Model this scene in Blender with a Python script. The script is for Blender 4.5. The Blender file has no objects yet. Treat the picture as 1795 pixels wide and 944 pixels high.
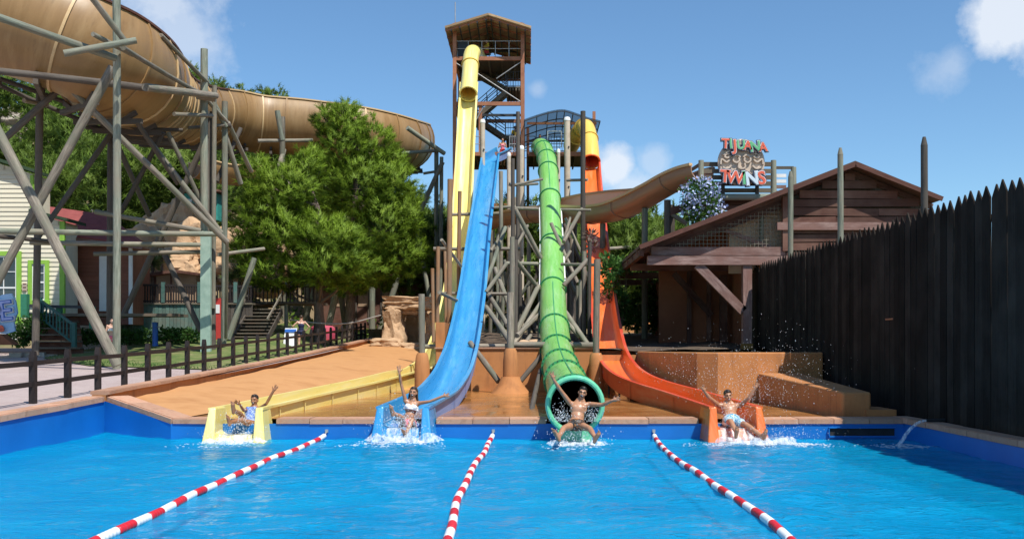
import bpy, bmesh, math, random
from mathutils import Vector, Matrix, noise, Euler
R = math.radians
random.seed(7)
scene = bpy.context.scene
COL = scene.collection

# ------------------------------------------------------------ camera
# one metre per unit; water level z = 0, camera 1.85 m above it, looking along +Y
F, CX, CY, CH = 1745.0, 926.0, 607.0, 1.85
cam_d = bpy.data.cameras.new('camera')
cam = bpy.data.objects.new('camera', cam_d)
COL.objects.link(cam)
cam.location = (0, 0, CH)
cam.rotation_euler = (R(90), 0, 0)
cam_d.sensor_width = 36.0
cam_d.lens = F / 1795 * 36
cam_d.shift_x = (897.5 - CX) / 1795
cam_d.shift_y = (CY - 472) / 1795
cam_d.clip_start = 0.1
cam_d.clip_end = 4000
scene.camera = cam

# ------------------------------------------------------------ light and sky
SUN_TO = Vector((0.38, -0.52, 1.0)).normalized()
sun_d = bpy.data.lights.new('sun', 'SUN')
sun_d.energy = 4.4
sun_d.angle = R(0.53)
sun_d.color = (1.0, 0.955, 0.88)
sun = bpy.data.objects.new('sun', sun_d)
COL.objects.link(sun)
sun.location = (20, -20, 50)
sun.rotation_euler = (-SUN_TO).to_track_quat('-Z', 'Y').to_euler()

world = bpy.data.worlds.new('World')
scene.world = world
world.use_nodes = True
wn, wl = world.node_tree.nodes, world.node_tree.links
wn.clear()
w_out = wn.new('ShaderNodeOutputWorld')
w_bg = wn.new('ShaderNodeBackground')
w_bg.inputs['Strength'].default_value = 0.10
w_sky = wn.new('ShaderNodeTexSky')
w_sky.sky_type = 'NISHITA'
w_sky.sun_disc = False
w_sky.sun_elevation = math.asin(SUN_TO.z)
w_sky.sun_rotation = math.atan2(SUN_TO.x, SUN_TO.y)
w_sky.altitude = 0
w_sky.air_density = 1.0
w_sky.dust_density = 0.2
w_sky.ozone_density = 2.2
w_tc = wn.new('ShaderNodeTexCoord')
w_noise = wn.new('ShaderNodeTexNoise')
w_noise.inputs['Scale'].default_value = 13.0
w_noise.inputs['Detail'].default_value = 9.0
w_noise.inputs['Roughness'].default_value = 0.62
wl.new(w_tc.outputs['Generated'], w_noise.inputs['Vector'])
w_sum = None
def w_math(op, a, b=None, c=None):
    n = wn.new('ShaderNodeMath'); n.operation = op
    for i, v in enumerate((a, b, c)):
        if v is None: continue
        if isinstance(v, (int, float)): n.inputs[i].default_value = v
        else: wl.new(v, n.inputs[i])
    return n.outputs[0]
# small fair-weather clouds, each a noisy patch of the sky dome about its own direction
CLOUDS = [(318, 62, .056, 0.50), (275, -60, .10, .6), (1762, 42, .046, .85), (1668, 118, .028, 0.30), (1078, 298, .024, .85), (1148, 283, .022, .36),
          (1105, 335, .03, .6), (942, 157, .012, .25), (1900, 0, .10, .8), (2300, 200, .12, .9), (-600, 150, .13, .9), (-300, -200, .12, .8), (1400, -400, .12, .7)]
for px, py, size, dens in CLOUDS:
    d = Vector(((px - CX) / F, 1.0, (CY - py) / F)).normalized()
    sub = wn.new('ShaderNodeVectorMath'); sub.operation = 'SUBTRACT'
    wl.new(w_tc.outputs['Generated'], sub.inputs[0]); sub.inputs[1].default_value = d
    ln = wn.new('ShaderNodeVectorMath'); ln.operation = 'LENGTH'
    wl.new(sub.outputs[0], ln.inputs[0])
    fall = w_math('SUBTRACT', 1.0, w_math('DIVIDE', ln.outputs['Value'], size * 1.5))
    fall = w_math('MAXIMUM', fall, 0.0)
    m = w_math('MULTIPLY_ADD', fall, 0.62, w_math('SUBTRACT', w_noise.outputs['Fac'], 0.74))
    m = w_math('MULTIPLY', w_math('MAXIMUM', w_math('MINIMUM', w_math('MULTIPLY', m, 4.0), 1.0), 0.0), dens)
    w_sum = m if w_sum is None else w_math('MAXIMUM', w_sum, m)
w_mix = wn.new('ShaderNodeMix'); w_mix.data_type = 'RGBA'
wl.new(w_sum, w_mix.inputs['Factor'])
w_tint = wn.new('ShaderNodeMix'); w_tint.data_type = 'RGBA'; w_tint.blend_type = 'MULTIPLY'
w_tint.inputs['Factor'].default_value = 1.0
w_tint.inputs['B'].default_value = (.78, 1.01, 1.14, 1)
wl.new(w_sky.outputs[0], w_tint.inputs['A'])
wl.new(w_tint.outputs['Result'], w_mix.inputs['A'])
w_mix.inputs['B'].default_value = (6.6, 7.0, 7.6, 1)
wl.new(w_mix.outputs['Result'], w_bg.inputs['Color'])
wl.new(w_bg.outputs[0], w_out.inputs['Surface'])

scene.view_settings.view_transform = 'Standard'
scene.view_settings.look = 'None'
scene.view_settings.exposure = 0.40
scene.view_settings.gamma = 1.0
scene.render.engine = 'CYCLES'
scene.cycles.max_bounces = 8
scene.cycles.transparent_max_bounces = 16
scene.cycles.use_denoising = True

# ------------------------------------------------------------ helpers
def at(px, py, Y):
    """A pixel of the photograph taken out to the distance Y."""
    return Vector(((px - CX) * Y / F, Y, CH - (py - CY) * Y / F))

W = {}          # world place of every object's origin
def wl_of(o):
    return W.get(o.name, Vector((0, 0, 0))) if o is not None else Vector((0, 0, 0))

def link(o, parent=None):
    COL.objects.link(o)
    if parent is not None: o.parent = parent
    return o

def tag(o, label=None, cat=None, group=None, kind=None):
    if label: o['label'] = label
    if cat: o['category'] = cat
    if group: o['group'] = group
    if kind: o['kind'] = kind
    return o

def thing(name, label, cat, loc=(0, 0, 0), group=None):
    o = bpy.data.objects.new(name, None)
    o.empty_display_size = 0.3
    link(o)
    o.location = loc
    W[o.name] = Vector(loc)
    return tag(o, label, cat, group)

class MB:
    """Collects shapes in world space; build() makes ONE mesh object of them."""
    def __init__(s):
        s.v, s.f, s.uv, s.mi = [], [], [], []
        s.cur = 0
    def add(s, verts, faces, uvs=None):
        b = len(s.v)
        s.v.extend(Vector(p) for p in verts)
        for i, f in enumerate(faces):
            s.f.append([b + k for k in f])
            s.mi.append(s.cur)
            if uvs: s.uv.append(uvs[i])
            else: s.uv.append([(verts[k][0] + verts[k][1], verts[k][2]) for k in f])
        return s
    def box(s, c, size, M=None, taper=1.0):
        c = Vector(c); hx, hy, hz = size[0] / 2, size[1] / 2, size[2] / 2
        vs = []
        for z in (-1, 1):
            t = taper if z > 0 else 1.0
            for x, y in ((-1, -1), (1, -1), (1, 1), (-1, 1)):
                p = Vector((x * hx * t, y * hy * t, z * hz))
                vs.append(p)
        fs = [(3, 2, 1, 0), (4, 5, 6, 7), (0, 1, 5, 4), (1, 2, 6, 5), (2, 3, 7, 6), (3, 0, 4, 7)]
        L = max(range(3), key=lambda i: size[i])
        o = [i for i in range(3) if i != L]
        ru, rv = random.random() * 9, random.random() * 9
        uvs = [[(vs[k][o[0]] + vs[k][o[1]] + ru, vs[k][L] + rv) for k in f] for f in fs]
        if M is not None: vs = [M @ p for p in vs]
        return s.add([p + c for p in vs], fs, uvs)
    def beam(s, p, q, w, h, up=(0, 0, 1)):
        p, q = Vector(p), Vector(q)
        d = (q - p); ln = d.length; d.normalize()
        upv = Vector(up)
        if abs(d.dot(upv)) > .98: upv = Vector((0, 1, 0))
        x = d.cross(upv).normalized(); z = x.cross(d)
        M = Matrix((x, d, z)).transposed()
        return s.box((p + q) / 2, (w, ln, h), M)
    def tube(s, p, q, r0, r1=None, n=10, caps=True, segs=1, wob=0.0):
        p, q = Vector(p), Vector(q)
        r1 = r0 if r1 is None else r1
        d = q - p; ln = d.length
        if ln < 1e-6: return s
        d.normalize()
        a = d.orthogonal().normalized(); b = d.cross(a)
        vs, uvs, fs = [], [], []
        ru, rv = random.random() * 9, random.random() * 9
        bend = Vector((random.uniform(-1, 1), random.uniform(-1, 1), random.uniform(-1, 1))) * wob * ln
        for i in range(segs + 1):
            t = i / segs
            r = r0 + (r1 - r0) * t
            if wob: r *= 1 + random.uniform(-.05, .05)
            c = p.lerp(q, t) + bend * (4 * t * (1 - t))
            for k in range(n):
                an = 2 * math.pi * k / n
                vs.append(c + (a * math.cos(an) + b * math.sin(an)) * r)
        for i in range(segs):
            for k in range(n):
                k2 = (k + 1) % n
                fs.append((i * n + k, i * n + k2, (i + 1) * n + k2, (i + 1) * n + k))
                u0, u1 = k / n * 6.28 * r0 + ru, (k + 1) / n * 6.28 * r0 + ru
                v0, v1 = i / segs * ln + rv, (i + 1) / segs * ln + rv
                uvs.append([(u0, v0), (u1, v0), (u1, v1), (u0, v1)])
        if caps:
            fs.append(tuple(reversed(range(n)))); uvs.append([(ru + .02 * k, rv) for k in range(n)])
            fs.append(tuple(segs * n + k for k in range(n))); uvs.append([(ru + .02 * k, rv) for k in range(n)])
        return s.add(vs, fs, uvs)
    def sweep(s, path, prof, closed_prof=True, ups=None, caps=True, vscale=1.0):
        """prof: list of (side, up) or a function of (i, t) giving one; swept along path points"""
        n = len(path); path = [Vector(p) for p in path]
        vs, fs, uvs = [], [], []
        dist = 0.0; V = []
        for i in range(n):
            if i: dist += (path[i] - path[i - 1]).length
            V.append(dist)
            t = (path[min(i + 1, n - 1)] - path[max(i - 1, 0)]).normalized()
            up = Vector(ups[i]) if ups else Vector((0, 0, 1))
            side = t.cross(up).normalized(); u2 = side.cross(t).normalized()
            pr = prof(i, i / (n - 1)) if callable(prof) else prof
            m = len(pr)
            for a, b in pr: vs.append(path[i] + side * a + u2 * b)
        kk = m if closed_prof else m - 1
        per = [0.0]
        pr = prof(0, 0) if callable(prof) else prof
        for k in range(kk):
            a, b = pr[k], pr[(k + 1) % m]
            per.append(per[-1] + math.hypot(a[0] - b[0], a[1] - b[1]))
        for i in range(n - 1):
            for k in range(kk):
                k2 = (k + 1) % m
                fs.append((i * m + k, (i + 1) * m + k, (i + 1) * m + k2, i * m + k2))
                uvs.append([(per[k], V[i]), (per[k], V[i + 1]), (per[k + 1], V[i + 1]), (per[k + 1], V[i])])
        if caps and closed_prof:
            fs.append(tuple(range(m))); uvs.append([(per[k], 0) for k in range(m)])
            fs.append(tuple(reversed(range((n - 1) * m, n * m)))); uvs.append([(per[k], 0) for k in range(m)])
        return s.add(vs, fs, uvs)
    def prism(s, poly, d):
        """poly: planar list of points, extruded by vector d"""
        poly = [Vector(p) for p in poly]; d = Vector(d); n = len(poly)
        fs = [tuple(range(n)), tuple(reversed(range(n, 2 * n)))]
        for k in range(n):
            k2 = (k + 1) % n
            fs.append((k, k + n, k2 + n, k2))
        return s.add(poly + [p + d for p in poly], fs)
    def ball(s, c, r, sub=1, sc=(1, 1, 1), M=None):
        bm = bmesh.new(); bmesh.ops.create_icosphere(bm, subdivisions=sub, radius=1)
        bm.verts.ensure_lookup_table()
        vs = []
        for v in bm.verts:
            p = Vector((v.co.x * sc[0] * r, v.co.y * sc[1] * r, v.co.z * sc[2] * r))
            if M is not None: p = M @ p
            vs.append(p + Vector(c))
        s.add(vs, [[q.index for q in f.verts] for f in bm.faces]); bm.free()
        return s
    def lathe(s, c, prof, n=16, M=None):
        """prof: (radius, height) list; axis z"""
        c = Vector(c); vs, fs, uvs = [], [], []
        for r, h in prof:
            for k in range(n):
                an = 2 * math.pi * k / n
                p = Vector((r * math.cos(an), r * math.sin(an), h))
                if M is not None: p = M @ p
                vs.append(c + p)
        for i in range(len(prof) - 1):
            for k in range(n):
                k2 = (k + 1) % n
                fs.append((i * n + k, i * n + k2, (i + 1) * n + k2, (i + 1) * n + k))
                uvs.append([(k / n, prof[i][1]), ((k + 1) / n, prof[i][1]), ((k + 1) / n, prof[i + 1][1]), (k / n, prof[i + 1][1])])
        fs.append(tuple(reversed(range(n)))); uvs.append([(0, 0)] * n)
        fs.append(tuple((len(prof) - 1) * n + k for k in range(n))); uvs.append([(0, 0)] * n)
        return s.add(vs, fs, uvs)
    def mesh(s, name, mats, origin=(0, 0, 0), smooth=False, fix=True):
        me = bpy.data.meshes.new(name)
        o = Vector(origin)
        me.from_pydata([p - o for p in s.v], [], s.f)
        uvl = me.uv_layers.new(name='UVMap')
        flat = [c for f in s.uv for uv in f for c in uv]
        uvl.data.foreach_set('uv', flat)
        if not isinstance(mats, (list, tuple)): mats = [mats]
        for m in mats: me.materials.append(m)
        if len(mats) > 1: me.polygons.foreach_set('material_index', s.mi)
        if fix and len(s.f) < 60000:
            bm = bmesh.new(); bm.from_mesh(me)
            bmesh.ops.recalc_face_normals(bm, faces=bm.faces)
            bm.to_mesh(me); bm.free()
        if smooth: me.polygons.foreach_set('use_smooth', [True] * len(me.polygons))
        me.update()
        return me
    def build(s, name, mats, parent=None, smooth=False, origin=None, fix=True, kind=None):
        pw = wl_of(parent)
        if origin is None: origin = pw
        origin = Vector(origin)
        me = s.mesh(name, mats, origin, smooth, fix)
        o = bpy.data.objects.new(name, me)
        link(o, parent)
        o.location = origin - pw
        W[o.name] = origin
        if smooth is True or smooth == 'auto':
            me.set_sharp_from_angle(angle=R(40))
        if kind: o['kind'] = kind
        return o

def piece(name, me, parent, loc, rot=(0, 0, 0), scale=(1, 1, 1)):
    """One more object on a shared mesh."""
    o = bpy.data.objects.new(name, me)
    link(o, parent)
    o.location = Vector(loc) - wl_of(parent)
    o.rotation_euler = rot if not isinstance(rot, Matrix) else rot.to_euler()
    o.scale = scale
    W[o.name] = Vector(loc)
    return o

def copy_tree(o, parent=None, loc=None):
    c = o.copy(); COL.objects.link(c)
    if parent is not None: c.parent = parent
    if loc is not None: c.location = loc
    for ch in o.children: copy_tree(ch, c)
    return c

_ub = {}
def unit_box(mat, bev=0.0, name='block'):
    """Unit cube with a little bevel, shared between alike pieces."""
    k = (mat.name, bev)
    if k not in _ub:
        b = MB().box((0, 0, 0), (1, 1, 1))
        me = b.mesh(name, mat)
        _ub[k] = me
    return _ub[k]

def axes_to(d, up=(0, 0, 1)):
    """Rotation taking local x along d."""
    d = Vector(d).normalized(); upv = Vector(up)
    y = upv.cross(d)
    if y.length < 1e-4: y = Vector((0, 1, 0))
    y.normalize(); z = d.cross(y)
    return Matrix((d, y, z)).transposed()

def plank(name, mat, parent, p, q, w, t, up=(0, 0, 1)):
    """Board from p to q: w along up, t across; a shared unit box, scaled"""
    p, q = Vector(p), Vector(q)
    M = axes_to(q - p, up)
    return piece(name, unit_box(mat), parent, (p + q) / 2, M, ((q - p).length, t, w))

def crv(pts, per=8):
    """Catmull-Rom through points (tuples of any length)"""
    pts = [Vector(p) for p in pts]
    out = []
    n = len(pts)
    for i in range(n - 1):
        p0 = pts[i - 1] if i else pts[0] * 2 - pts[1]
        p1, p2 = pts[i], pts[i + 1]
        p3 = pts[i + 2] if i + 2 < n else pts[-1] * 2 - pts[-2]
        for k in range(per):
            t = k / per
            out.append(0.5 * ((2 * p1) + (p2 - p0) * t + (2 * p0 - 5 * p1 + 4 * p2 - p3) * t * t + (3 * p1 - p0 - 3 * p2 + p3) * t ** 3))
    out.append(pts[-1])
    return out

# ------------------------------------------------------------ materials
def nmat(name):
    m = bpy.data.materials.new(name); m.use_nodes = True
    nt = m.node_tree; nt.nodes.clear()
    out = nt.nodes.new('ShaderNodeOutputMaterial')
    b = nt.nodes.new('ShaderNodeBsdfPrincipled')
    nt.links.new(b.outputs[0], out.inputs['Surface'])
    return m, nt, b

def node(nt, typ, **kw):
    n = nt.nodes.new(typ)
    for k, v in kw.items():
        if k.startswith('i_'):
            key = k[2:]
            key = int(key) if key.isdigit() else key.replace('_', ' ')
            n.inputs[key].default_value = v
        else: setattr(n, k, v)
    return n

def rgb(*c):
    return (c[0], c[1], c[2], 1)

def srgb(r, g, b):
    f = lambda c: (c / 255 / 12.92) if c / 255 <= .04045 else ((c / 255 + .055) / 1.055) ** 2.4
    return (f(r), f(g), f(b))

def mix2(nt, fac, a, b, blend='MIX'):
    m = nt.nodes.new('ShaderNodeMix'); m.data_type = 'RGBA'; m.blend_type = blend
    for key, v in (('Factor', fac), ('A', a), ('B', b)):
        if isinstance(v, (int, float)): m.inputs[key].default_value = v
        elif isinstance(v, (tuple, list)): m.inputs[key].default_value = rgb(*v)
        else: nt.links.new(v, m.inputs[key])
    return m.outputs['Result']

def ramp(nt, fac, stops):
    r = nt.nodes.new('ShaderNodeValToRGB')
    el = r.color_ramp.elements
    while len(el) < len(stops): el.new(0.5)
    for e, (p, c) in zip(el, stops):
        e.position = p; e.color = rgb(*c) if not isinstance(c, (int, float)) else (c, c, c, 1)
    nt.links.new(fac, r.inputs[0])
    return r.outputs[0]

def mapped(nt, coord, scale):
    mp = nt.nodes.new('ShaderNodeMapping')
    mp.inputs['Scale'].default_value = scale
    nt.links.new(coord, mp.inputs['Vector'])
    return mp.outputs[0]

def noise_n(nt, vec, scale, detail=4, rough=.55, dist=0.0):
    n = nt.nodes.new('ShaderNodeTexNoise')
    n.inputs['Scale'].default_value = scale; n.inputs['Detail'].default_value = detail
    n.inputs['Roughness'].default_value = rough; n.inputs['Distortion'].default_value = dist
    nt.links.new(vec, n.inputs['Vector'])
    return n.outputs['Fac']

def bump(nt, b, h, strength=.3, dist=.02):
    n = nt.nodes.new('ShaderNodeBump')
    n.inputs['Strength'].default_value = strength; n.inputs['Distance'].default_value = dist
    nt.links.new(h, n.inputs['Height'])
    nt.links.new(n.outputs[0], b.inputs['Normal'])

def mottled(name, c1, c2, scale=2.0, rough=.8, bs=.25, bscale=None, spec=.4, c3=None, stretch=(1, 1, 1), rnd=0.0, metal=0.0, coat=0.0, bd=.02, stain=None):
    """Plain matter: two (three) tones in a noise over world place, fine relief, a little change per object."""
    m, nt, b = nmat(name)
    g = nt.nodes.new('ShaderNodeNewGeometry').outputs['Position']
    v = mapped(nt, g, stretch)
    f = noise_n(nt, v, scale, 6, .6)
    st = [(.3, c1), (.7, c2)] if c3 is None else [(.25, c1), (.5, c2), (.75, c3)]
    col = ramp(nt, f, st)
    if stain is not None:      # run-off streaks down the face
        sf = noise_n(nt, mapped(nt, g, (3.2, 3.2, .35)), 1.6, 7, .7)
        col = mix2(nt, ramp(nt, sf, [(.52, 0.0), (.74, .6)]), col, stain)
    if rnd:
        oi = nt.nodes.new('ShaderNodeObjectInfo')
        mr = node(nt, 'ShaderNodeMapRange', i_3=1 - rnd, i_4=1 + rnd)
        nt.links.new(oi.outputs['Random'], mr.inputs[0])
        hs = nt.nodes.new('ShaderNodeHueSaturation')
        nt.links.new(mr.outputs[0], hs.inputs['Value']); nt.links.new(col, hs.inputs['Color'])
        col = hs.outputs[0]
    nt.links.new(col, b.inputs['Base Color'])
    b.inputs['Roughness'].default_value = rough
    b.inputs['Specular IOR Level'].default_value = spec
    b.inputs['Metallic'].default_value = metal
    if coat: b.inputs['Coat Weight'].default_value = coat
    if bs: bump(nt, b, noise_n(nt, v, bscale or scale * 6, 5, .6), bs, bd)
    return m

def wood(name, c1, c2, su=14.0, sv=1.1, rough=.8, rnd=.22, bs=.35, c3=None, spec=.3):
    """Timber with grain along v of its UV map, weather stains and a tone per piece."""
    m, nt, b = nmat(name)
    uv = nt.nodes.new('ShaderNodeUVMap').outputs[0]
    oi = nt.nodes.new('ShaderNodeObjectInfo')
    off = nt.nodes.new('ShaderNodeVectorMath'); off.operation = 'MULTIPLY_ADD'
    cmb = nt.nodes.new('ShaderNodeCombineXYZ')
    for i in range(3): nt.links.new(oi.outputs['Random'], cmb.inputs[i])
    nt.links.new(cmb.outputs[0], off.inputs[0]); off.inputs[1].default_value = (37, 23, 11)
    nt.links.new(uv, off.inputs[2])
    v = mapped(nt, off.outputs[0], (su, sv, 1))
    f = noise_n(nt, v, 2.0, 7, .68, .3)
    col = ramp(nt, f, [(.32, c1), (.68, c2)])
    g = nt.nodes.new('ShaderNodeNewGeometry').outputs['Position']
    st = noise_n(nt, g, 1.1, 5, .6)
    if c3 is not None:
        col = mix2(nt, ramp(nt, st, [(.42, 0.0), (.64, 1.0)]), col, c3)
    hs = nt.nodes.new('ShaderNodeHueSaturation')
    mr = node(nt, 'ShaderNodeMapRange', i_3=1 - rnd, i_4=1 + rnd)
    nt.links.new(oi.outputs['Random'], mr.inputs[0])
    nt.links.new(mr.outputs[0], hs.inputs['Value']); nt.links.new(col, hs.inputs['Color'])
    nt.links.new(hs.outputs[0], b.inputs['Base Color'])
    b.inputs['Roughness'].default_value = rough; b.inputs['Specular IOR Level'].default_value = spec
    bump(nt, b, f, bs, .01)
    return m

def gel(name, c1, c2, rough=.22, wear=None, streak=True, spec=.5, dirt=None, ring=False):
    """Glass-fibre gelcoat: glossy colour, faded streaks along v, slight waviness."""
    m, nt, b = nmat(name)
    uv = nt.nodes.new('ShaderNodeUVMap').outputs[0]
    T = (lambda a, c: (c * .8, a * .45, 1)) if ring else (lambda a, c: (a, c, 1))
    f = noise_n(nt, mapped(nt, uv, T(7, .5)), 1.0, 6, .65)
    col = ramp(nt, f, [(.3, c1), (.72, c2)])
    if wear is not None:
        f2 = noise_n(nt, mapped(nt, uv, T(2.2, .22)), 1.3, 7, .7)
        col = mix2(nt, ramp(nt, f2, [(.50, 0.0), (.72, .8)]), col, wear)
    if dirt is not None:
        f3 = noise_n(nt, mapped(nt, uv, T(9, .9)), 1.0, 8, .75)
        col = mix2(nt, ramp(nt, f3, [(.56, 0.0), (.78, .75)]), col, dirt)
    nt.links.new(col, b.inputs['Base Color'])
    rr = ramp(nt, f, [(.2, rough), (.8, min(1, rough + .2))])
    nt.links.new(rr, b.inputs['Roughness'])
    b.inputs['Specular IOR Level'].default_value = spec
    g = nt.nodes.new('ShaderNodeNewGeometry').outputs['Position']
    bump(nt, b, noise_n(nt, g, 2.5, 3, .5), .12, .03)
    return m
# ------------------------------------------------------------ palette
M_log = wood('weathered_log', (.10, .08, .062), (.35, .305, .24), 9, .7, c3=(.17, .17, .125), rnd=.25, bs=.8)
M_log_green = wood('green_treated_log', (.09, .105, .078), (.31, .33, .255), 9, .7, c3=(.22, .20, .15), rnd=.22, bs=.8)
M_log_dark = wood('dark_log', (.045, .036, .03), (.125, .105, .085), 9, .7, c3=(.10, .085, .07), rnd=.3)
M_log_rust = wood('reddish_log', (.20, .10, .045), (.40, .22, .11), 9, .7, c3=(.28, .19, .12), rnd=.2)
M_fence_dark = wood('black_stained_board', (.011, .0088, .0072), (.028, .022, .018), 12, .6, rough=.9, rnd=.5, bs=.6, spec=.08, c3=(.034, .027, .022))
M_rail = wood('dark_brown_rail', (.012, .009, .009), (.036, .027, .025), 12, .8, rough=.55, rnd=.2)
M_barn = wood('red_brown_board', (.042, .016, .012), (.15, .064, .044), 8, .8, c3=(.15, .08, .058), rnd=.35, bs=.5)
M_barn_beam = wood('worn_red_beam', (.11, .055, .045), (.34, .23, .20), 6, .9, c3=(.19, .10, .08), rnd=.15, bs=.5)
M_deck_wood = wood('weathered_deck_board', (.07, .06, .045), (.17, .15, .11), 8, .8, c3=(.14, .10, .07), rnd=.25)
M_plaster = mottled('orange_plaster', (.36, .14, .046), (.48, .205, .072), 1.1, .85, .25, 22, c3=(.43, .185, .068), stain=(.20, .085, .035))
M_plaster_dark = mottled('ochre_dado_plaster', (.20, .10, .02), (.26, .135, .03), 1.2, .8, .15)
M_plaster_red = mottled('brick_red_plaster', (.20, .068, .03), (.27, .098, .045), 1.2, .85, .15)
M_sand = mottled('sandy_concrete', (.40, .185, .065), (.52, .265, .105), .8, .9, .12, 18, c3=(.47, .225, .085))
M_coping = mottled('terracotta_coping', (.33, .165, .10), (.48, .28, .18), 5, .75, .25, 40, rnd=.16, c3=(.44, .21, .13))
M_mortar = mottled('grey_mortar', (.20, .15, .12), (.27, .21, .17), 6, .9, .3)
M_steel_rust = mottled('rust_painted_steel', (.28, .10, .05), (.40, .175, .09), 2.5, .6, .1, rnd=.1)
M_steel_dark = mottled('dark_painted_steel', (.018, .022, .028), (.05, .055, .06), 3, .5, .1, rnd=.1)
M_steel_grey = mottled('galvanised_steel', (.33, .33, .34), (.48, .48, .48), 4, .45, .08, metal=.5)
M_white = mottled('white_paint', (.70, .70, .68), (.80, .80, .78), 3, .5, .08)
M_blackline = mottled('black_rubber', (.012, .012, .012), (.03, .03, .03), 5, .7, .1)
M_rope = mottled('grey_rope', (.25, .24, .22), (.40, .38, .34), 30, .9, .4)

def brick_pave():
    m, nt, b = nmat('pink_brick_paving')
    g = nt.nodes.new('ShaderNodeNewGeometry').outputs['Position']
    br = node(nt, 'ShaderNodeTexBrick', offset=.5)
    br.inputs['Scale'].default_value = 1.0
    br.inputs['Brick Width'].default_value = .22; br.inputs['Row Height'].default_value = .11
    br.inputs['Mortar Size'].default_value = .006
    br.inputs['Color1'].default_value = rgb(.36, .265, .245); br.inputs['Color2'].default_value = rgb(.45, .35, .325)
    br.inputs['Mortar'].default_value = rgb(.22, .18, .17)
    nt.links.new(mapped(nt, g, (1, 1, 0)), br.inputs['Vector'])
    f = noise_n(nt, g, .6, 5, .6)
    col = mix2(nt, ramp(nt, f, [(.3, 0.0), (.75, .45)]), br.outputs['Color'], (.50, .43, .40))
    f2 = noise_n(nt, g, 2.2, 6, .7)
    col = mix2(nt, ramp(nt, f2, [(.60, 0.0), (.75, .35)]), col, (.2, .16, .15))
    nt.links.new(col, b.inputs['Base Color']); b.inputs['Roughness'].default_value = .8
    bump(nt, b, br.outputs['Fac'], -.4, .01)
    return m
M_pave = brick_pave()

def wet_floor():
    m, nt, b = nmat('wet_orange_paving')
    g = nt.nodes.new('ShaderNodeNewGeometry').outputs['Position']
    br = node(nt, 'ShaderNodeTexBrick', offset=.5)
    br.inputs['Brick Width'].default_value = .6; br.inputs['Row Height'].default_value = .22; br.inputs['Mortar Size'].default_value = .008
    br.inputs['Color1'].default_value = rgb(.30, .125, .035); br.inputs['Color2'].default_value = rgb(.40, .175, .05); br.inputs['Mortar'].default_value = rgb(.12, .05, .02)
    br.inputs['Scale'].default_value = 1
    nt.links.new(mapped(nt, g, (1, 1, 0)), br.inputs['Vector'])
    f = noise_n(nt, g, .55, 5, .6)
    nt.links.new(mix2(nt, ramp(nt, f, [(.35, 0.0), (.7, .5)]), br.outputs['Color'], (.46, .22, .075)), b.inputs['Base Color'])
    nt.links.new(ramp(nt, noise_n(nt, g, .8, 4, .6), [(.35, .05), (.6, .28)]), b.inputs['Roughness'])
    b.inputs['Specular IOR Level'].default_value = .7
    h = nt.nodes.new('ShaderNodeMath'); h.operation = 'MULTIPLY_ADD'
    nt.links.new(noise_n(nt, mapped(nt, g, (1, 3, 1)), 3.0, 3, .5), h.inputs[0]); h.inputs[1].default_value = .35
    nt.links.new(br.outputs['Fac'], h.inputs[2])
    bump(nt, b, h.outputs[0], .16, .012)
    return m
M_wet = wet_floor()

def pool_paint():
    m, nt, b = nmat('blue_pool_paint')
    g = nt.nodes.new('ShaderNodeNewGeometry').outputs['Position']
    f = noise_n(nt, g, .9, 5, .6)
    nt.links.new(ramp(nt, f, [(.3, (.003, .125, .42)), (.7, (.005, .165, .52))]), b.inputs['Base Color'])
    b.inputs['Roughness'].default_value = .4
    return m
M_pool = pool_paint()

def pool_floor_paint():
    m, nt, b = nmat('light_blue_pool_floor')
    g = nt.nodes.new('ShaderNodeNewGeometry').outputs['Position']
    f = noise_n(nt, g, .55, 5, .6)
    nt.links.new(ramp(nt, f, [(.3, (.001, .34, .62)), (.7, (.004, .46, .76))]), b.inputs['Base Color'])
    b.inputs['Roughness'].default_value = .6
    return m
M_pool_floor = pool_floor_paint()

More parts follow.
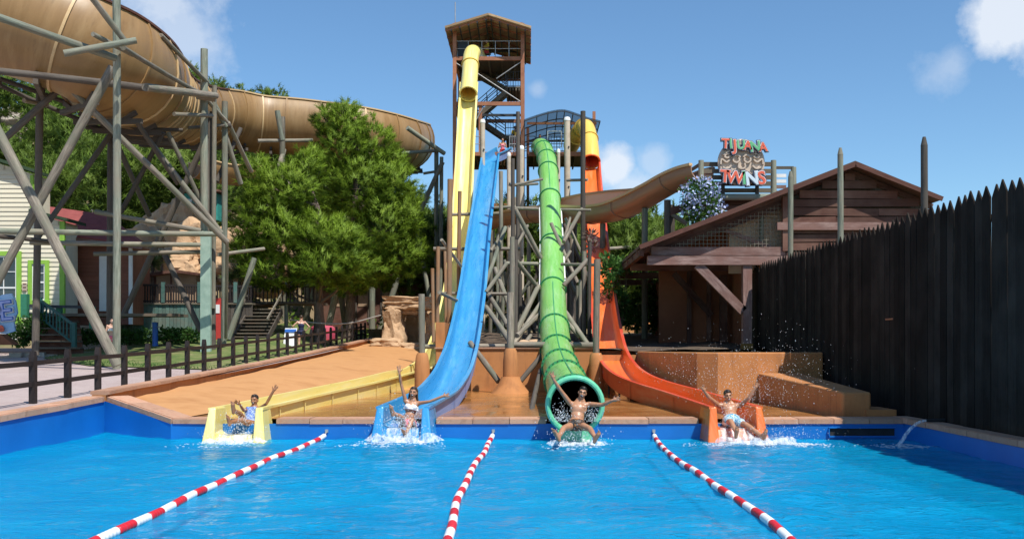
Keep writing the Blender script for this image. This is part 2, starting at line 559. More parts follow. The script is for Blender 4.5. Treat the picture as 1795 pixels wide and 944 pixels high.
def water_mat():
    m = bpy.data.materials.new('pool_water'); m.use_nodes = True
    nt = m.node_tree; nt.nodes.clear()
    out = nt.nodes.new('ShaderNodeOutputMaterial')
    g = nt.nodes.new('ShaderNodeNewGeometry').outputs['Position']
    n1 = noise_n(nt, mapped(nt, g, (1.0, 1.5, 1)), 5.0, 4, .6, .6)
    bp = nt.nodes.new('ShaderNodeBump'); bp.inputs['Strength'].default_value = .75; bp.inputs['Distance'].default_value = .07
    nt.links.new(n1, bp.inputs['Height'])
    fr = nt.nodes.new('ShaderNodeFresnel'); fr.inputs['IOR'].default_value = 1.33
    nt.links.new(bp.outputs[0], fr.inputs['Normal'])
    tr = nt.nodes.new('ShaderNodeBsdfTransparent'); tr.inputs[0].default_value = rgb(.62, .90, .98)
    gl = nt.nodes.new('ShaderNodeBsdfGlossy'); gl.inputs['Roughness'].default_value = .03
    nt.links.new(bp.outputs[0], gl.inputs['Normal'])
    df = nt.nodes.new('ShaderNodeBsdfDiffuse'); nt.links.new(ramp(nt, noise_n(nt, mapped(nt, g, (.35, .8, 1)), 1.0, 5, .65, .8), [(.3, (.001, .265, .54)), (.7, (.003, .40, .69))]), df.inputs[0])
    nt.links.new(bp.outputs[0], df.inputs['Normal'])
    body = nt.nodes.new('ShaderNodeMixShader'); body.inputs[0].default_value = .55
    nt.links.new(tr.outputs[0], body.inputs[1]); nt.links.new(df.outputs[0], body.inputs[2])
    mx = nt.nodes.new('ShaderNodeMixShader')
    fm = nt.nodes.new('ShaderNodeMath'); fm.operation = 'MULTIPLY'; fm.inputs[1].default_value = .72
    nt.links.new(fr.outputs[0], fm.inputs[0])
    nt.links.new(fm.outputs[0], mx.inputs[0]); nt.links.new(body.outputs[0], mx.inputs[1]); nt.links.new(gl.outputs[0], mx.inputs[2])
    nt.links.new(mx.outputs[0], out.inputs['Surface'])
    return m
M_water = water_mat()

def foam_mat():
    m, nt, b = nmat('white_water')
    b.inputs['Base Color'].default_value = rgb(.86, .90, .93); b.inputs['Roughness'].default_value = .35
    tr = nt.nodes.new('ShaderNodeBsdfTransparent'); mx = nt.nodes.new('ShaderNodeMixShader'); mx.inputs[0].default_value = .5
    out = [n for n in nt.nodes if n.type == 'OUTPUT_MATERIAL'][0]
    nt.links.new(tr.outputs[0], mx.inputs[1]); nt.links.new(b.outputs[0], mx.inputs[2]); nt.links.new(mx.outputs[0], out.inputs['Surface'])
    return m
M_foam = foam_mat()

def foliage(name, c1, c2, c3, tr=.25):
    m, nt, b = nmat(name)
    g = nt.nodes.new('ShaderNodeNewGeometry')
    f = noise_n(nt, g.outputs['Position'], 1.3, 4, .6)
    col = ramp(nt, f, [(.3, c1), (.52, c2), (.75, c3)])
    hs = nt.nodes.new('ShaderNodeHueSaturation')
    mr = node(nt, 'ShaderNodeMapRange', i_3=.7, i_4=1.3)
    nt.links.new(g.outputs['Random Per Island'], mr.inputs[0])
    nt.links.new(mr.outputs[0], hs.inputs['Value']); nt.links.new(col, hs.inputs['Color'])
    nt.links.new(hs.outputs[0], b.inputs['Base Color'])
    b.inputs['Roughness'].default_value = .6; b.inputs['Specular IOR Level'].default_value = .25
    out = [n for n in nt.nodes if n.type == 'OUTPUT_MATERIAL'][0]
    t = nt.nodes.new('ShaderNodeBsdfTranslucent'); nt.links.new(hs.outputs[0], t.inputs[0])
    mx = nt.nodes.new('ShaderNodeMixShader'); mx.inputs[0].default_value = tr
    nt.links.new(b.outputs[0], mx.inputs[1]); nt.links.new(t.outputs[0], mx.inputs[2])
    nt.links.new(mx.outputs[0], out.inputs['Surface'])
    return m
M_pine = foliage('pine_needles', (.10, .175, .014), (.18, .285, .024), (.27, .38, .042), .34)
M_pine_far = foliage('far_pine_needles', (.075, .13, .018), (.125, .20, .028), (.18, .25, .045), .3)
M_shrub = foliage('green_leaves', (.035, .085, .018), (.06, .14, .025), (.11, .21, .035), .3)
M_yucca = foliage('yucca_leaves', (.08, .13, .04), (.14, .2, .06), (.22, .27, .09), .3)
M_flower = mottled('pale_blue_petals', (.32, .38, .62), (.50, .55, .75), 8, .6, 0)
M_bark = wood('pine_bark', (.07, .05, .038), (.22, .165, .125), 6, 2.0, bs=.9, rnd=.1)
M_rock = mottled('sandstone', (.33, .19, .10), (.52, .35, .21), 1.3, .9, .8, 5, c3=(.42, .26, .15), bd=.08)
M_rock_grey = mottled('grey_limestone', (.24, .21, .18), (.44, .39, .33), .5, .9, .8, 3, c3=(.36, .28, .21), bd=.2)
M_soil = mottled('dark_gravel', (.055, .04, .03), (.15, .105, .07), 3.0, .95, .8, 25, bd=.04)
M_earth = mottled('dry_hillside', (.12, .11, .055), (.26, .19, .11), .35, .95, .6, 3, c3=(.10, .12, .035), bd=.1)

def grass_mat():
    m, nt, b = nmat('lawn_grass')
    g = nt.nodes.new('ShaderNodeNewGeometry').outputs['Position']
    f = noise_n(nt, g, 1.2, 6, .65)
    col = ramp(nt, f, [(.32, (.06, .11, .018)), (.5, (.12, .16, .035)), (.68, (.27, .23, .11))])
    nt.links.new(col, b.inputs['Base Color']); b.inputs['Roughness'].default_value = .9
    bump(nt, b, noise_n(nt, g, 30, 4, .7), .6, .03)
    return m
M_grass = grass_mat()

# ------------------------------------------------------------ terrain
def ramp01(x, a, b):
    t = max(0., min(1., (x - a) / (b - a))); return t * t * (3 - 2 * t)

def walk(Y):
    """height of the sloping plaza left of the pool"""
    d = Y - 20
    return .70 + .027 * d + (.00028 * d * d if d > 0 else 0)

def hill(x, y):
    base = walk(min(y, 58)) if y > 20 else walk(y)
    h = base
    rise = ramp01(y, 57, 135)
    amp = 6 + 17.5 * ramp01(-x, 0, 46)
    h += amp * rise
    # the rocky bank behind the red cottage
    h += 5.0 * ramp01(y, 51, 62) * ramp01(-x, 12.5, 17) * (1 - ramp01(-x, 55, 80))
    h += noise.noise(Vector((x * .05, y * .05, 3))) * 3.0 * rise + noise.noise(Vector((x * .15, y * .15, 8))) * .8 * ramp01(y, 57, 80)
    if y > 135: h += (y - 135) * .08 * ramp01(-x, -40, 40)
    return h

def terr(x, y):
    if -9.7 < x < 8.0 and y < 33.2: return -2.6
    if -9.7 < x < -3.0 and y < 60.5: return -1.5
    if x >= 8.0:
        if y < 33: return .38
        return .38 + 1.2 * ramp01(y, 33, 36) + (hill(x, y) - walk(min(y, 58))) * ramp01(y, 57, 80) + .05 * max(0, min(y, 60) - 36)
    if x > -9.7:
        return 1.70 + .045 * (min(y, 60) - 33) + (hill(x, y) - walk(min(y, 58))) * ramp01(y, 57, 80)
    return hill(x, y) - .03

def axis(a, b, fine_a, fine_b, fine, coarse):
    out, x = [], a
    while x < b:
        out.append(x)
        x += fine if fine_a <= x < fine_b else coarse
    out.append(b)
    return out
xs = sorted(set([round(v, 3) for v in axis(-300, 300, -48, 24, .8, 9)] + [-9.71, -9.69, -3.01, -2.99, 7.99, 8.01]))
ys = sorted(set([round(v, 3) for v in axis(-60, 420, 0, 66, .8, 7)] + [33.19, 33.21, 60.49, 60.51]))
vs = [(x, y, terr(x, y)) for y in ys for x in xs]
nx = len(xs)
b = MB(); b.add(vs, [(j * nx + i, j * nx + i + 1, (j + 1) * nx + i + 1, (j + 1) * nx + i) for j in range(len(ys) - 1) for i in range(nx - 1)])
b.build('ground', M_earth, smooth=True, kind='structure', fix=False)

def sheet(name, mat, xs, ys, zf, dz, kind='structure'):
    b = MB(); n = len(xs)
    b.add([(x, y, zf(x, y) + dz) for y in ys for x in xs], [(j * n + i, j * n + i + 1, (j + 1) * n + i + 1, (j + 1) * n + i) for j in range(len(ys) - 1) for i in range(n - 1)])
    return b.build(name, mat, smooth=True, kind=kind)
fr = lambda a, b_, n: [a + (b_ - a) * i / n for i in range(n + 1)]
# the paved plaza on the left
sheet('pavement', M_pave, fr(-46, -9.28, 30), fr(2, 50, 48), lambda x, y: hill(x, y), .012)
# lawn between the plaza and the trees, with its blades
LAWN = [(-15.2, 34.5), (-9.75, 32.0), (-9.75, 62), (-14, 62), (-21.5, 48.5), (-19.5, 40.0)]
b = MB()
cells = []
def in_poly(x, y, poly):
    c = False
    for i in range(len(poly)):
        (x1, y1), (x2, y2) = poly[i - 1], poly[i]
        if (y1 > y) != (y2 > y) and x < (x2 - x1) * (y - y1) / (y2 - y1) + x1: c = not c
    return c
b.add([(x, y, hill(x, y) + .045) for x, y in LAWN], [(0, 1, 2, 3, 4, 5)])
b.build('lawn', M_grass, kind='structure')
b = MB()
rg = random.Random(3)
while len(b.f) < 9000:
    x, y = rg.uniform(-22, -9.7), rg.uniform(32, 61)
    if not in_poly(x, y, LAWN): continue
    z = hill(x, y) + .04; a = rg.uniform(0, 6.28); h = rg.uniform(.05, .11)
    dx, dy = math.cos(a) * .02, math.sin(a) * .02
    b.add([(x - dx, y - dy, z), (x + dx, y + dy, z), (x + rg.uniform(-.05, .05), y + rg.uniform(-.05, .05), z + h)], [(0, 1, 2)])
o = b.build('grass', M_shrub, kind='stuff', fix=False)
tag(o, 'short green lawn grass behind the dark railing', 'grass')

# ------------------------------------------------------------ pool
YF, XR, XL = 20.0, 7.55, -9.05
ZF = -.34
b = MB()
def wall_q(p, q, zp, zq, mb=b):
    mb.add([(p[0], p[1], ZF - .05), (q[0], q[1], ZF - .05), (q[0], q[1], zq), (p[0], p[1], zp)], [(0, 1, 2, 3)])
ZC = .405           # top of the low coping
wl_l = lambda y: walk(y) + .06
rim = [(XL, 2.0), (XL, 12.0), (XL, 21.25), (-7.18, YF), (XR, YF), (XR, 2.0)]
ztop = [wl_l(2) - .1, wl_l(12) - .1, wl_l(21.25) - .1, ZC - .1, ZC - .1, ZC - .1]
for i in range(len(rim) - 1): wall_q(rim[i], rim[i + 1], ztop[i], ztop[i + 1])
wall_q(rim[-1], rim[0], ZC - .1, ZC - .1)
b.build('pool_wall', M_pool, kind='structure')
b = MB(); b.add([(XL - .02, 1.9, ZF), (XR + .02, 1.9, ZF), (XR + .02, YF + .02, ZF), (-7.18, YF + .02, ZF), (XL - .02, 21.28, ZF)], [(0, 1, 2, 3, 4)])
_in = [(XL + .006, 2.0), (XL + .006, 21.245), (-7.175, YF - .006), (XR - .006, YF - .006), (XR - .006, 2.0)]
for i in range(len(_in) - 1):
    p, q = _in[i], _in[i + 1]
    b.add([(p[0], p[1], ZF), (q[0], q[1], ZF), (q[0], q[1], -.015), (p[0], p[1], -.015)], [(0, 1, 2, 3)])
b.build('pool_floor', M_pool_floor, kind='structure')
# the dark overflow slot in the far right corner
th = thing('overflow_slot', 'black overflow slot in the far right corner of the pool wall', 'drain', (6.9, YF, .1))
b = MB()
b.box((6.7, YF - .012, .135), (1.30, .02, .15)); b.build('opening', M_blackline, th)
b = MB(); b.box((6.7, YF - .03, .05), (1.34, .06, .03)); b.box((6.7, YF - .03, .225), (1.34, .06, .02)); b.box((6.03, YF - .03, .137), (.02, .06, .14)); b.build('slot_frame', M_pool, th)

# water surface with real waves
rg = random.Random(11)
waves = []
for i in range(26):
    lam = rg.uniform(.25, 1.7); ang = rg.uniform(-math.pi, math.pi)
    k = 2 * math.pi / lam
    waves.append((k * math.cos(ang), k * math.sin(ang), rg.uniform(0, 6.28), 0.0036 * lam ** .9))
SPL = [(-5.66, 18.9), (-2.42, 18.9), (.9, 18.3), (4.05, 18.6), (6.9, 18.9)]
def wave_z(x, y):
    z = sum(a * math.sin(kx * x + ky * y + ph) for kx, ky, ph, a in waves)
    z *= .55 + .75 * (noise.noise(Vector((x * .22, y * .22, 5))) + .5)
    z += .010 * noise.noise(Vector((x * 1.7, y * 1.7, 1)))
    for sx, sy in SPL:
        d = math.hypot(x - sx, y - sy)
        if d < 5.5: z += .022 * math.exp(-d / 1.7) * math.sin(9 * d + 2.5 * noise.noise(Vector((x, y, 2)))) + .02 * math.exp(-d * d) * noise.noise(Vector((x * 6, y * 6, 0)))
    return z
b = MB()
wx = fr(XL - .01, XR + .01, 250)
wy = []
y = 2.0
while y < 21.27: wy.append(y); y += .14 if y < 8 else .075
n = len(wx)
b.add([(x, y, wave_z(x, y)) for y in wy for x in wx],
      [(j * n + i, j * n + i + 1, (j + 1) * n + i + 1, (j + 1) * n + i) for j in range(len(wy) - 1) for i in range(n - 1)
       if wy[j] < YF - .06 or wx[i] + .02 < XL + (wy[j] - 21.25) / (YF - 21.25) * (-7.18 - XL) ])
b.build('water', M_water, smooth=True, kind='structure', fix=False)

# coping stones round the basin, each laid on a mortar bed
def coping_run(parent, pts, w, th_, gap=.012, ln=.78, side=1, skip=(), name='coping_stone', mat=M_coping):
    """stones along a polyline of top inner edges; side = +1: body lies left of travel"""
    for i in range(len(pts) - 1):
        p, q = Vector(pts[i]), Vector(pts[i + 1])
        d = q - p; L = d.length; n = max(1, round(L / ln)); d.normalize()
        sd = Vector((-d.y, d.x, 0)).normalized() * side
        M = axes_to(d)
        for k in range(n):
            a, c = L * k / n + gap / 2, L * (k + 1) / n - gap / 2
            m = p + d * (a + c) / 2
            if any(lo < m.x < hi for lo, hi in skip): continue
            j = random.uniform(-.004, .004)
            piece(name, stone_me(mat), parent, m + sd * (w / 2 + j) - Vector((0, 0, th_ / 2 - j)), M @ Euler((random.uniform(-.006, .006), random.uniform(-.006, .006), random.uniform(-.006, .006))).to_matrix(), (c - a, w, th_))
_st = {}
def stone_me(mat):
    """slab with rounded long edges"""
    if mat.name not in _st:
        bm = bmesh.new(); bmesh.ops.create_cube(bm, size=1)
        es = [e for e in bm.edges if abs(e.verts[0].co.x - e.verts[1].co.x) > .5]
        bmesh.ops.bevel(bm, geom=es, offset=.10, segments=2, affect='EDGES')
        me = bpy.data.meshes.new('coping_stone'); bm.to_mesh(me); bm.free()
        me.materials.append(mat); _st[mat.name] = me
    return _st[mat.name]
SLOTS = ((-6.25, -5.06), (-3.05, -1.85), (0.36, 1.42), (3.42, 4.72))
b = MB()
lo = -7.18
for a, c in SLOTS + ((XR, 0),):
    b.box(((lo + a) / 2, YF + .33, ZC - .12), (a - lo, .62, .14)); lo = c
bed = b.build('pool_surround', M_mortar, kind='structure')
lo = -7.14
for a, c in SLOTS + ((XR - .0, 0),):
    coping_run(bed, [(lo, YF - .03, ZC), (a, YF - .03, ZC)], .66, .115, ln=.8, side=1); lo = c
# left, higher coping along the plaza edge and its ramped corner
b = MB()
b.beam((XL - .19, 2, wl_l(2) - .17), (XL - .19, 21.2, wl_l(21.2) - .17), .36, .2)
bed2 = b.build('plaza_edge', M_mortar, kind='structure')
coping_run(bed2, [(XL + .03, 2, wl_l(2)), (XL + .03, 21.2, wl_l(21.2))], .44, .13, ln=.85, side=1)
coping_run(bed2, [(XL + .05, 21.27, wl_l(21.25)), (-7.17, YF - .03, ZC + .005)], .55, .125, ln=.75, side=1)
# right coping below the tall fence
b = MB(); b.box((XR + .21, 11, ZC - .125), (.38, 18.4, .13))
bed3 = b.build('fence_kerb', M_mortar, kind='structure')
coping_run(bed3, [(XR - .03, 20.62, ZC + .012), (XR - .03, 2, ZC + .012)], .36, .115, ln=.9, side=1)
# raised kerb in the far right corner
b = MB(); b.box((7.33, 21.2, .47), (.62, 1.1, .14)); b.build('corner_step', M_plaster, kind='structure')
# near bank of the pool
b = MB(); b.box((-.5, .5, .2), (20, 3.0, .4)); b.build('near_pool_deck', M_pave, kind='structure')

# ------------------------------------------------------------ orange court behind the far edge
b = MB(); b.add([(-7.3, YF + .60, .36), (7.9, YF + .60, .36), (7.9, 33, .42), (-7.3, 33, .42)], [(0, 1, 2, 3)])
b.build('wet_floor', M_wet, kind='structure')
# sloping sandy bank between the plaza coping and the yellow run-out
U = crv([(XL + .02, 21.3, walk(21.3) - .10), (-9.28, 28, walk(28) - .13), (-9.42, 35, walk(35) - .15), (-9.45, 43, walk(43) - .15), (-9.4, 52, walk(52) - .12), (-9.2, 60, walk(60) - .1)], 8)
Lw = crv([(-7.15, 20.62, .40), (-6.75, 24, .41), (-5.9, 30, .43), (-5.2, 37, .58), (-4.9, 45, .98), (-4.7, 52, 1.45), (-4.5, 60, 2.0)], 8)
b = MB(); nn = 12
vs = []
for u, l in zip(U, Lw):
    for k in range(nn + 1):
        t = k / nn
        p = u.lerp(l, t)
        p.z += .10 * math.sin(math.pi * t) * ramp01(p.y, 24, 34) + .05 * noise.noise(p * .8)
        vs.append(p)
b.add(vs, [(j * (nn + 1) + i, j * (nn + 1) + i + 1, (j + 1) * (nn + 1) + i + 1, (j + 1) * (nn + 1) + i) for j in range(len(U) - 1) for i in range(nn)])
b.build('sandy_slope', M_sand, smooth=True, kind='structure')
# low wall and coping along the top of that bank
b = MB()
Uc = [u + Vector((-.16, 0, .12)) for u in U]
b.sweep(Uc, [(-.15, -.75), (.15, -.75), (.15, .06), (-.15, .06)])
bed4 = b.build('bank_wall', M_plaster, kind='structure')
pts = [u + Vector((.06, 0, .275)) for u in U[::3]] + [U[-1] + Vector((.06, 0, .275))]
coping_run(bed4, pts, .40, .09, ln=.9, side=1)
# retaining wall behind the court
b = MB()
b.box((-.45, 32.6, 1.05), (5.1, .35, 1.46))
b.box((-2.9, 41.3, 1.5), (.3, 17.0, 2.3))
b.box((2.75, 32.6, .95), (1.6, .34, 1.26))
b.build('retaining_wall', M_plaster, kind='structure')
b = MB(); b.box((-.45, 32.62, 1.805), (5.2, .50, .05)); b.build('retaining_wall_cap', M_coping, kind='structure')
b = MB(); b.add([(-6.2, 32.9, .41), (-2.8, 32.9, .41), (-2.8, 52, 1.2), (-5.6, 52, 1.2)], [(0, 1, 2, 3)]); b.build('trench_floor', M_sand, kind='structure')
# dark ground and stones behind it
b = MB()
gx, gy = fr(-2.9, 8.5, 24), fr(32.75, 50, 34)
n = len(gx)
b.add([(x, y, terr(x if x > -2.9 else -2.5, max(y, 33.3)) + .02 + .10 * noise.noise(Vector((x * .9, y * .9, 0))) if x < 8 else 1.5, ) if False else
       (x, y, 1.72 + .045 * (y - 33) + .03 + .09 * noise.noise(Vector((x * .9, y * .9, 0)))) for y in gy for x in gx],
      [(j * n + i, j * n + i + 1, (j + 1) * n + i + 1, (j + 1) * n + i) for j in range(len(gy) - 1) for i in range(n - 1)])
b.build('bare_ground', M_soil, smooth=True, kind='structure')

# curved planter wall on the right and the long low wall beside the fence
pw = [(3.55, 31.5), (3.75, 29.5), (4.1, 27.6), (4.55, 26.35), (4.95, 26.05), (6.02, 26.2), (7.8, 26.5)]
b = MB()
cl = [Vector((x, y, 1.0)) for x, y in pw]
b.sweep(cl, [(-.11, -.62), (.11, -.62), (.11, .70), (-.11, .70)])
o = b.build('planter_wall', M_plaster, kind='structure'); md = o.modifiers.new('b', 'BEVEL'); md.width = .04; md.segments = 3; md.limit_method = 'ANGLE'; md.angle_limit = R(60)
b = MB(); b.add([(x + .05, y + .1, 1.60) for x, y in pw] + [(7.8, 33, 1.66), (3.5, 33, 1.66)], [tuple(range(len(pw) + 2))])
b.build('planter_soil', M_soil, kind='structure')
b = MB()
b.add([(6.02, 26.1, .3), (6.55, 20.75, .3), (7.15, 20.75, .3), (7.15, 26.1, .3), (6.02, 26.1, 1.16), (6.55, 20.75, .90), (7.15, 20.75, .90), (7.15, 26.1, 1.16)],
      [(3, 2, 1, 0), (4, 5, 6, 7), (0, 1, 5, 4), (1, 2, 6, 5), (2, 3, 7, 6), (3, 0, 4, 7)])
o = b.build('side_wall', M_plaster, kind='structure'); md = o.modifiers.new('b', 'BEVEL'); md.width = .05; md.segments = 3
# ------------------------------------------------------------ slides
G_blue = gel('blue_gelcoat', (.025, .235, .50), (.05, .32, .61), .2, wear=(.14, .42, .66), dirt=(.09, .25, .40))
G_blue_out = gel('faded_blue_gelcoat', (.12, .24, .56), (.28, .36, .62), .4, wear=(.42, .36, .56))
G_yellow = gel('yellow_gelcoat', (.84, .68, .17), (.88, .76, .30), .22, wear=(.88, .80, .46))
G_green = gel('green_gelcoat', (.17, .46, .09), (.25, .56, .14), .2, wear=(.42, .64, .34))
G_green_d = gel('dark_green_flange', (.03, .24, .09), (.06, .33, .13), .3)
G_mint = gel('mint_gelcoat', (.10, .50, .27), (.22, .62, .40), .2)
G_orange = gel('orange_gelcoat', (.74, .13, .022), (.82, .20, .045), .22, wear=(.80, .32, .14))
G_red = gel('red_gelcoat', (.55, .045, .016), (.66, .085, .03), .3, wear=(.62, .25, .16))
G_yorange = gel('amber_gelcoat', (.74, .47, .075), (.80, .55, .13), .22)
G_tan = gel('tan_gelcoat', (.24, .135, .048), (.34, .20, .08), .36, wear=(.40, .26, .12), dirt=(.10, .05, .022), ring=True)
G_tan_rim = gel('pale_tan_rim', (.55, .37, .17), (.66, .46, .24), .4)
G_brown = gel('brown_gelcoat', (.27, .145, .085), (.38, .215, .13), .3, wear=(.38, .24, .15))
G_pink = gel('pinkish_brown_gelcoat', (.52, .29, .21), (.60, .37, .28), .35)
G_brown_rim = gel('honey_rim', (.60, .37, .17), (.68, .45, .23), .35)

def lower(path, h):
    return [Vector((p.x, p.y, p.z - h)) for p in path]

def chute_prof(w, h, t=.035, lip=.10):
    a = w / 2
    return [(-a - .03, h), (-a, .16), (-a + .035, .06), (-a + .13, 0), (a - .13, 0), (a - .035, .06), (a, .16), (a + .03, h),
            (a + .03 + lip, h), (a + .03 + lip, h - .05), (a + .03 + t, h - .05), (a + t + .01, -.06), (a - .04, -.09), (-a + .04, -.09), (-a - t - .01, -.06), (-a - .03 - t, h - .05), (-a - .03 - lip, h - .05), (-a - .03 - lip, h)]

def chute(parent, name, path, w, h, m_in, m_out, m_lip=None):
    """open chute: trough inside, faded outside, lips; three materials on one mesh"""
    b = MB(); b.sweep(path, chute_prof(w, h))
    mats = [m_in, m_out, m_lip or m_in]
    n = len(chute_prof(w, h))
    for i in range(len(b.f) - 2):
        k = i % n
        b.mi[i] = 0 if k < 7 else (2 if k in (7, 8, 9, 15, 16, 17) else 1)
    return b.build(name, mats, parent, smooth='auto')

def seams(parent, path, every, w, h, m, first=1):
    prof = [(-w / 2 - .10, h - .03), (-w / 2 - .08, -.08), (-w / 2 + .04, -.12), (w / 2 - .04, -.12), (w / 2 + .08, -.08), (w / 2 + .10, h - .03),
            (w / 2 + .06, h - .03), (w / 2 + .04, -.04), (w / 2 - .05, -.07), (-w / 2 + .05, -.07), (-w / 2 - .04, -.04), (-w / 2 - .06, h - .03)]
    for i in range(first, len(path) - 1, every):
        p, q = path[i], path[i + 1]; d = (q - p).normalized()
        dn = d.cross(Vector((0, 0, 1))).normalized().cross(d) * -.03; MB().sweep([p - d * .03 + dn, p + d * .03 + dn], prof, caps=False).build('flange', m, parent)

def exit_pods(parent, c, d, w, h, m, drop=.08):
    """the flared hollow ends of the side walls where the chute meets the water"""
    d = Vector((d.x, d.y, 0)).normalized(); sd = Vector((d.y, -d.x, 0))
    for s in (-1, 1):
        b = MB()
        inn, out = c + sd * s * (w / 2 - .02), c + sd * s * (w / 2 + .11)
        zt, zb = c.z + h, -drop
        f = lambda p, dz, fw, sw=0: Vector((p.x, p.y, dz)) + d * fw + sd * s * sw
        vs = [f(inn, zt, 0), f(out, zt, 0), f(out, zb, .26, .10), f(inn, zb, .26, -.01),
              f(inn, zt - .02, -.85), f(out, zt - .02, -.85), f(out, zb, -.95, .09), f(inn, zb, -.95, 0)]
        b.add(vs, [(0, 1, 2, 3), (5, 4, 7, 6), (1, 5, 6, 2), (4, 0, 3, 7), (0, 4, 5, 1), (3, 2, 6, 7)])
        o = b.build('side_panel', m, parent)
        md = o.modifiers.new('b', 'BEVEL'); md.width = .03; md.segments = 2
    b = MB()
    a0, a1 = c - sd * (w / 2 - .02), c + sd * (w / 2 - .02)
    b.add([Vector((a0.x, a0.y, c.z - .01)), Vector((a1.x, a1.y, c.z - .01)), Vector((a1.x, a1.y, -drop)) + d * .16, Vector((a0.x, a0.y, -drop)) + d * .16,
           Vector((a0.x, a0.y, c.z - .035)) - d * .4, Vector((a1.x, a1.y, c.z - .035)) - d * .4], [(0, 1, 2, 3), (0, 4, 5, 1)])
    b.build('front_lip', m, parent)

def brackets(parent, path, idx, w, m, zfloor):
    for i in idx:
        p = path[i]; t = (path[i + 1] - p).normalized(); sd = Vector((t.y, -t.x, 0)).normalized()
        b = MB()
        for s in (-1, 1):
            q = p + sd * s * (w / 2 - .06)
            b.tube(q + Vector((0, 0, -.03)), (q.x, q.y, zfloor), .03, n=8)
        b.beam(p - sd * w * .5 + Vector((0, 0, -.08)), p + sd * w * .5 + Vector((0, 0, -.08)), .06, .06)
        b.build('support_bracket', m, parent)

# --- blue open speed slide
H = .44
rim_b = [at(706, 712, 19.45), at(734, 699, 21.4), at(763, 684, 23.8), at(779, 668, 25.6), at(793, 648, 27.4), at(803, 624, 29.2), at(811, 598, 31.2), at(821, 550, 34.6), at(829, 500, 37.8), at(835, 450, 41.1), at(841, 400, 44.8), at(848, 350, 49.0), at(855, 306, 53.6), at(860, 270, 57.8)]
pb = lower(crv(rim_b, 6), H)
t = thing('water_slide', 'steep blue open chute slide coming down to the woman in white bikini', 'water slide', (pb[0].x, pb[0].y, 0), 'racing slides ending in the pool')
chute(t, 'chute', pb, .80, H, G_blue, G_blue_out, G_blue)
seams(t, pb, 9, .80, H, G_blue_out, 12)
exit_pods(t, pb[0] + Vector((0, 0, 0)), pb[0] - pb[1], .80, H, G_blue)
# short entry trough on the tower deck
ent = crv([at(860, 270, 57.8) - Vector((0, 0, H)), at(872, 268, 59.0) - Vector((0, 0, H - .1)), at(884, 262, 60.5) - Vector((0, 0, H - .15))], 4)
chute(t, 'entry_trough', ent, .8, H, G_blue, G_blue_out)
blue_path = pb

# --- yellow slide, from the tower top down behind the blue one and out to the left
H = .55
rim_y = [at(413, 714, 19.45), at(452, 706, 21.5), at(525, 690, 24.2), at(598, 675, 27.6), at(650, 664, 30.5), at(705, 650, 35), at(737, 642, 39), at(768, 610, 43.4), at(790, 540, 47.2), at(803, 455, 50.3), at(812, 345, 53.4), at(817, 250, 55.6), at(821, 178, 57.2), at(823, 140, 58.2)]
py_ = lower(crv(rim_y, 6), H)
t = thing('water_slide', 'yellow slide from the tower top with a long low run out on the left', 'water slide', (py_[0].x, py_[0].y, 0), 'racing slides ending in the pool')
chute(t, 'chute', py_, .80, H, G_yellow, G_yellow, G_yellow)
seams(t, py_, 4, .80, H, G_yellow, 6)
exit_pods(t, py_[0], py_[0] - py_[1], .80, H, G_yellow)
brackets(t, py_, range(10, 34, 3), .8, M_steel_grey, .42)
yellow_path = py_
def circ(r, n=20, a0=0):
    return [(r * math.cos(2 * math.pi * k / n + a0), r * math.sin(2 * math.pi * k / n + a0)) for k in range(n)]
def tube_part(parent, name, path, r, m_out, m_in=None, n=24, th=.03, fn=None, ups=None):
    b = MB(); P = fn or (lambda i, t: r)
    b.sweep(path, lambda i, t: circ(P(i, t), n), caps=False, ups=ups)
    no = len(b.f); b.cur = 1
    b.sweep(path, lambda i, t: circ(P(i, t) - th, n), caps=False, ups=ups)
    nv = len(path) * n
    b.cur = 0
    for base in (0, (len(path) - 1) * n):
        for k in range(n):
            k2 = (k + 1) % n
            b.f.append([base + k, base + k2, nv + base + k2, nv + base + k]); b.mi.append(0); b.uv.append([(0, 0)] * 4)
    return b.build(name, [m_out, m_in or m_out], parent, smooth='auto')
def ring(parent, name, p, d, r, w, m, n=24, t=.06, up=(0, 0, 1)):
    b = MB(); d = d.normalized()
    b.sweep([p - d * w * 1.02, p - d * w, p + d * w, p + d * w * 1.02], lambda i, tt: circ(r - .01 if i in (0, 3) else r + t, n), caps=False, ups=[up] * 4)
    return b.build(name, m, parent, smooth='auto')
ty = crv([at(821, 164, 57.1), at(822, 152, 57.5), at(824, 128, 58.1), at(825, 106, 58.8), at(828, 93, 59.8), at(835, 95, 61.0), at(842, 105, 62.0)], 5)
zup = [Vector((0, -1, .15))] * len(ty)
tube_part(t, 'tube_mouth', ty, .47, G_yellow, G_yorange, ups=zup)
ring(t, 'flange', ty[0], ty[1] - ty[0], .47, .04, G_yellow, up=zup[0])
ring(t, 'flange', ty[13], ty[14] - ty[13], .47, .03, G_yorange, up=zup[0])

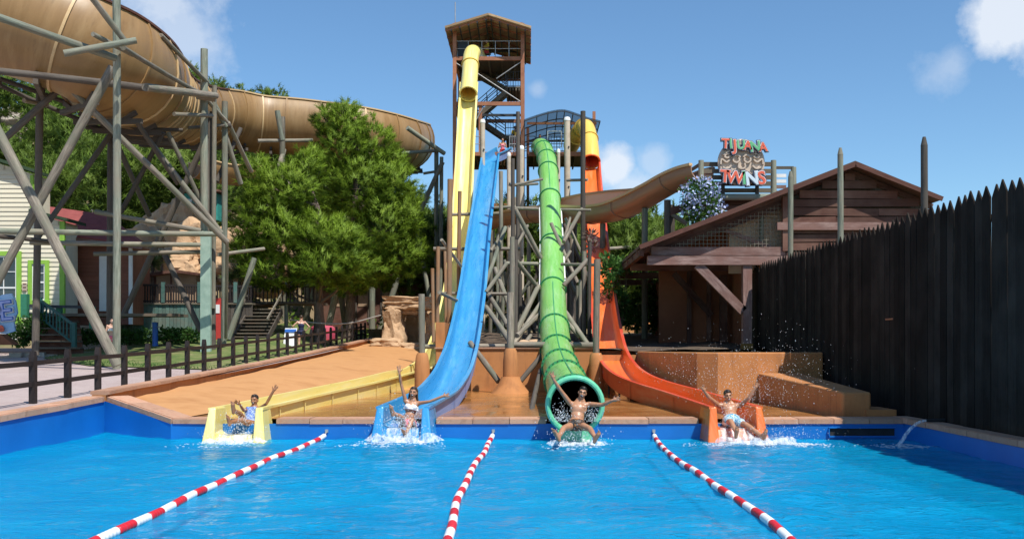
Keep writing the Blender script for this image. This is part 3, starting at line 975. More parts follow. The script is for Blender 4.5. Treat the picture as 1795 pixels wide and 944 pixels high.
# --- green closed tube
rim_g = [at(1008, 709, 19.25), at(1004, 698, 20.6), at(995, 678, 23.8), at(986, 655, 27.2), at(979, 630, 30.2), at(974, 598, 33.2), at(971, 562, 36.0), at(969, 515, 39.4), at(968, 468, 42.4), at(967, 420, 45.2), at(965, 372, 47.8), at(963, 325, 50.6), at(960, 290, 53.4), at(956, 270, 56.0), at(949, 258, 58.6), at(945, 258, 60.4)]
pg = crv(rim_g, 6)
t = thing('water_slide', 'green enclosed tube slide with the dark haired man shooting out of its mouth', 'water slide', (pg[0].x, pg[0].y, 0), 'racing slides ending in the pool')
RG = .50
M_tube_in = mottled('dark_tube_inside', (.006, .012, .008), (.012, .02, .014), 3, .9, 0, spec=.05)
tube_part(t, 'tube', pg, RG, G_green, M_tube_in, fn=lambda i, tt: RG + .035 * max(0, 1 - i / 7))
for i in (4, 15, 21, 27, 34, 43, 53, 63, 70, 75, 81):
    rn = ring(t, 'flange', pg[i], pg[i + 1] - pg[i], RG, .035, G_green_d)
    d = (pg[i + 1] - pg[i]).normalized(); sd = d.cross(Vector((0, 0, 1))).normalized(); u = sd.cross(d)
    if i < 40:
        b = MB()
        for k in range(16):
            an = math.pi * (k + .5) / 16 * 1.2 - .3
            b.tube(pg[i] + (sd * math.cos(an) + u * math.sin(an)) * (RG + .035) - d * .05, pg[i] + (sd * math.cos(an) + u * math.sin(an)) * (RG + .035) + d * .05, .016, n=6)
        b.build('bolt', M_steel_dark, rn)
# lengthwise joint along the crown of the tube
b = MB()
for i0, i1 in ((1, 43), (63, 82)):
    b.sweep([pg[i] for i in range(i0, i1)], [(-.014, RG - .02), (.014, RG - .02), (.014, RG + .018), (-.014, RG + .018)])
b.build('lengthwise_joint', G_green_d, t)
# pale side flanges of the middle length
b = MB()
for s in (-1, 1):
    b.sweep([pg[i] for i in range(43, 62)], [(s * (RG - .01), -.05), (s * (RG + .045), -.05), (s * (RG + .045), .03), (s * (RG - .01), .03)])
b.build('side_flange', M_white, t)
# thick pale mouth ring, standing in the water
d0 = (pg[0] - pg[1]).normalized()
b = MB(); nR = 36; vs = []
s0 = d0.cross(Vector((0, 0, 1))).normalized(); u0 = s0.cross(d0)
for k in range(nR):
    an = 2 * math.pi * k / nR
    for j in range(10):
        bn = 2 * math.pi * j / 10
        rr = .525 + .055 * math.cos(bn)
        vs.append(pg[0] + (s0 * math.cos(an) + u0 * math.sin(an)) * rr + d0 * (.065 * math.sin(bn)))
b.add(vs, [(k * 10 + j, ((k + 1) % nR) * 10 + j, ((k + 1) % nR) * 10 + (j + 1) % 10, k * 10 + (j + 1) % 10) for k in range(nR) for j in range(10)])
b.build('mouth_ring', G_mint, t, smooth=True)
b = MB(); c = pg[0] - Vector((0, 0, .50))
b.prism([c + s0 * a + d0 * .02 + Vector((0, 0, z)) for a, z in ((-.34, .02), (.34, .02), (.28, -.30), (-.28, -.30))], d0 * .16)
b.build('mouth_base', G_mint, t)
green_path = pg

# --- orange slide
H = .44
rim_o = [at(1290, 712, 19.45), at(1250, 700, 21.4), at(1196, 684, 24.0), at(1140, 668, 26.6), at(1106, 654, 28.4), at(1084, 635, 30.2), at(1070, 606, 32.6), at(1062, 560, 36.2), at(1056, 510, 39.8), at(1051, 460, 43.6), at(1046, 410, 47.4), at(1042, 360, 51.4), at(1038, 315, 54.6), at(1036, 282, 56.6)]
po = lower(crv(rim_o, 6), H)
t = thing('water_slide', 'orange slide with red sides ending below the man with both arms raised', 'water slide', (po[0].x, po[0].y, 0), 'racing slides ending in the pool')
chute(t, 'chute', po, .80, H, G_orange, G_red, G_red)
seams(t, po, 9, .80, H, G_red, 10)
exit_pods(t, po[0], po[0] - po[1], .80, H, G_orange)
brackets(t, po, range(9, 30, 5), .8, M_steel_dark, .42)
to = crv([at(1036, 283, 56.4), at(1035, 262, 57.0), at(1032, 240, 57.8), at(1027, 224, 58.8), at(1019, 226, 60.0), at(1010, 240, 61.0), at(1001, 256, 62.4)], 5)
zup = [Vector((.2, -1, .1))] * len(to)
tube_part(t, 'tube_mouth', to, .49, G_yorange, G_red, ups=zup)
for i in (0, 9, 18, 25): ring(t, 'flange', to[i], to[min(i + 1, len(to) - 1)] - to[max(i - 1, 0)], .49, .035, G_yorange if i else G_orange, up=zup[0])
orange_path = po

# --- big tan half-pipe on the left
def halfpipe(Rr, a_up, th, n=26):
    o = []
    for k in range(n + 1):
        an = R(180 - a_up + 0) + 0
        a = R(180 + -a_up) + (R(360 + a_up) - R(180 - a_up)) * k / n
        o.append((Rr * math.cos(a), Rr * math.sin(a) + Rr))
    i = [(x * (Rr - th) / Rr, (y - Rr) * (Rr - th) / Rr + Rr) for x, y in reversed(o)]
    return o + i
RT = 2.06
base_t = [at(-420, 60, 32.7), at(-180, 92, 33.1), at(-40, 118, 33.6), at(70, 150, 34.1), at(150, 186, 34.8), at(205, 214, 36.6), at(238, 232, 40.3), at(258, 243, 45.7), at(288, 250, 51.9), at(334, 254, 57.4), at(386, 257, 61.1), at(450, 267, 63.0), at(530, 273, 63.7), at(610, 283, 64.2), at(655, 291, 65.2), at(690, 298, 67.0), at(708, 298, 70.4), at(712, 294, 75.3), at(708, 290, 80)]
pt = crv(base_t, 6)
t = thing('raft_slide', 'huge tan half pipe slide curving overhead on timber posts at the left', 'water slide', (pt[30].x, pt[30].y, walk(pt[30].y)))
prof_t = halfpipe(RT, 33, .05)
b = MB(); b.sweep(pt, prof_t)
b.build('trough', G_tan, t, smooth='auto')
prof_r = halfpipe(RT + .06, 33, .06, 20)
acc = 0
for i in range(2, len(pt) - 2):
    acc += (pt[i + 1] - pt[i]).length
    if acc > 1.75:
        acc = 0
        d = (pt[i + 1] - pt[i]).normalized()
        MB().sweep([pt[i] - d * .045 - Vector((0, 0, .06)), pt[i] + d * .045 - Vector((0, 0, .06))], prof_r).build('rib', G_tan if random.random() < .6 else G_tan_rim, t, smooth='auto')
for s in (-1, 1):
    a = R(33)
    x, z = s * RT * math.cos(a), RT * (1 + math.sin(a))
    for pa, pb2, mm in ((0, 58, M_barn), (57, len(pt), G_tan_rim)):
        MB().sweep(pt[pa:pb2], [(x - .10, z - .02), (x + .10, z - .02), (x + .10, z + .06), (x - .10, z + .06)]).build('rim', mm, t)
# dark cradle boards under the trough
for i in range(8, len(pt) - 4, 5):
    d = (pt[i + 1] - pt[i]).normalized(); sd = d.cross(Vector((0, 0, 1))).normalized()
    b = MB(); b.beam(pt[i] - sd * 1.25 - Vector((0, 0, .16)), pt[i] + sd * 1.25 - Vector((0, 0, .16)), .16, .18)
    for s in (-1, 1):
        b.beam(pt[i] + sd * s * .55 - Vector((0, 0, .12)), pt[i] + sd * s * 1.05 + Vector((0, 0, .16)), .12, .16)
    b.build('cradle_board', M_log_dark, t)
tan_path = pt

# lower return trough of the same ride, glimpsed behind the posts
pl = crv([at(340, 312, 56), at(385, 322, 57), at(440, 326, 58), at(500, 322, 60), at(560, 316, 63)], 6)
t = thing('raft_slide', 'lower tan slide trough glimpsed behind the timber posts and the pine', 'water slide', (pl[8].x, pl[8].y, walk(50)))
MB().sweep(pl, halfpipe(1.0, 0, .05, 16)).build('trough', G_tan, t, smooth='auto')
for s in (-1, 1):
    MB().sweep(pl, [(s * 1.0 - .08, .98), (s * 1.0 + .08, .98), (s * 1.0 + .08, 1.05), (s * 1.0 - .08, 1.05)]).build('rim', G_tan_rim, t)
for i in (4, 12, 19):
    MB().tube(pl[i] - Vector((0, 0, .05)), (pl[i].x, pl[i].y, hill(pl[i].x, pl[i].y) - .3), .12, n=10).build('post', M_log, t, smooth='auto')

# --- brown body slide from the sign deck
H = 0
rb = [at(1232, 318, 40.6), at(1208, 324, 41.2), at(1180, 336, 42.0), at(1148, 354, 43.0), at(1112, 374, 44.4), at(1076, 388, 46.0), at(1036, 392, 47.6), at(990, 390, 49.0), at(940, 390, 50.4), at(896, 394, 52.2), at(860, 402, 54.6), at(835, 410, 58)]
prb = crv(rb, 6)
t = thing('water_slide', 'brown open slide curving down from the sign deck past the orange slide', 'water slide', (prb[30].x, prb[30].y, 1.9))
def bprof(i, tt, th=.045, n=18):
    bank = math.sin(math.pi * min(1, max(0, (tt - .25) / .55))) if .25 < tt < .8 else 0
    hr = .62 + .95 * bank       # right of travel = far side, banked up in the turn
    hl = .62 + .14 * bank
    Rr = .68
    o = [(-Rr, hl)]
    for k in range(n + 1):
        a = math.pi + math.pi * k / n
        o.append((Rr * math.cos(a), Rr * .62 * math.sin(a) + Rr * .62))
    o += [(Rr * 1.0, hr)]
    i_ = [(x * (Rr - th) / Rr, y + (th if abs(x) < .6 else 0)) for x, y in reversed(o)]
    return o + i_
b = MB(); b.sweep(prb, bprof)
npf = len(bprof(0, 0))
for i in range(len(b.f) - 2): b.mi[i] = 0 if (i % npf) < npf // 2 else 1
b.build('trough', [G_brown, G_pink], t, smooth='auto')
def rimprof(side):
    def f(i, tt):
        pr = bprof(i, tt); x, z = pr[0] if side < 0 else pr[npf // 2 - 1]
        return [(x - .09, z - .05), (x + .09, z - .05), (x + .09, z + .06), (x - .09, z + .06)]
    return f
MB().sweep(prb, rimprof(-1)).build('rim', G_brown_rim, t)
MB().sweep(prb, rimprof(1)).build('rim', G_brown, t)
for i in (12, 27, 36, 48):
    d = (prb[i + 1] - prb[i]).normalized()
    pr = bprof(i, i / (len(prb) - 1)); m = npf // 2
    pp = [(x * 1.07, z - .03) for x, z in pr[:m]] + [(x * .99, z) for x, z in reversed(pr[:m])]
    MB().sweep([prb[i] - d * .04, prb[i] + d * .04], pp).build('flange', G_brown, t)
for i in (21, 33, 45, 57):
    MB().tube(prb[i] - Vector((0, 0, .02)), (prb[i].x, prb[i].y, 1.7), .14, n=10).build('post', M_log_green, t, smooth='auto')
# ------------------------------------------------------------ timber trestles
def log(parent, a, c, w, mat=None, name=None, n=10, taper=1.0, foot=None, ext=0.0):
    """round log between two (px, py, Y) places; w = width in photograph pixels at its first end"""
    p, q = at(*a), at(*c)
    if foot is not None: q.z = foot
    r = w / 2 * a[2] / F
    if ext: d = (q - p).normalized(); p -= d * ext; q += d * ext
    if name is None:
        d = (q - p).normalized()
        name = 'post' if abs(d.z) > .95 else ('beam' if abs(d.z) < .35 else 'brace')
    b = MB().tube(p, q, r, r * taper, n=n, segs=4, wob=.0035)
    return b.build(name, mat or M_log, parent, smooth='auto', origin=(p + q) / 2)

A = thing('timber_trestle', 'nearest timber trestle of crossed grey logs under the tan half pipe', 'trestle', at(204, 640, 33.0), 'timber trestles under the tan half pipe')
logs_A = [
    ((204, -60, 31.2), (204, 646, 33.0), 14, M_log_green),
    ((198, 118, 32.6), (-40, 560, 32.2), 16, M_log),
    ((-46, 150, 31.6), (206, 640, 32.4), 19, M_log),
    ((-60, 10, 28.0), (203, 102, 31.0), 14, M_log_green),
    ((112, 94, 29.8), (239, 71, 30.6), 12, M_log_green),
    ((163, 60, 30.0), (232, 96, 32.0), 9, M_log),
    ((158, -8, 29.6), (222, 76, 30.8), 11, M_log),
    ((216, 84, 31.0), (352, 164, 38.6), 9, M_log),
    ((-30, 122, 32.0), (262, 155, 34.0), 13, M_log_dark),
    ((255, 153, 33.6), (378, 168, 39.4), 14, M_log),
    ((-30, 62, 33), (120, 172, 35.5), 9, M_log_dark),
    ((120, 152, 34.0), (398, 424, 38.0), 12, M_log),
    ((-20, 270, 34.2), (114, 148, 34.8), 12, M_log_dark),
    ((-30, 404, 33.4), (380, 410, 39.0), 11, M_log_green),
    ((-20, 412, 34.5), (98, 424, 36.5), 8, M_log_dark),
    ((52, 425, 36.2), (352, 429, 39.6), 9, M_log),
    ((166, 371, 38.4), (352, 404, 39.6), 9, M_log),
    ((164, 445, 38.8), (372, 441, 40.2), 8, M_log),
    ((0, 150, 37), (192, 232, 38.6), 8, M_log_dark),
    ((42, 176, 36.0), (82, 184, 37.4), 8, M_log),
]
for a, c, w, m in logs_A: log(A, a, c, w, m)
log(A, (70, 165, 37.0), (62, 622, 37.0), 13, M_log_dark)
log(A, (194, 205, 39.6), (192, 612, 39.6), 11, M_log_dark)
log(A, (196, 232, 39.4), (58, 428, 37.2), 9, M_log_dark)
log(A, (228, 196, 37.0), (312, 322, 39.2), 9, M_log_dark)
log(A, (286, 232, 38.6), (212, 372, 39.4), 9, M_log_dark)
log(A, (200, 240, 39.4), (262, 378, 42.0), 9, M_log_dark)
log(A, (294, 232, 39.0), (352, 352, 40.0), 8, M_log)
log(A, (224, 196, 38.2), (388, 408, 39.8), 9, M_log)
log(A, (0, 138, 36), (260, 232, 38.5), 8, M_log_dark)
log(A, (150, 224, 38.0), (320, 228, 40.0), 7, M_log_dark)
log(A, (305, 200, 37.6), (372, 203, 39.8), 7, M_log)
B_ = thing('timber_trestle', 'clump of three tall posts with a pale green foot beside the lawn', 'trestle', at(362, 617, 40.0), 'timber trestles under the tan half pipe')
log(B_, (358, 86, 39.6), (358, 420, 39.9), 13, M_log_green)
log(B_, (358, 240, 39.9), (360, 620, 40.0), 14, M_log)
b = MB().box(at(361, 512, 39.6) , (.40, .16, at(361, 405, 39.6).z - at(361, 618, 39.6).z)); b.build('pale_sheathing', mottled('pale_green_sheathing', (.22, .32, .26), (.34, .45, .37), 3, .6, .1), B_)
log(B_, (368, 196, 40.5), (372, 612, 40.6), 13, M_log_dark)
log(B_, (376, 150, 40.2), (374, 540, 40.4), 8, M_log)
log(B_, (394, 178, 41.4), (392, 604, 41.4), 10, M_log_green)
log(B_, (345, 167, 39.4), (378, 172, 39.5), 14, M_log)
log(B_, (374, 180, 40.6), (396, 222, 41.2), 9, M_log_green)
log(B_, (392, 228, 41.4), (422, 322, 42.6), 9, M_log)
log(B_, (282, 62, 35.8), (364, 145, 39.8), 8, M_log)
log(B_, (352, 163, 39.4), (398, 214, 41.2), 7, M_log)
log(B_, (392, 218, 41.2), (404, 220, 41.4), 8, M_log_dark)
log(B_, (422, 225, 42.6), (380, 318, 41.6), 8, M_log_dark)
log(B_, (358, 250, 42.0), (214, 556, 43.0), 11, M_log_dark)
log(B_, (286, 440, 41.2), (352, 580, 40.4), 10, M_log_dark)
log(B_, (398, 420, 38.6), (396, 592, 41.2), 6, M_log)
log(B_, (384, 446, 41.6), (462, 436, 45.4), 7, M_log)
log(B_, (330, 224, 40.0), (398, 219, 41.2), 6, M_log)
log(B_, (400, 215, 41.4), (440, 300, 44), 8, M_log)
Cc = thing('timber_trestle', 'leaning pale green props and post left of the pine trunks', 'trestle', at(402, 590, 45.0), 'timber trestles under the tan half pipe')
log(Cc, (446, 452, 45.6), (400, 594, 45.2), 10, M_log_green)
log(Cc, (486, 194, 57.6), (495, 246, 57.8), 9, M_log_green)
log(Cc, (495, 205, 57.8), (496, 600, 58.2), 10, M_log)
log(Cc, (452, 247, 57.4), (548, 246, 58.8), 7, M_log)
log(Cc, (498, 262, 58.0), (440, 460, 55.2), 9, M_log)
log(Cc, (492, 280, 58.2), (560, 470, 59.0), 9, M_log)
log(Cc, (538, 470, 59.2), (538, 600, 59.2), 10, M_log)
log(Cc, (556, 490, 59.0), (524, 600, 59.4), 9, M_log_green)
log(Cc, (596, 484, 57.0), (572, 590, 57.0), 11, M_log_green)
log(Cc, (590, 470, 58.2), (608, 590, 58.4), 10, M_log)
log(Cc, (652, 500, 65.0), (652, 596, 65.0), 11, M_log_green)
D_ = thing('timber_trestle', 'far timber trestle between the pine and the steel tower', 'trestle', at(768, 560, 54.0), 'timber trestles under the tan half pipe')
log(D_, (765, 262, 63.6), (764, 580, 64.0), 8, M_log_green)
log(D_, (774, 275, 63.2), (771, 588, 63.6), 7, M_log_green)
log(D_, (714, 224, 61.0), (779, 269, 63.0), 8, M_log_green)
log(D_, (680, 270, 62.2), (768, 264, 63.4), 6, M_log_green)
log(D_, (776, 284, 63.0), (736, 372, 63.0), 8, M_log)
log(D_, (742, 304, 63.4), (768, 300, 63.4), 5, M_log)
log(D_, (698, 486, 64.0), (662, 590, 64.0), 10, M_log_green)
log(D_, (728, 380, 63.6), (752, 520, 63.6), 8, M_log_green)
log(D_, (736, 445, 64.0), (764, 447, 64.0), 6, M_log_dark)

# ---------------- racing slide supports: three log posts set in orange concrete feet
def cone_foot(parent, p, zb, zt, r0, r1, mat=M_plaster):
    b = MB(); h = zt - zb
    b.lathe((p.x, p.y, zb), [(r0, 0), (r0 * .98, h * .7), (r1 * 1.3, h * .93), (r1, h)], 18)
    return b.build('concrete_foot', mat, parent, smooth='auto')
def skirt(parent, p, zb, r, h):
    b = MB(); b.lathe((p.x, p.y, zb), [(r, 0), (r * .62, h * .55), (r * .45, h)], 20)
    return b.build('concrete_skirt', M_plaster, parent, smooth='auto')
S1 = thing('slide_trestle', 'timber trestle left of the blue slide on a round orange foot', 'trestle', at(740, 690, 29.6), 'timber trestles under the racing slides')
p = at(740, 620, 29.6)
cone_foot(S1, p, .40, at(0, 618, 29.6).z, .23, .14)
log(S1, (739, 515, 29.6), (740, 624, 29.6), 11, M_log)
log(S1, (742, 607, 33.2), (890, 606, 33.2), 8, M_log)
log(S1, (768, 432, 34), (766, 606, 34), 7, M_log_rust)
log(S1, (789, 314, 37), (787, 612, 37), 9, M_log_rust)
log(S1, (806, 335, 43), (804, 560, 43), 7, M_log_rust)
log(S1, (760, 436, 44.5), (912, 436, 44.5), 7, M_log)
log(S1, (768, 514, 38.8), (902, 515, 38.8), 6, M_log)
log(S1, (774, 420, 36.8), (808, 466, 38.4), 6, M_log)
log(S1, (790, 376, 49.5), (880, 374, 49.5), 6, M_log)
log(S1, (770, 600, 34.2), (792, 566, 35.0), 8, M_log)
log(S1, (770, 512, 33.6), (800, 526, 36), 7, M_log)
S2 = thing('slide_trestle', 'middle trestle between the blue and green slides, bolted log post on a cone foot', 'trestle', at(895, 690, 30.8), 'timber trestles under the racing slides')
p = at(895, 620, 30.8)
cone_foot(S2, p, .40, at(0, 610, 30.8).z, .24, .15)
skirt(S2, p, .40, .62, .52)
log(S2, (895, 512, 30.8), (895, 612, 30.8), 12, M_log)
log(S2, (898, 415, 32.2), (897, 606, 32.2), 9, M_log)
log(S2, (908, 196, 44.5), (905, 612, 45.0), 7, M_log_dark)
log(S2, (899, 278, 41.5), (899, 612, 41.5), 7, M_log_dark)
log(S2, (904, 420, 37), (903, 612, 37), 8, M_log_dark)
for a, c, w, m in [
    ((885, 461, 40.4), (942, 462, 41.6), 7, M_log), ((886, 463, 40.2), (884, 455, 40.2), 6, M_log),
    ((898, 325, 41.6), (950, 314, 46), 5, M_log), ((896, 325, 45.0), (942, 322, 48.6), 5, M_log),
    ((896, 365, 41.8), (942, 366, 45), 6, M_log), ((866, 364, 49), (905, 362, 49), 5, M_log),
    ((903, 366, 41.8), (948, 452, 42.6), 8, M_log), ((901, 452, 38.4), (948, 510, 39.8), 8, M_log),
    ((944, 500, 39.6), (899, 594, 38), 9, M_log), ((950, 528, 38.6), (898, 606, 36.0), 8, M_log), ((952, 545, 38), (906, 588, 35), 8, M_log),
    ((852, 538, 36.4), (894, 598, 33.0), 9, M_log), ((856, 516, 38.4), (890, 570, 35), 8, M_log), ((888, 462, 38), (852, 512, 37), 7, M_log),
    ((886, 398, 43), (850, 500, 41), 7, M_log_green), ((860, 440, 42), (874, 420, 43), 6, M_log), ((868, 470, 41), (902, 560, 39), 8, M_log),
    ((824, 600, 32.3), (874, 668, 31.0), 10, M_log), ((952, 620, 31.6), (912, 668, 30.8), 9, M_log_dark),
    ((900, 604, 31.6), (1046, 605, 31.4), 11, M_log), ((878, 300, 47), (878, 530, 47), 7, M_log), ((872, 410, 46.5), (872, 560, 46.5), 6, M_log_green),
    ((925, 395, 44), (900, 440, 43), 6, M_log), 
    ((912, 480, 40), (912, 606, 40), 7, M_log_dark), ((926, 500, 42), (928, 600, 42), 6, M_log), ((905, 620, 33), (930, 588, 36), 8, M_log),
]: log(S2, a, c, w, m)
S3 = thing('slide_trestle', 'right trestle between the green and orange slides with tall dark posts', 'trestle', at(1046, 690, 30.6), 'timber trestles under the racing slides')
p = at(1045, 620, 30.6)
cone_foot(S3, p, .40, at(0, 618, 30.6).z, .23, .15)
log(S3, (1047, 454, 30.6), (1045, 622, 30.6), 12, M_log)
log(S3, (1022, 195, 45.2), (1023, 606, 45.4), 9, M_log_dark)
log(S3, (1034, 424, 37), (1033, 606, 37), 7, M_log_dark)
for a, c, w, m in [
    ((984, 463, 41), (1048, 464, 40), 6, M_log), ((994, 316, 46), (1030, 315, 45.2), 5, M_log), ((984, 367, 45), (1036, 368, 44.6), 5, M_log),
    ((1020, 366, 45), (988, 424, 43), 7, M_log), ((1030, 455, 39.6), (988, 500, 39), 8, M_log), ((1017, 490, 40), (1016, 606, 40), 6, M_log),
    ((1024, 440, 42), (1024, 606, 42), 8, M_log), ((1012, 500, 43), (1012, 600, 43), 6, M_log_green), ((990, 545, 37), (1032, 606, 34), 9, M_log),
    ((990, 560, 36), (1018, 592, 35), 8, M_log), ((950, 520, 42), (1000, 440, 43.6), 6, M_log),
    ((948, 648, 29.8), (929, 736, 22.5), 8, M_log_dark), ((998, 655, 29), (1022, 682, 26), 9, M_log),
    ((1000, 380, 45), (975, 470, 44), 5, M_log), ((1108, 432, 60), (1060, 436, 58), 6, M_log)]: log(S3, a, c, w, m)

# the crowded far part of the lattice, log by log
rgl = random.Random(77)
for k in range(34):
    Yk = rgl.uniform(43, 55)
    if k % 2:
        px = rgl.uniform(858, 1018); y0 = rgl.uniform(330, 480); px2 = px + rgl.uniform(-5, 5); y2 = 596
    else:
        px = rgl.uniform(862, 1010); y0 = rgl.uniform(380, 520); px2 = px + rgl.choice((-1, 1)) * rgl.uniform(26, 58); y2 = y0 + rgl.uniform(60, 120)
    log(S2 if px < 950 else S3, (px, y0, Yk), (px2, min(598, y2), Yk + rgl.uniform(-1, 1)), rgl.uniform(5, 7.5), rgl.choice((M_log, M_log, M_log_dark, M_log_green)), n=8)
for px, y0, y2, w in ((758, 470, 600, 6), (780, 440, 600, 5)):
    log(S1, (px, y0, 40), (px + 2, y2, 40), w, M_log_rust)
# big pale bolted poles of the tower front
for px, y0, Yp, w, lab in [(846, 214, 57.0, 9, 'pale round pole with white cap between the yellow and blue slide tops'), (914, 260, 56.6, 9, 'pale round pole just right of the blue slide top'),
                      (892, 272, 55.6, 7, 'short pale pole below the blue slide entry'), (994, 210, 57.6, 11, 'tall pale pole with white cap left of the amber tube'), (979, 266, 56.0, 6, 'slim pale pole right beside the green tube top')]:
    P = at(px, y0, Yp); r = w / 2 * Yp / F
    t = thing('pole', lab, 'pole', (P.x, P.y, 2.7))
    MB().tube((P.x, P.y, 2.4), P, r * 1.02, r, n=14, segs=6, wob=.001).build('shaft', mottled('weathered_cream_pole', (.34, .27, .19), (.52, .44, .34), 1.6, .8, .25, 10, c3=(.44, .37, .28)) if px == 846 else bpy.data.materials['weathered_cream_pole'], t, smooth='auto')
    MB().lathe(P, [(r * 1.06, -.06), (r * 1.08, .05), (r * .8, .14), (r * .2, .17)], 14).build('cap', M_white, t, smooth='auto')
    for k in range(4):
        z = P.z - 1.6 - k * 2.3
        if z > 4: MB().tube((P.x + r * .5, P.y - r - .04, z), (P.x + r * .5, P.y - r * .6, z), .05, n=8).build('bolt', M_steel_dark, t)

# ------------------------------------------------------------ steel slide tower
TY, TB = 60.0, 64.6
tx0, tx1 = at(797, 0, TY).x, at(916, 0, TY).x
tow = thing('slide_tower', 'tall rust coloured steel tower with zigzag stairs and a pitched roof', 'tower', ((tx0 + tx1) / 2, 62, 2.9))
zt = at(0, 78, TY).z; zd = at(0, 103, TY).z; zp = at(0, 270, TY).z
def col(x, y, z0, z1, w=.22): MB().box((x, y, (z0 + z1) / 2), (w, w, z1 - z0)).build('column', M_steel_rust, tow)
for x in (tx0, tx1):
    for y in (TY, TB): col(x, y, 2.4, zt + 1.25)
col(at(842, 0, TY).x, TY + .1, zp, at(0, 182, TY).z, .2)
for yy, nm in ((103, 1), (182, 0), (270, 1), (360, 0)):
    z = at(0, yy, TY).z
    for y in (TY, TB): MB().box(((tx0 + tx1) / 2, y + .005, z), (tx1 - tx0 - .2, .16, .22)).build('beam', M_steel_rust, tow)
    for x in (tx0, tx1): MB().box((x, (TY + TB) / 2, z), (.16, TB - TY - .2, .22)).build('beam', M_steel_rust, tow)
z = at(0, 198, TY).z; MB().box(((tx0 + tx1) / 2 + .7, TY + .6, z), (2.6, .14, .14)).build('beam', M_steel_dark, tow)
def deck(x0, x1, y0, y1, z, nm='deck', par=None):
    d = MB().box(((x0 + x1) / 2, (y0 + y1) / 2, z), (x1 - x0, y1 - y0, .08)).build(nm, M_deck_wood, par or tow)
    for k in range(5):
        xx = x0 + (x1 - x0) * (k + .5) / 5
        MB().box((xx, (y0 + y1) / 2, z - .13), (.08, y1 - y0 - .02, .16)).build('joist', M_deck_wood, d)
    return d
deck(tx0 + .1, tx1 - .1, TY + .1, TB - .1, zd + .07)
deck(tx0 + .1, tx1 - .1, TY + .1, TB - .1, zp + .07)
def rail(par, p, q, h=.95, n=3, mat=M_steel_grey, bars=0, r=.022):
    p, q = Vector(p), Vector(q)
    b = MB()
    for k in range(n + 1):
        a = p.lerp(q, k / n); b.tube(a, a + Vector((0, 0, h)), r, n=6)
    for hh in (h, h * .52): b.tube(p + Vector((0, 0, hh)), q + Vector((0, 0, hh)), r, n=6)
    if bars:
        for k in range(bars + 1):
            a = p.lerp(q, k / bars); b.tube(a + Vector((0, 0, .08)), a + Vector((0, 0, h)), r * .55, n=5)
        b.tube(p + Vector((0, 0, .08)), q + Vector((0, 0, .08)), r * .8, n=5)
    return b.build('railing', mat, par)
rail(tow, (tx0, TY, zd + .11), (tx1, TY, zd + .11), .95, 5)
rail(tow, (tx0, TB, zd + .11), (tx1, TB, zd + .11), .95, 4)
rail(tow, (tx1, TY, zd + .11), (tx1, TB, zd + .11), .95, 4)
rail(tow, (tx0, TY, zd + .11), (tx0, TB, zd + .11), .95, 4)
rail(tow, (tx0, TY, zp + .11), (at(842, 0, TY).x, TY, zp + .11), .95, 2)
rail(tow, (at(893, 0, TY).x, TY, zp + .11), (tx1, TY, zp + .11), .95, 1, bars=8)
MB().box((tx0 + .45, TY + .5, zd + .62), (.6, .5, 1.0)).build('locker', M_steel_dark, tow)
# zigzag stairs
def flight(a, c, y, wd=.9):
    (x0, z0), (x1, z1) = a, c
    f = MB()
    for s in (-1, 1): f.beam((x0, y + s * wd / 2, z0), (x1, y + s * wd / 2, z1), .07, .28)
    o = f.build('stair_stringer', M_deck_wood, tow)
    n = 9
    for k in range(n):
        t = (k + .5) / n
        piece('stair_tread', unit_box(M_deck_wood), o, (x0 + (x1 - x0) * t, y, z0 + (z1 - z0) * t + .04), (0, 0, 0), (.26, wd - .08, .05))
    b = MB()
    for s in (-1, 1):
        for h in (.55, .95): b.tube((x0, y + s * wd / 2, z0 + h), (x1, y + s * wd / 2, z1 + h), .025, n=6)
        for k in range(4):
            t = k / 3; b.tube((x0 + (x1 - x0) * t, y + s * wd / 2, z0 + (z1 - z0) * t), (x0 + (x1 - x0) * t, y + s * wd / 2, z0 + (z1 - z0) * t + .95), .022, n=6)
    b.build('stair_rail', M_steel_dark, o)
def tp(px, py, Y=62): p = at(px, py, Y); return (p.x, p.z)
S = [(836, 130, 63.4), (889, 160, 63.4), (889, 162, 61.6), (836, 208, 61.6), (836, 210, 63.4), (886, 244, 63.4), (880, 246, 61.6), (846, 276, 61.6)]
for k in range(0, 6, 2):
    flight(tp(*S[k]), tp(*S[k + 1]), S[k][2])
    z = at(0, S[k + 1][1], 62).z
    right = S[k + 1][0] > 860
    xa, xb = (at(887, 0, 62).x, tx1 - .12) if right else (tx0 + .12, at(838, 0, 62).x)
    deck(xa, xb, TY + 1.0, TB - .2, z, 'landing')
    rail(tow, (xa, TY + 1.0, z), (xb, TY + 1.0, z), .95, 2, M_steel_dark, 6)
    rail(tow, (xb if right else xa, TY + 1.0, z), (xb if right else xa, TB - .2, z), .95, 2, M_steel_dark, 6)
# thin diagonal ties
for a, c in (((798, 110), (835, 132)), ((914, 108), (870, 138)), ((836, 128), (912, 178)), ((846, 190), (826, 226))):
    MB().tube(at(*a, TY - .05), at(*c, TY - .05), .03, n=6).build('tie_rod', M_steel_grey, tow)
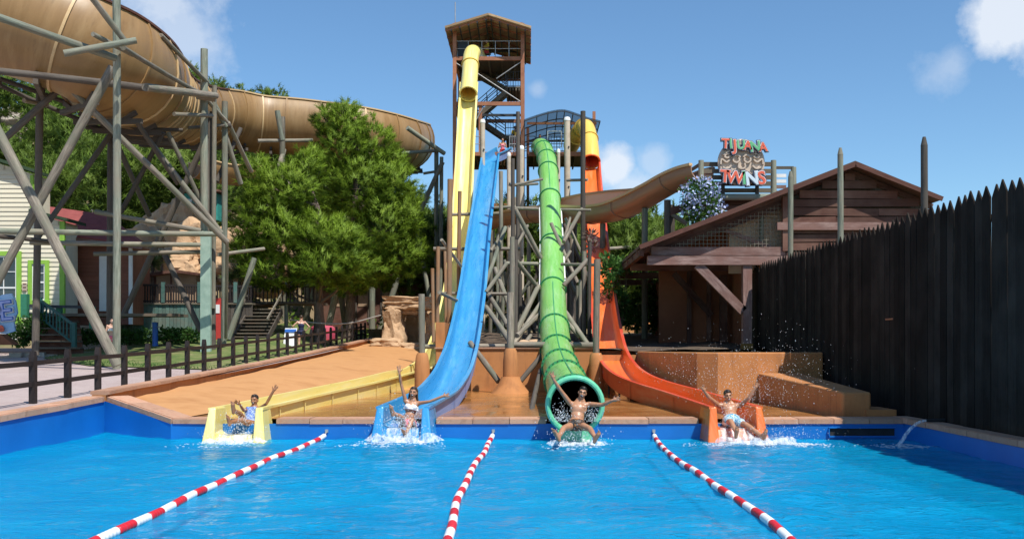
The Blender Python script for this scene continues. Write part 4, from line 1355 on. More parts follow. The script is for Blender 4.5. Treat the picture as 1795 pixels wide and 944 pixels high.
# pitched roof: reed matting over purlins
rx0, rx1, rm = at(780, 0, 59).x, at(931, 0, 59).x, at(856, 0, 59).x
ze, zr = at(0, 48, 59).z, at(0, 25, 59).z
M_reed = wood('reed_matting', (.24, .15, .08), (.50, .35, .20), 10, 1.2, c3=(.38, .25, .14), bs=.5)
RB = 66.2
for s, xe in ((-1, rx0), (1, rx1)):
    b = MB(); ys_ = [59, RB]
    dz = Vector((0, 0, -.10))
    poly = [Vector((rm, 59, zr)), Vector((xe, 59, ze)), Vector((xe, 59, ze)) + dz, Vector((rm, 59, zr)) + dz]
    b.prism(poly, (0, RB - 59, 0)); rf = b.build('roof_slope', M_reed, tow)
    for k in range(6):
        y = 59.15 + k * (RB - 59.3) / 5
        MB().beam((rm, y, zr - .16), (xe, y, ze - .16), .07, .10).build('rafter', M_steel_rust, rf)
    for k in range(5):
        t = (k + .3) / 5
        MB().beam((rm + (xe - rm) * t, 59.05, zr + (ze - zr) * t - .25), (rm + (xe - rm) * t, RB - .05, zr + (ze - zr) * t - .25), .08, .08).build('purlin', M_steel_dark, rf)
MB().beam((rm, 58.97, zr - .0), (rx0, 58.97, ze - .0), .05, .12).build('bargeboard', M_reed, tow)
MB().beam((rm, 58.97, zr - .0), (rx1, 58.97, ze - .0), .05, .12).build('bargeboard', M_reed, tow)
MB().beam((tx0, TB, zt + .95), (tx1, TB, zt + .95), .1, .12).build('beam', M_steel_dark, tow)
MB().beam((tx0, TY, zt + 1.25), (tx1, TY, zt + 1.25), .1, .12).build('beam', M_steel_rust, tow)
p = at(798, 42, 60.4); q = at(798, 4, 60.4)
MB().tube(p, q, .035, n=6).build('mast', M_steel_grey, tow)

# ---------------- lower launch deck at the right of the tower
px0, px1 = at(918, 0, 60).x, at(1046, 0, 60).x
ld = thing('launch_deck', 'launch deck with a dark net canopy between the tower and the amber tube', 'deck', ((px0 + px1) / 2, 62, 2.9))
MB().box(((px0 + px1) / 2 + .1, 60.0, zp), (px1 - px0 - .3, .16, .26)).build('beam', M_steel_rust, ld)
deck(px0 + .2, px1, 60.1, 64.5, zp + .07, 'deck', ld)
rail(ld, (px0 + .2, 60, zp + .12), (at(938, 0, 60).x, 60, zp + .12), .95, 1, M_steel_dark)
rail(ld, (at(962, 0, 60).x, 60, zp + .12), (at(990, 0, 60).x, 60, zp + .12), .95, 2, M_steel_dark, 6)
rail(ld, (px0, 64.5, zp + .12), (px1, 64.5, zp + .12), .95, 4, M_steel_grey)
for x, y in ((px1 - .15, 60.2), (px1 - .15, 64.4), (px0 + .25, 64.4)):
    MB().box((x, y, (2.4 + zp + 2.6) / 2), (.18, .18, zp + 2.6 - 2.4)).build('column', M_steel_rust, ld)
b = MB()
for a, c in (((960, 230), (960, 258)), ((984, 230), (984, 258)), ((960, 230), (984, 230)), ((960, 258), (984, 258))): b.tube(at(*a, 60.1), at(*c, 60.1), .025, n=6)
b.build('gate_frame', M_white, ld)
# sagging net canopy on curved ribs
def net_mat():
    m, nt, b = nmat('black_shade_net')
    uv = nt.nodes.new('ShaderNodeUVMap').outputs[0]
    b.inputs['Base Color'].default_value = rgb(.015, .016, .02); b.inputs['Roughness'].default_value = .8
    tr = nt.nodes.new('ShaderNodeBsdfTransparent'); mx = nt.nodes.new('ShaderNodeMixShader'); mx.inputs[0].default_value = .68
    out = [n for n in nt.nodes if n.type == 'OUTPUT_MATERIAL'][0]
    nt.links.new(tr.outputs[0], mx.inputs[1]); nt.links.new(b.outputs[0], mx.inputs[2]); nt.links.new(mx.outputs[0], out.inputs['Surface'])
    return m
M_net = net_mat()
front = [at(919, 209, 58.8), at(948, 199, 58.8), at(972, 193, 58.8), at(990, 192, 58.8), at(1010, 198, 58.8), at(1032, 206, 58.8), at(1052, 211, 58.8)]
fc = crv(front, 4)
back = [Vector((p.x - .0, 66.0, p.z - .2)) for p in fc]
b = MB(); n = len(fc)
b.add(fc + back, [(i, i + 1, n + i + 1, n + i) for i in range(n - 1)]); cn = b.build('canopy_net', M_net, ld, smooth=True, fix=False)
for i in range(0, n, 3):
    MB().beam(fc[i] - Vector((0, 0, .05)), back[i] - Vector((0, 0, .05)), .05, .06).build('rafter', M_steel_dark, cn)
for k in range(5):
    t = k / 4; b = MB()
    b.sweep([fc[i].lerp(back[i], t) - Vector((0, 0, .11)) for i in range(n)], [(-.03, -.03), (.03, -.03), (.03, .03), (-.03, .03)])
    b.build('canopy_rib', M_steel_dark, cn)
z = at(0, 233, 62).z
MB().beam((px0 + .2, 64.4, z), (px1, 64.4, z), .1, .14).build('beam', M_steel_dark, ld)
MB().beam((px0 + .2, 60.2, at(0, 215, 60).z), (px1, 60.2, at(0, 215, 60).z), .1, .14).build('beam', M_steel_rust, ld)
# ------------------------------------------------------------ tall picket fence on the right
FX = 7.85
fen = thing('picket_fence', 'tall black picket fence with pointed boards along the right of the pool', 'fence', (FX, 20, .4))
def picket_me(seed):
    rg = random.Random(seed); w, tt, L = .285, .028, 4.17
    pts = [(-w / 2, 0), (w / 2, 0), (w / 2, L - .20 + rg.uniform(-.015, .015)), (rg.uniform(-.015, .015), L), (-w / 2, L - .20 + rg.uniform(-.01, .01))]
    b = MB(); b.prism([(0, y, z) for y, z in pts], (tt, 0, 0))
    # UV along the board
    b.uv = [[(b.v[k].y + b.v[k].x, b.v[k].z) for k in f] for f in b.f]
    return b.mesh('picket', M_fence_dark)
pm = [picket_me(k) for k in range(5)]
k = 0; y = 2.2
while y < 35.0:
    z0 = .34 + .004 * (y - 15)
    piece('picket', pm[k % 5], fen, (FX + random.uniform(-.006, .006), y, z0 + random.uniform(-.05, .03)), (random.uniform(-.006, .004), random.uniform(-.003, .003), random.uniform(-.012, .012)), (1, random.uniform(.985, 1.015), 1.018))
    y += .297; k += 1
for z in (1.0, 2.5, 4.0): MB().beam((FX + .08, 2, z), (FX + .08, 35, z + .1), .06, .12).build('rail', M_fence_dark, fen)
MB().box((FX - .012, 16.0, 1.1), (.02, .5, .1)) if False else None
MB().box((FX - .02, 21.6, at(1573, 559, 21.6).z), (.012, .44, .035)).build('nail_strip', M_steel_rust, fen)
for px, y0, Yp, w, m, lab in [(1620, 240, 20.4, 12, M_log_dark, 'dark pointed pole rising behind the picket fence, farthest right'), (1473, 259, 25.6, 10, M_log_green, 'grey green pole rising behind the picket fence before the barn ridge'),
                         (1386, 300, 30.4, 9, M_log_green, 'green pole at the left corner of the barn boards'), (1335, 357, 34.4, 8, M_log_green, 'short green pole standing before the wire mesh')]:
    P = at(px, y0, Yp); r = w / 2 * Yp / F
    b = MB().tube((P.x, P.y, .3), P - Vector((0, 0, .18)), r * 1.05, r, n=12, segs=5, wob=.002)
    b.tube(P - Vector((0, 0, .18)), P, r, r * .45, n=12)
    o = b.build('pole', m, None, smooth='auto', origin=(P.x, P.y, .3)); tag(o, lab, 'pole')

# ------------------------------------------------------------ barn-like pavilion
BY = 34.0
barn = thing('barn', 'red brown board barn with an open lean to and wire mesh beside the fence', 'barn', at(1308, 605, 35))
def bp(px, py, Y=BY): return at(px, py, Y)
ridge, eR, knee, eL = bp(1490, 292), bp(1640, 354), bp(1380, 334), bp(1118, 437)
DEP = 15
M_barn_edge = wood('dark_red_edge_board', (.06, .022, .016), (.13, .058, .042), 6, .9, c3=(.09, .04, .03), rnd=.1)
M_rooftile = wood('rusty_roof_sheet', (.07, .03, .022), (.15, .075, .052), 5, .8, c3=(.12, .08, .06))
M_room = mottled('pale_buff_wall', (.50, .34, .22), (.60, .43, .29), 1.5, .85, .15)
for a, c, nm in ((ridge, eL, 1), (ridge, eR, 2)):
    b = MB(); off = Vector((0, -.55, 0)); dz = Vector((0, 0, .10))
    b.prism([a + off, c + off, c + off + dz, a + off + dz], (0, DEP, 0)); rf = b.build('roof_slope', M_rooftile, barn)
    MB().beam(a + off + Vector((0, -.03, -.02)), c + off + Vector((0, -.03, .02)), .06, .15).build('bargeboard', M_barn_edge, rf)
    n = 8
    for k in range(n):
        y = BY + .3 + k * (DEP - 1.2) / n
        MB().beam(a + Vector((0, y - BY, -.12)), c + Vector((0, y - BY, -.12)), .10, .18).build('rafter', M_barn, rf)
# gable boards, one by one
def roof_z(x, d=.16):
    if x < ridge.x: t = (x - eL.x) / (ridge.x - eL.x); return eL.z + (ridge.z - eL.z) * t - d
    t = (x - ridge.x) / (eR.x - ridge.x); return ridge.z + (eR.z - ridge.z) * t - d
xl, xr = bp(1376, 0).x, eR.x - .15
z = .6; k = 0
bh = .30
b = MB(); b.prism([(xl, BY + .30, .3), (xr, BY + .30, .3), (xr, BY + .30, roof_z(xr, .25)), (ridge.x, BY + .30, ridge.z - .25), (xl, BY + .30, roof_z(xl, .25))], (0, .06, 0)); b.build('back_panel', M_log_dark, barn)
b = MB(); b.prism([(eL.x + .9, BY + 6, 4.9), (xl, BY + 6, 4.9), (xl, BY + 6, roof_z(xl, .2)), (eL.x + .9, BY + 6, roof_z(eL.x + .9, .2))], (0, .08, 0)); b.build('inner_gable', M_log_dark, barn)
while z < ridge.z - .2:
    top = z + bh - .045
    # clip to the roof
    def xat(zz):  # left and right limits where roof_z = zz
        tl = (zz + .16 - eL.z) / (ridge.z - eL.z); tr = (ridge.z - (zz + .16)) / (ridge.z - eR.z)
        return max(xl, eL.x + (ridge.x - eL.x) * tl), min(xr, ridge.x + (eR.x - ridge.x) * min(1, max(0, tr)))
    a, c = xat(top)
    if c - a > .3:
        cuts = [a]
        while cuts[-1] < c - 2.2: cuts.append(cuts[-1] + random.uniform(1.6, 4.0))
        cuts[-1] = c if len(cuts) > 1 and cuts[-1] > c - 1 else cuts[-1]
        if cuts[-1] < c: cuts.append(c)
        for u0, u1 in zip(cuts, cuts[1:]):
            if u1 - u0 < .1: continue
            j = random.uniform(-.012, .012)
            plank('board', M_barn, barn, (u0 + .006, BY + j, z + bh / 2 + random.uniform(-.02, .02)), (u1 - .006, BY + j, z + bh / 2 + random.uniform(-.03, .03)), bh - random.uniform(.035, .075), .03)
    z += bh; k += 1
MB().beam((xl - .3, BY - .10, bp(0, 397).z), (xr, BY - .10, bp(0, 397).z), .14, .26).build('cross_beam', M_barn_beam, barn)
MB().box((xl, BY - .02, (bp(0, 440).z + bp(0, 345).z) / 2), (.2, .18, bp(0, 345).z - bp(0, 440).z)).build('corner_post', M_barn, barn)
# front beam, post, knee brace and mesh of the lean-to
x0, x1 = bp(1134, 0).x, bp(1376, 0).x
MB().beam((x0, BY - .1, bp(0, 457).z), (x1 + 1.2, BY - .1, bp(0, 457).z), .22, .30).build('front_beam', M_barn_beam, barn)
MB().beam((x0 + .15, BY + .05, bp(0, 440).z), (x1, BY + .05, bp(0, 440).z), .16, .28).build('front_beam', M_barn_beam, barn)
MB().beam(bp(1142, 446) + Vector((0, .25, 0)), bp(1384, 352) + Vector((0, .25, 0)), .14, .26).build('rake_beam', M_barn, barn)
MB().beam(bp(1272, 400) + Vector((0, .35, 0)), bp(1376, 440) + Vector((0, .35, 0)), .10, .14).build('tie_beam', M_barn_beam, barn)
pz = bp(1308, 465).z
MB().box((bp(1309, 0).x, BY, (pz + 1.95) / 2), (.30, .28, pz - 1.95)).build('post', M_barn_beam, barn)
MB().box((bp(1309, 0).x, BY, 1.2), (.36, .34, 1.5)).build('post_plinth', M_plaster_dark, barn)
MB().beam(bp(1222, 464) - Vector((0, .05, 0)), bp(1302, 545) - Vector((0, .05, 0)), .18, .30).build('knee_brace', M_barn_beam, barn)
for Y2 in (38.5, 43, 47.5):
    q = Y2 - BY
    MB().beam((x0 - .1, Y2, bp(0, 450).z), (x1, Y2, bp(0, 450).z), .2, .26).build('truss_beam', M_barn, barn)
    MB().beam((bp(1215, 0).x, Y2, bp(0, 462).z), (bp(1290, 0).x, Y2, bp(0, 545).z), .16, .22).build('knee_brace', M_barn, barn)
    MB().box((bp(1308, 0).x + .1, Y2, (pz + .6) / 2), (.26, .26, pz - .6)).build('post', M_barn, barn)
MB().beam((eL.x + .1, BY - .3, eL.z - .14), (eL.x + .1, BY + DEP - 1, eL.z - .14), .14, .22).build('eave_beam', M_barn, barn)
# wire mesh
b = MB(); stp = .135
def mesh_top(x): return roof_z(x, .32)
x = x0 + .2
while x < x1:
    zt_ = mesh_top(x)
    if zt_ > bp(0, 447).z + .1: b.beam((x, BY + .16, bp(0, 450).z), (x, BY + .16, zt_), .016, .016)
    x += stp
z = bp(0, 447).z
while z < mesh_top(x1):
    xa = eL.x + (ridge.x - eL.x) * ((z + .32 - eL.z) / (ridge.z - eL.z))
    b.beam((max(x0 + .2, xa), BY + .165, z), (x1, BY + .165, z), .016, .016)
    z += stp
b.build('wire_mesh', M_log, barn, kind='stuff')
# rooms behind: pale wall above, red and ochre walls below
xw = bp(1192, 0).x
ua, ub = bp(1286, 0).x, bp(1384, 0).x + .7
b = MB(); b.prism([(ua, BY + .75, 4.4), (ub, BY + .75, 4.4), (ub, BY + .75, roof_z(ub, .3)), (ua, BY + .75, roof_z(ua, .3))], (0, .12, 0)); b.build('upper_wall', M_room, barn)
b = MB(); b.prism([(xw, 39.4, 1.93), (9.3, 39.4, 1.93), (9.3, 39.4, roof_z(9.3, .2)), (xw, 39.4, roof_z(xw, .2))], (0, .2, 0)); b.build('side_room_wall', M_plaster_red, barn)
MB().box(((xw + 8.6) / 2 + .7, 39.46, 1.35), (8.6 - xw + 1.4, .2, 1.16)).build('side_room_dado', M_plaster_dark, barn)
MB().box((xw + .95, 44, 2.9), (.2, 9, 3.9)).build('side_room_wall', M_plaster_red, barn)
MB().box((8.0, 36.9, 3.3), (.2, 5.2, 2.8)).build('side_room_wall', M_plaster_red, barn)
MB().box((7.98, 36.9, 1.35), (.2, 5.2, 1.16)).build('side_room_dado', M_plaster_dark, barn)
for xx in (bp(1216, 0).x, bp(1256, 0).x): MB().box((xx + .7, 39.3, 3.0), (.16, .16, 3.6)).build('wall_post', M_barn, barn)
# wooden steps glimpsed through the lean-to
st = thing('steps', 'timber edged orange steps seen through the open lean to', 'steps', at(1150, 590, 52))
for k in range(4):
    p = at(1152, 585 - k * 8, 50 + k * .5)
    MB().box((p.x, p.y, p.z - .11), (2.3, .5, .22)).build('step', M_sand, st)
    MB().box((p.x, p.y - .27, p.z), (2.34, .05, .06)).build('step_edge', M_log_dark, st)
p = at(1088, 580, 53); MB().box((p.x, p.y, p.z - .3), (2.4, .3, 1.2)).build('step_wall', M_sand, st)

# ------------------------------------------------------------ sign deck
sd_ = thing('sign_deck', 'raised timber deck with slatted rails carrying the big sign', 'deck', at(1300, 345, 41.5))
DY = 41.0
za, zb_ = at(0, 340, DY).z, at(0, 285, DY).z
xA, xB, xC = at(1229, 0, DY).x, at(1356, 0, DY).x, at(1391, 0, DY).x
MB().box(((xA + xC) / 2, DY + 1.6, za - .05), (xC - xA, 3.2, .10)).build('deck', M_deck_wood, sd_)
MB().tube((xA - .3, DY - .1, za - .14), (xB, DY - .1, za - .14), .14, n=12).build('edge_log', M_log_green, sd_, smooth='auto')
for x, top in ((xA, 281), (xB, 281), (xC - .0, 293)):
    MB().tube((x, DY, za - .3), (x, DY, at(0, top, DY).z), .13, .11, n=12).build('post', M_log_green, sd_, smooth='auto')
for yy in (288, 300, 311, 322, 334):
    plank('rail_board', M_deck_wood, sd_, (xA, DY - .02, at(0, yy, DY).z), (xB, DY - .02, at(0, yy, DY).z), .18, .05)
for yy in (294,):
    plank('rail_board', M_deck_wood, sd_, (xB + .1, DY, at(0, yy, DY).z), (xC, DY, at(0, yy, DY).z), .12, .05)
for yy, L in ((302, 1), (312, 1), (322, .8), (332, .6)):
    plank('seat_board', M_white if yy < 316 else M_barn_beam, sd_, (xB + .15, DY + .8, at(0, yy, DY).z), (xC - .1, DY + .8, at(0, yy, DY).z), .14, .05)
plank('rail_board', M_deck_wood, sd_, (xA, DY, at(0, 287, DY).z), (at(1186, 0, 44).x, 44.5, at(0, 312, 44).z), .14, .06)
plank('rail_board', M_deck_wood, sd_, (xA, DY, at(0, 300, DY).z), (at(1186, 0, 44).x, 44.5, at(0, 325, 44).z), .14, .06)
for x, yy in ((at(1170, 0, 42).x, 42), (at(1180, 0, 43).x, 43.5), (at(1246, 0, DY + 2).x, DY + 2)):
    MB().tube((x, yy, 1.5), (x, yy, za - .1), .15, n=10).build('leg', M_log_dark, sd_, smooth='auto')
MB().tube(at(1236, 345, DY), at(1268, 372, DY), .10, n=10).build('brace', M_log_green, sd_, smooth='auto')
for yy in (352, 362, 372): plank('skirt_board', M_barn, sd_, (at(1236, 0, DY + .4).x, DY + .4, at(0, yy, DY).z), (at(1330, 0, DY + .4).x, DY + .4, at(0, yy, DY).z), .2, .05)
MB().beam(at(1172, 372, 42), at(1235, 352, 42), .2, .3).build('brace', M_barn, sd_)
MB().tube(at(1172, 372, 42), at(1204, 392, 42), .1, n=8).build('brace', M_log, sd_)

# ------------------------------------------------------------ sign lettering
deps = None
def letter_mesh(ch, size, off, depth):
    cu = bpy.data.curves.new('letter', 'FONT'); cu.body = ch; cu.size = size; cu.offset = off; cu.extrude = depth
    cu.align_x = 'CENTER'; cu.align_y = 'CENTER'; cu.resolution_u = 3
    ob = bpy.data.objects.new('letter', cu); COL.objects.link(ob)
    bpy.context.view_layer.update()
    me = bpy.data.meshes.new_from_object(ob.evaluated_get(bpy.context.evaluated_depsgraph_get()))
    bpy.data.objects.remove(ob); bpy.data.curves.remove(cu)
    return me
def flatm(name, c, rough=.5): return mottled(name, tuple(x * .93 for x in c), c, 6, rough, .05)
M_navy = flatm('navy_letter_edge', (.035, .06, .13)); M_lwhite = flatm('white_letter_edge', (.78, .78, .76))
M_lred = flatm('coral_red_letter', (.72, .13, .07)); M_lgreen = flatm('green_letter', (.13, .45, .21)); M_lblue = flatm('pale_blue_letter', (.60, .72, .80))
sg = thing('sign', 'round carved stone sign reading TIJUANA TWINS in red and green letters', 'sign', at(1300, 335, 40.6))
SY = 40.72
c = at(1299, 285, SY); rs = 41 / F * SY
b = MB(); Mx = Matrix.Rotation(R(90), 3, 'X')
b.lathe(c, [(rs * .96, -.12), (rs, -.06), (rs, .05), (rs * .93, .10), (rs * .9, .09)], 40, Mx)
M_stone = mottled('carved_tan_stone', (.48, .38, .29), (.62, .51, .41), 4, .85, .5, 20)
disc = b.build('carved_disc', M_stone, sg, smooth='auto')
b = MB()
def relief(pts, w=.05, dpt=.07):
    P = crv([Vector((c.x + x * rs, SY - .13, c.z + z * rs)) for x, z in pts], 5)
    b.sweep(P, [(-w, -dpt), (w, -dpt), (w * .6, dpt), (-w * .6, dpt)], ups=[Vector((0, -1, 0))] * len(P))
for s in (-1, 1):
    relief([(s * .06, .2), (s * .18, .30), (s * .34, .22), (s * .36, .05), (s * .22, -.02), (s * .1, .08), (s * .14, .18)])
    relief([(s * .45, .55), (s * .62, .40), (s * .80, .30)]); relief([(s * .5, .1), (s * .66, .0), (s * .86, .12), (s * .9, -.1)])
    relief([(s * .45, -.15), (s * .62, -.28), (s * .82, -.22)]); relief([(s * .4, -.5), (s * .6, -.55), (s * .76, -.42)])
    relief([(s * .5, .25), (s * .6, .18), (s * .72, .22), (s * .66, .34), (s * .54, .33)])
relief([(-.12, -.05), (-.14, -.22), (0, -.28), (.14, -.22), (.12, -.05)]); relief([(-.3, -.38), (-.1, -.5), (.1, -.5), (.3, -.38)])
relief([(-.34, .44), (-.12, .52), (.12, .52), (.34, .44)]); relief([(-.25, .62), (0, .72), (.25, .62)]); relief([(-.2, -.68), (0, -.74), (.2, -.68)])
b.build('relief', M_stone, disc, kind='stuff')
def word(spec):
    for ch, px, py, h, rot, mat in spec:
        P = at(px, py, SY)
        size = 1.14 * h / F * SY / .69
        for off, dp, m, nm, dy in ((.095, .05, M_navy, 'letter_backing', -.22), (.055, .02, M_lwhite, 'letter_outline', -.285), (.022, .012, mat, 'letter', -.32)):
            me = letter_mesh(ch, size, off * size / 1.0 if size else 0, dp); me.materials.append(m)
            o = bpy.data.objects.new(nm, me); link(o, sg if nm == 'letter_backing' else par)
            q = Vector((P.x, SY + dy - (random.uniform(0, .02) if nm == 'letter_backing' else 0), P.z))
            if nm == 'letter_backing':
                o.location = q - wl_of(sg); o.rotation_euler = (R(90), R(-rot), 0); W[o.name] = q; par = o; q0 = q
            else:
                o.location = (0, 0, -(q.y - q0.y)); W[o.name] = q
r_, g_, u_ = M_lred, M_lgreen, M_lblue
word([('T', 1269.5, 255, 14, -2, r_), ('I', 1278.5, 255, 14, 6, g_), ('J', 1285.5, 258, 16, 4, r_), ('U', 1296, 257, 13, 2, g_), ('A', 1308, 258, 13, 0, r_), ('N', 1321, 260, 15, 6, g_), ('A', 1334.5, 261, 13, 4, r_)])
word([('T', 1268.5, 312, 18, -4, r_), ('W', 1286, 314, 18, -5, r_), ('I', 1301.5, 315, 19, 4, g_), ('N', 1315.5, 316, 19, 6, u_), ('S', 1332, 315, 19, 6, r_)])
for dx in (-.7, .7): MB().box((c.x + dx, SY + .2, c.z - .5), (.12, .2, 1.6)).build('bracket', M_log_dark, sg)

# ------------------------------------------------------------ dark railing beside the pool
rl = thing('railing', 'dark brown post and rail fence along the sloping plaza edge', 'fence', (-9.9, 24, .9))
fy = 13.9; posts = []
while fy < 60.5:
    posts.append(Vector((-9.9, fy, walk(fy) - .02))); fy += 1.5
def post_me():
    bm = bmesh.new(); bmesh.ops.create_cube(bm, size=1)
    for v in bm.verts: v.co.z += .5
    bmesh.ops.bevel(bm, geom=[e for e in bm.edges if e.verts[0].co.z > .9 and e.verts[1].co.z > .9], offset=.12, segments=1, affect='EDGES')
    me = bpy.data.meshes.new('fence_post'); uvl = None
    bm.to_mesh(me); bm.free(); me.uv_layers.new(name='UVMap'); me.materials.append(M_rail); return me
pme = post_me()
for p in posts: piece('post', pme, rl, p + Vector((0, 0, -.02)), (0, 0, random.uniform(-.03, .03)), (.118, .118, 1.10))
for a, c in zip(posts, posts[1:]):
    for h in (.42, .84):
        plank('rail', M_rail, rl, a + Vector((0, 0, h + random.uniform(-.01, .01))), c + Vector((0, 0, h + random.uniform(-.01, .01))), .095, .05)

# ------------------------------------------------------------ cream cottage
HY = 44.5
def hp(px, py, dy=0): return at(px, py, HY + dy)
cot = thing('cottage', 'cream clapboard cottage with lime green window frames at the left edge', 'house', hp(60, 605))
M_cream = wood('cream_clapboard', (.60, .55, .42), (.70, .65, .51), 4, .6, rough=.6, rnd=.05, bs=.1)
M_lime = wood('lime_green_trim', (.20, .40, .045), (.29, .52, .075), 4, .6, rough=.5, rnd=.05, bs=.1)
M_pane = mottled('dark_window_glass', (.02, .025, .03), (.05, .06, .065), 1, .06, 0, spec=.8)
M_darkgreen = wood('dark_green_fascia', (.02, .04, .02), (.04, .07, .035), 5, .6)
x0, x1 = hp(-160, 0).x, hp(111, 0).x
zb, zl, zr_ = hp(0, 595).z, hp(0, 288).z, hp(0, 372).z
xm = hp(57, 0).x
def rz(x):   # tall main gable slope, then the lower wing on the right
    if x <= xm: return hp(0, 287).z + (hp(0, 305).z - hp(0, 287).z) * (x - hp(0, 0).x) / (xm - hp(0, 0).x)
    return hp(0, 374).z + (hp(0, 388).z - hp(0, 374).z) * (x - xm) / (x1 - xm)
b = MB()
b.prism([(x0, HY + .03, zb), (xm, HY + .03, zb), (xm, HY + .03, rz(xm)), (x0, HY + .03, rz(x0))], (0, 1.6, 0))
b.prism([(xm + .003, HY + .033, zb), (x1 - .05, HY + .033, zb), (x1 - .05, HY + .033, rz(x1)), (xm + .003, HY + .033, rz(xm + .01))], (0, 1.5, 0))
b.build('wall', M_cream, cot)
openings = [(hp(81, 0).x - .02, hp(124 - 40, 0).x, 0, 0)]
win = (hp(52, 0).x, hp(86, 0).x, hp(0, 532).z, hp(0, 458).z)
door = (hp(-70, 0).x, hp(37, 0).x, zb, hp(0, 442).z)
z = zb; bh = .205
while z < rz(x0):
    segs = [(x0, x1 - .06)]
    for o0, o1, q0, q1 in (win, door):
        if q0 - .12 < z + bh / 2 < q1 + .06:
            segs = [s for sg_ in segs for s in ((sg_[0], min(sg_[1], o0)), (max(sg_[0], o1), sg_[1])) if s[1] - s[0] > .05]
    for a, c in segs:
        # cut where the roof comes down
        if rz(xm + .01) < z + bh and c > xm: c = xm
        while c > a + .2 and rz(c) < z + bh: c -= .08
        if c - a < .15: continue
        M = axes_to((1, 0, 0)) @ Matrix.Rotation(R(-10), 3, 'X')
        piece('clapboard', unit_box(M_cream), cot, ((a + c) / 2, HY - .005, z + bh / 2), M, (c - a, .018, bh + .02))
    z += bh
MB().box((x1 - .02, HY - .03, (zb + rz(x1)) / 2), (.22, .12, rz(x1) - zb)).build('corner_trim', M_lime, cot)
MB().box((xm, HY - .03, (rz(xm) + rz(xm + .01)) / 2 + .1), (.14, .1, rz(xm) - rz(xm + .01) - .3)).build('corner_trim', M_lime, cot)
for xa_, xb_, nm_ in ((x0, xm + .25, 1), (xm + .02, x1 + .35, 2)):
    za_, zb2_ = rz(min(xa_, xm) if nm_ == 1 else xm + .01), rz(xm) if nm_ == 1 else rz(x1) - .06
    MB().prism([(xa_, HY - .4, za_ + .02), (xb_, HY - .4, zb2_ + .02), (xb_, HY - .4, zb2_ + .16), (xa_, HY - .4, za_ + .16)], (0, 1.9, 0)).build('roof', M_darkgreen, cot)
def window(par, xa, xb, za, zb2, Y, trim, tw=.16, nx=2, ny=4, frame=M_white):
    w = MB()
    for a, c in (((xa - tw / 2, za), (xa - tw / 2, zb2 + tw)), ((xb + tw / 2, za), (xb + tw / 2, zb2 + tw))): w.box((a[0], Y - .06, (a[1] + c[1]) / 2), (tw, .09, c[1] - a[1]))
    w.box(((xa + xb) / 2, Y - .058, zb2 + tw / 2), (xb - xa, .088, tw)); w.box(((xa + xb) / 2, Y - .075, za - tw / 2), (xb - xa + 2.6 * tw, .12, tw))
    o = w.build('window', trim, par)
    f = MB(); fw = .07
    f.box((xa + fw / 2, Y - .025, (za + zb2) / 2), (fw, .05, zb2 - za)); f.box((xb - fw / 2, Y - .025, (za + zb2) / 2), (fw, .05, zb2 - za))
    for k in range(ny + 1):
        z = za + (zb2 - za) * k / ny; hh = fw if k in (0, ny // 2, ny) else .03
        f.box(((xa + xb) / 2, Y - .022, min(max(z, za + fw / 2), zb2 - fw / 2)), (xb - xa - 2 * fw, .045, hh))
    for k in range(1, nx): f.box((xa + (xb - xa) * k / nx, Y - .019, (za + zb2) / 2), (.03, .035, zb2 - za - .1))
    f.build('frame', frame, o)
    MB().box(((xa + xb) / 2, Y + .005, (za + zb2) / 2), (xb - xa, .012, zb2 - za)).build('pane', M_pane, o)
    return o
window(cot, win[0] + .14, win[1] - .14, win[2] + .15, win[3] - .12, HY - .01, M_lime, .17)
window(cot, door[0] + .16, door[1] - .16, door[2] + .9, door[3] - .16, HY - .01, M_lime, .20, nx=4, ny=4)
MB().box(((door[0] + door[1]) / 2, HY - .02, door[2] + .36), (door[1] - door[0] - .36, .06, .9)).build('door', M_white, cot)
# little carved plate on the clapboards
pl_ = thing('wall_plate', 'small square plate between the door and window of the cream cottage', 'plaque', hp(43, 505))
MB().box(hp(43, 503, -.06), (.2, .03, .34)).build('plate', flatm('beige_plate', (.50, .40, .32)), pl_)
for k in range(3): MB().box(hp(43, 497 + 6 * k, -.085), (.13, .015, .045)).build('figure', M_barn_beam, pl_)

# porch, steps and green balustrade
pc = thing('porch_stairs', 'dark porch stairs with teal green balusters before the cream cottage', 'stairs', at(100, 606, 42))
M_teal = wood('teal_green_paint', (.018, .085, .075), (.035, .13, .115), 5, .6, rough=.55, rnd=.1)
M_green_p = wood('mid_green_paint', (.03, .16, .09), (.05, .22, .13), 5, .6, rough=.55, rnd=.1)
zf = at(0, 548, 43).z
MB().box((at(180, 0, 43).x, 43.6, zf - .09), (at(300, 0, 43).x - at(40, 0, 43).x, 1.7, .12)).build('porch_floor', M_deck_wood, pc)
sa, sb = at(98, 0, 42).x, at(132, 0, 42).x
for k in range(6):
    t = k / 5
    MB().box(((sa + sb) / 2 - .9 + .9 * t, 43.0 - .32 * k, zf - .12 - k * (zf - 1.62) / 6), (1.9, .36, .06)).build('tread', M_deck_wood, pc)
    MB().box(((sa + sb) / 2 - .9 + .9 * t, 43.15 - .32 * k, zf - .24 - k * (zf - 1.62) / 6), (1.9, .04, .24)).build('riser', M_barn, pc)
def balus(a, c, h, n, mat, par=pc, pw=.05):
    a, c = Vector(a), Vector(c)
    plank('handrail', mat, par, a + Vector((0, 0, h)), c + Vector((0, 0, h)), .09, .09)
    plank('bottom_rail', mat, par, a + Vector((0, 0, .1)), c + Vector((0, 0, .1)), .07, .06)
    for k in range(1, n):
        p = a.lerp(c, k / n)
        piece('baluster', unit_box(mat), par, p + Vector((0, 0, h / 2 + .05)), (0, 0, 0), (pw, pw, h - .1))
a = at(70, 560, 42.6); c = at(130, 606, 40.8)
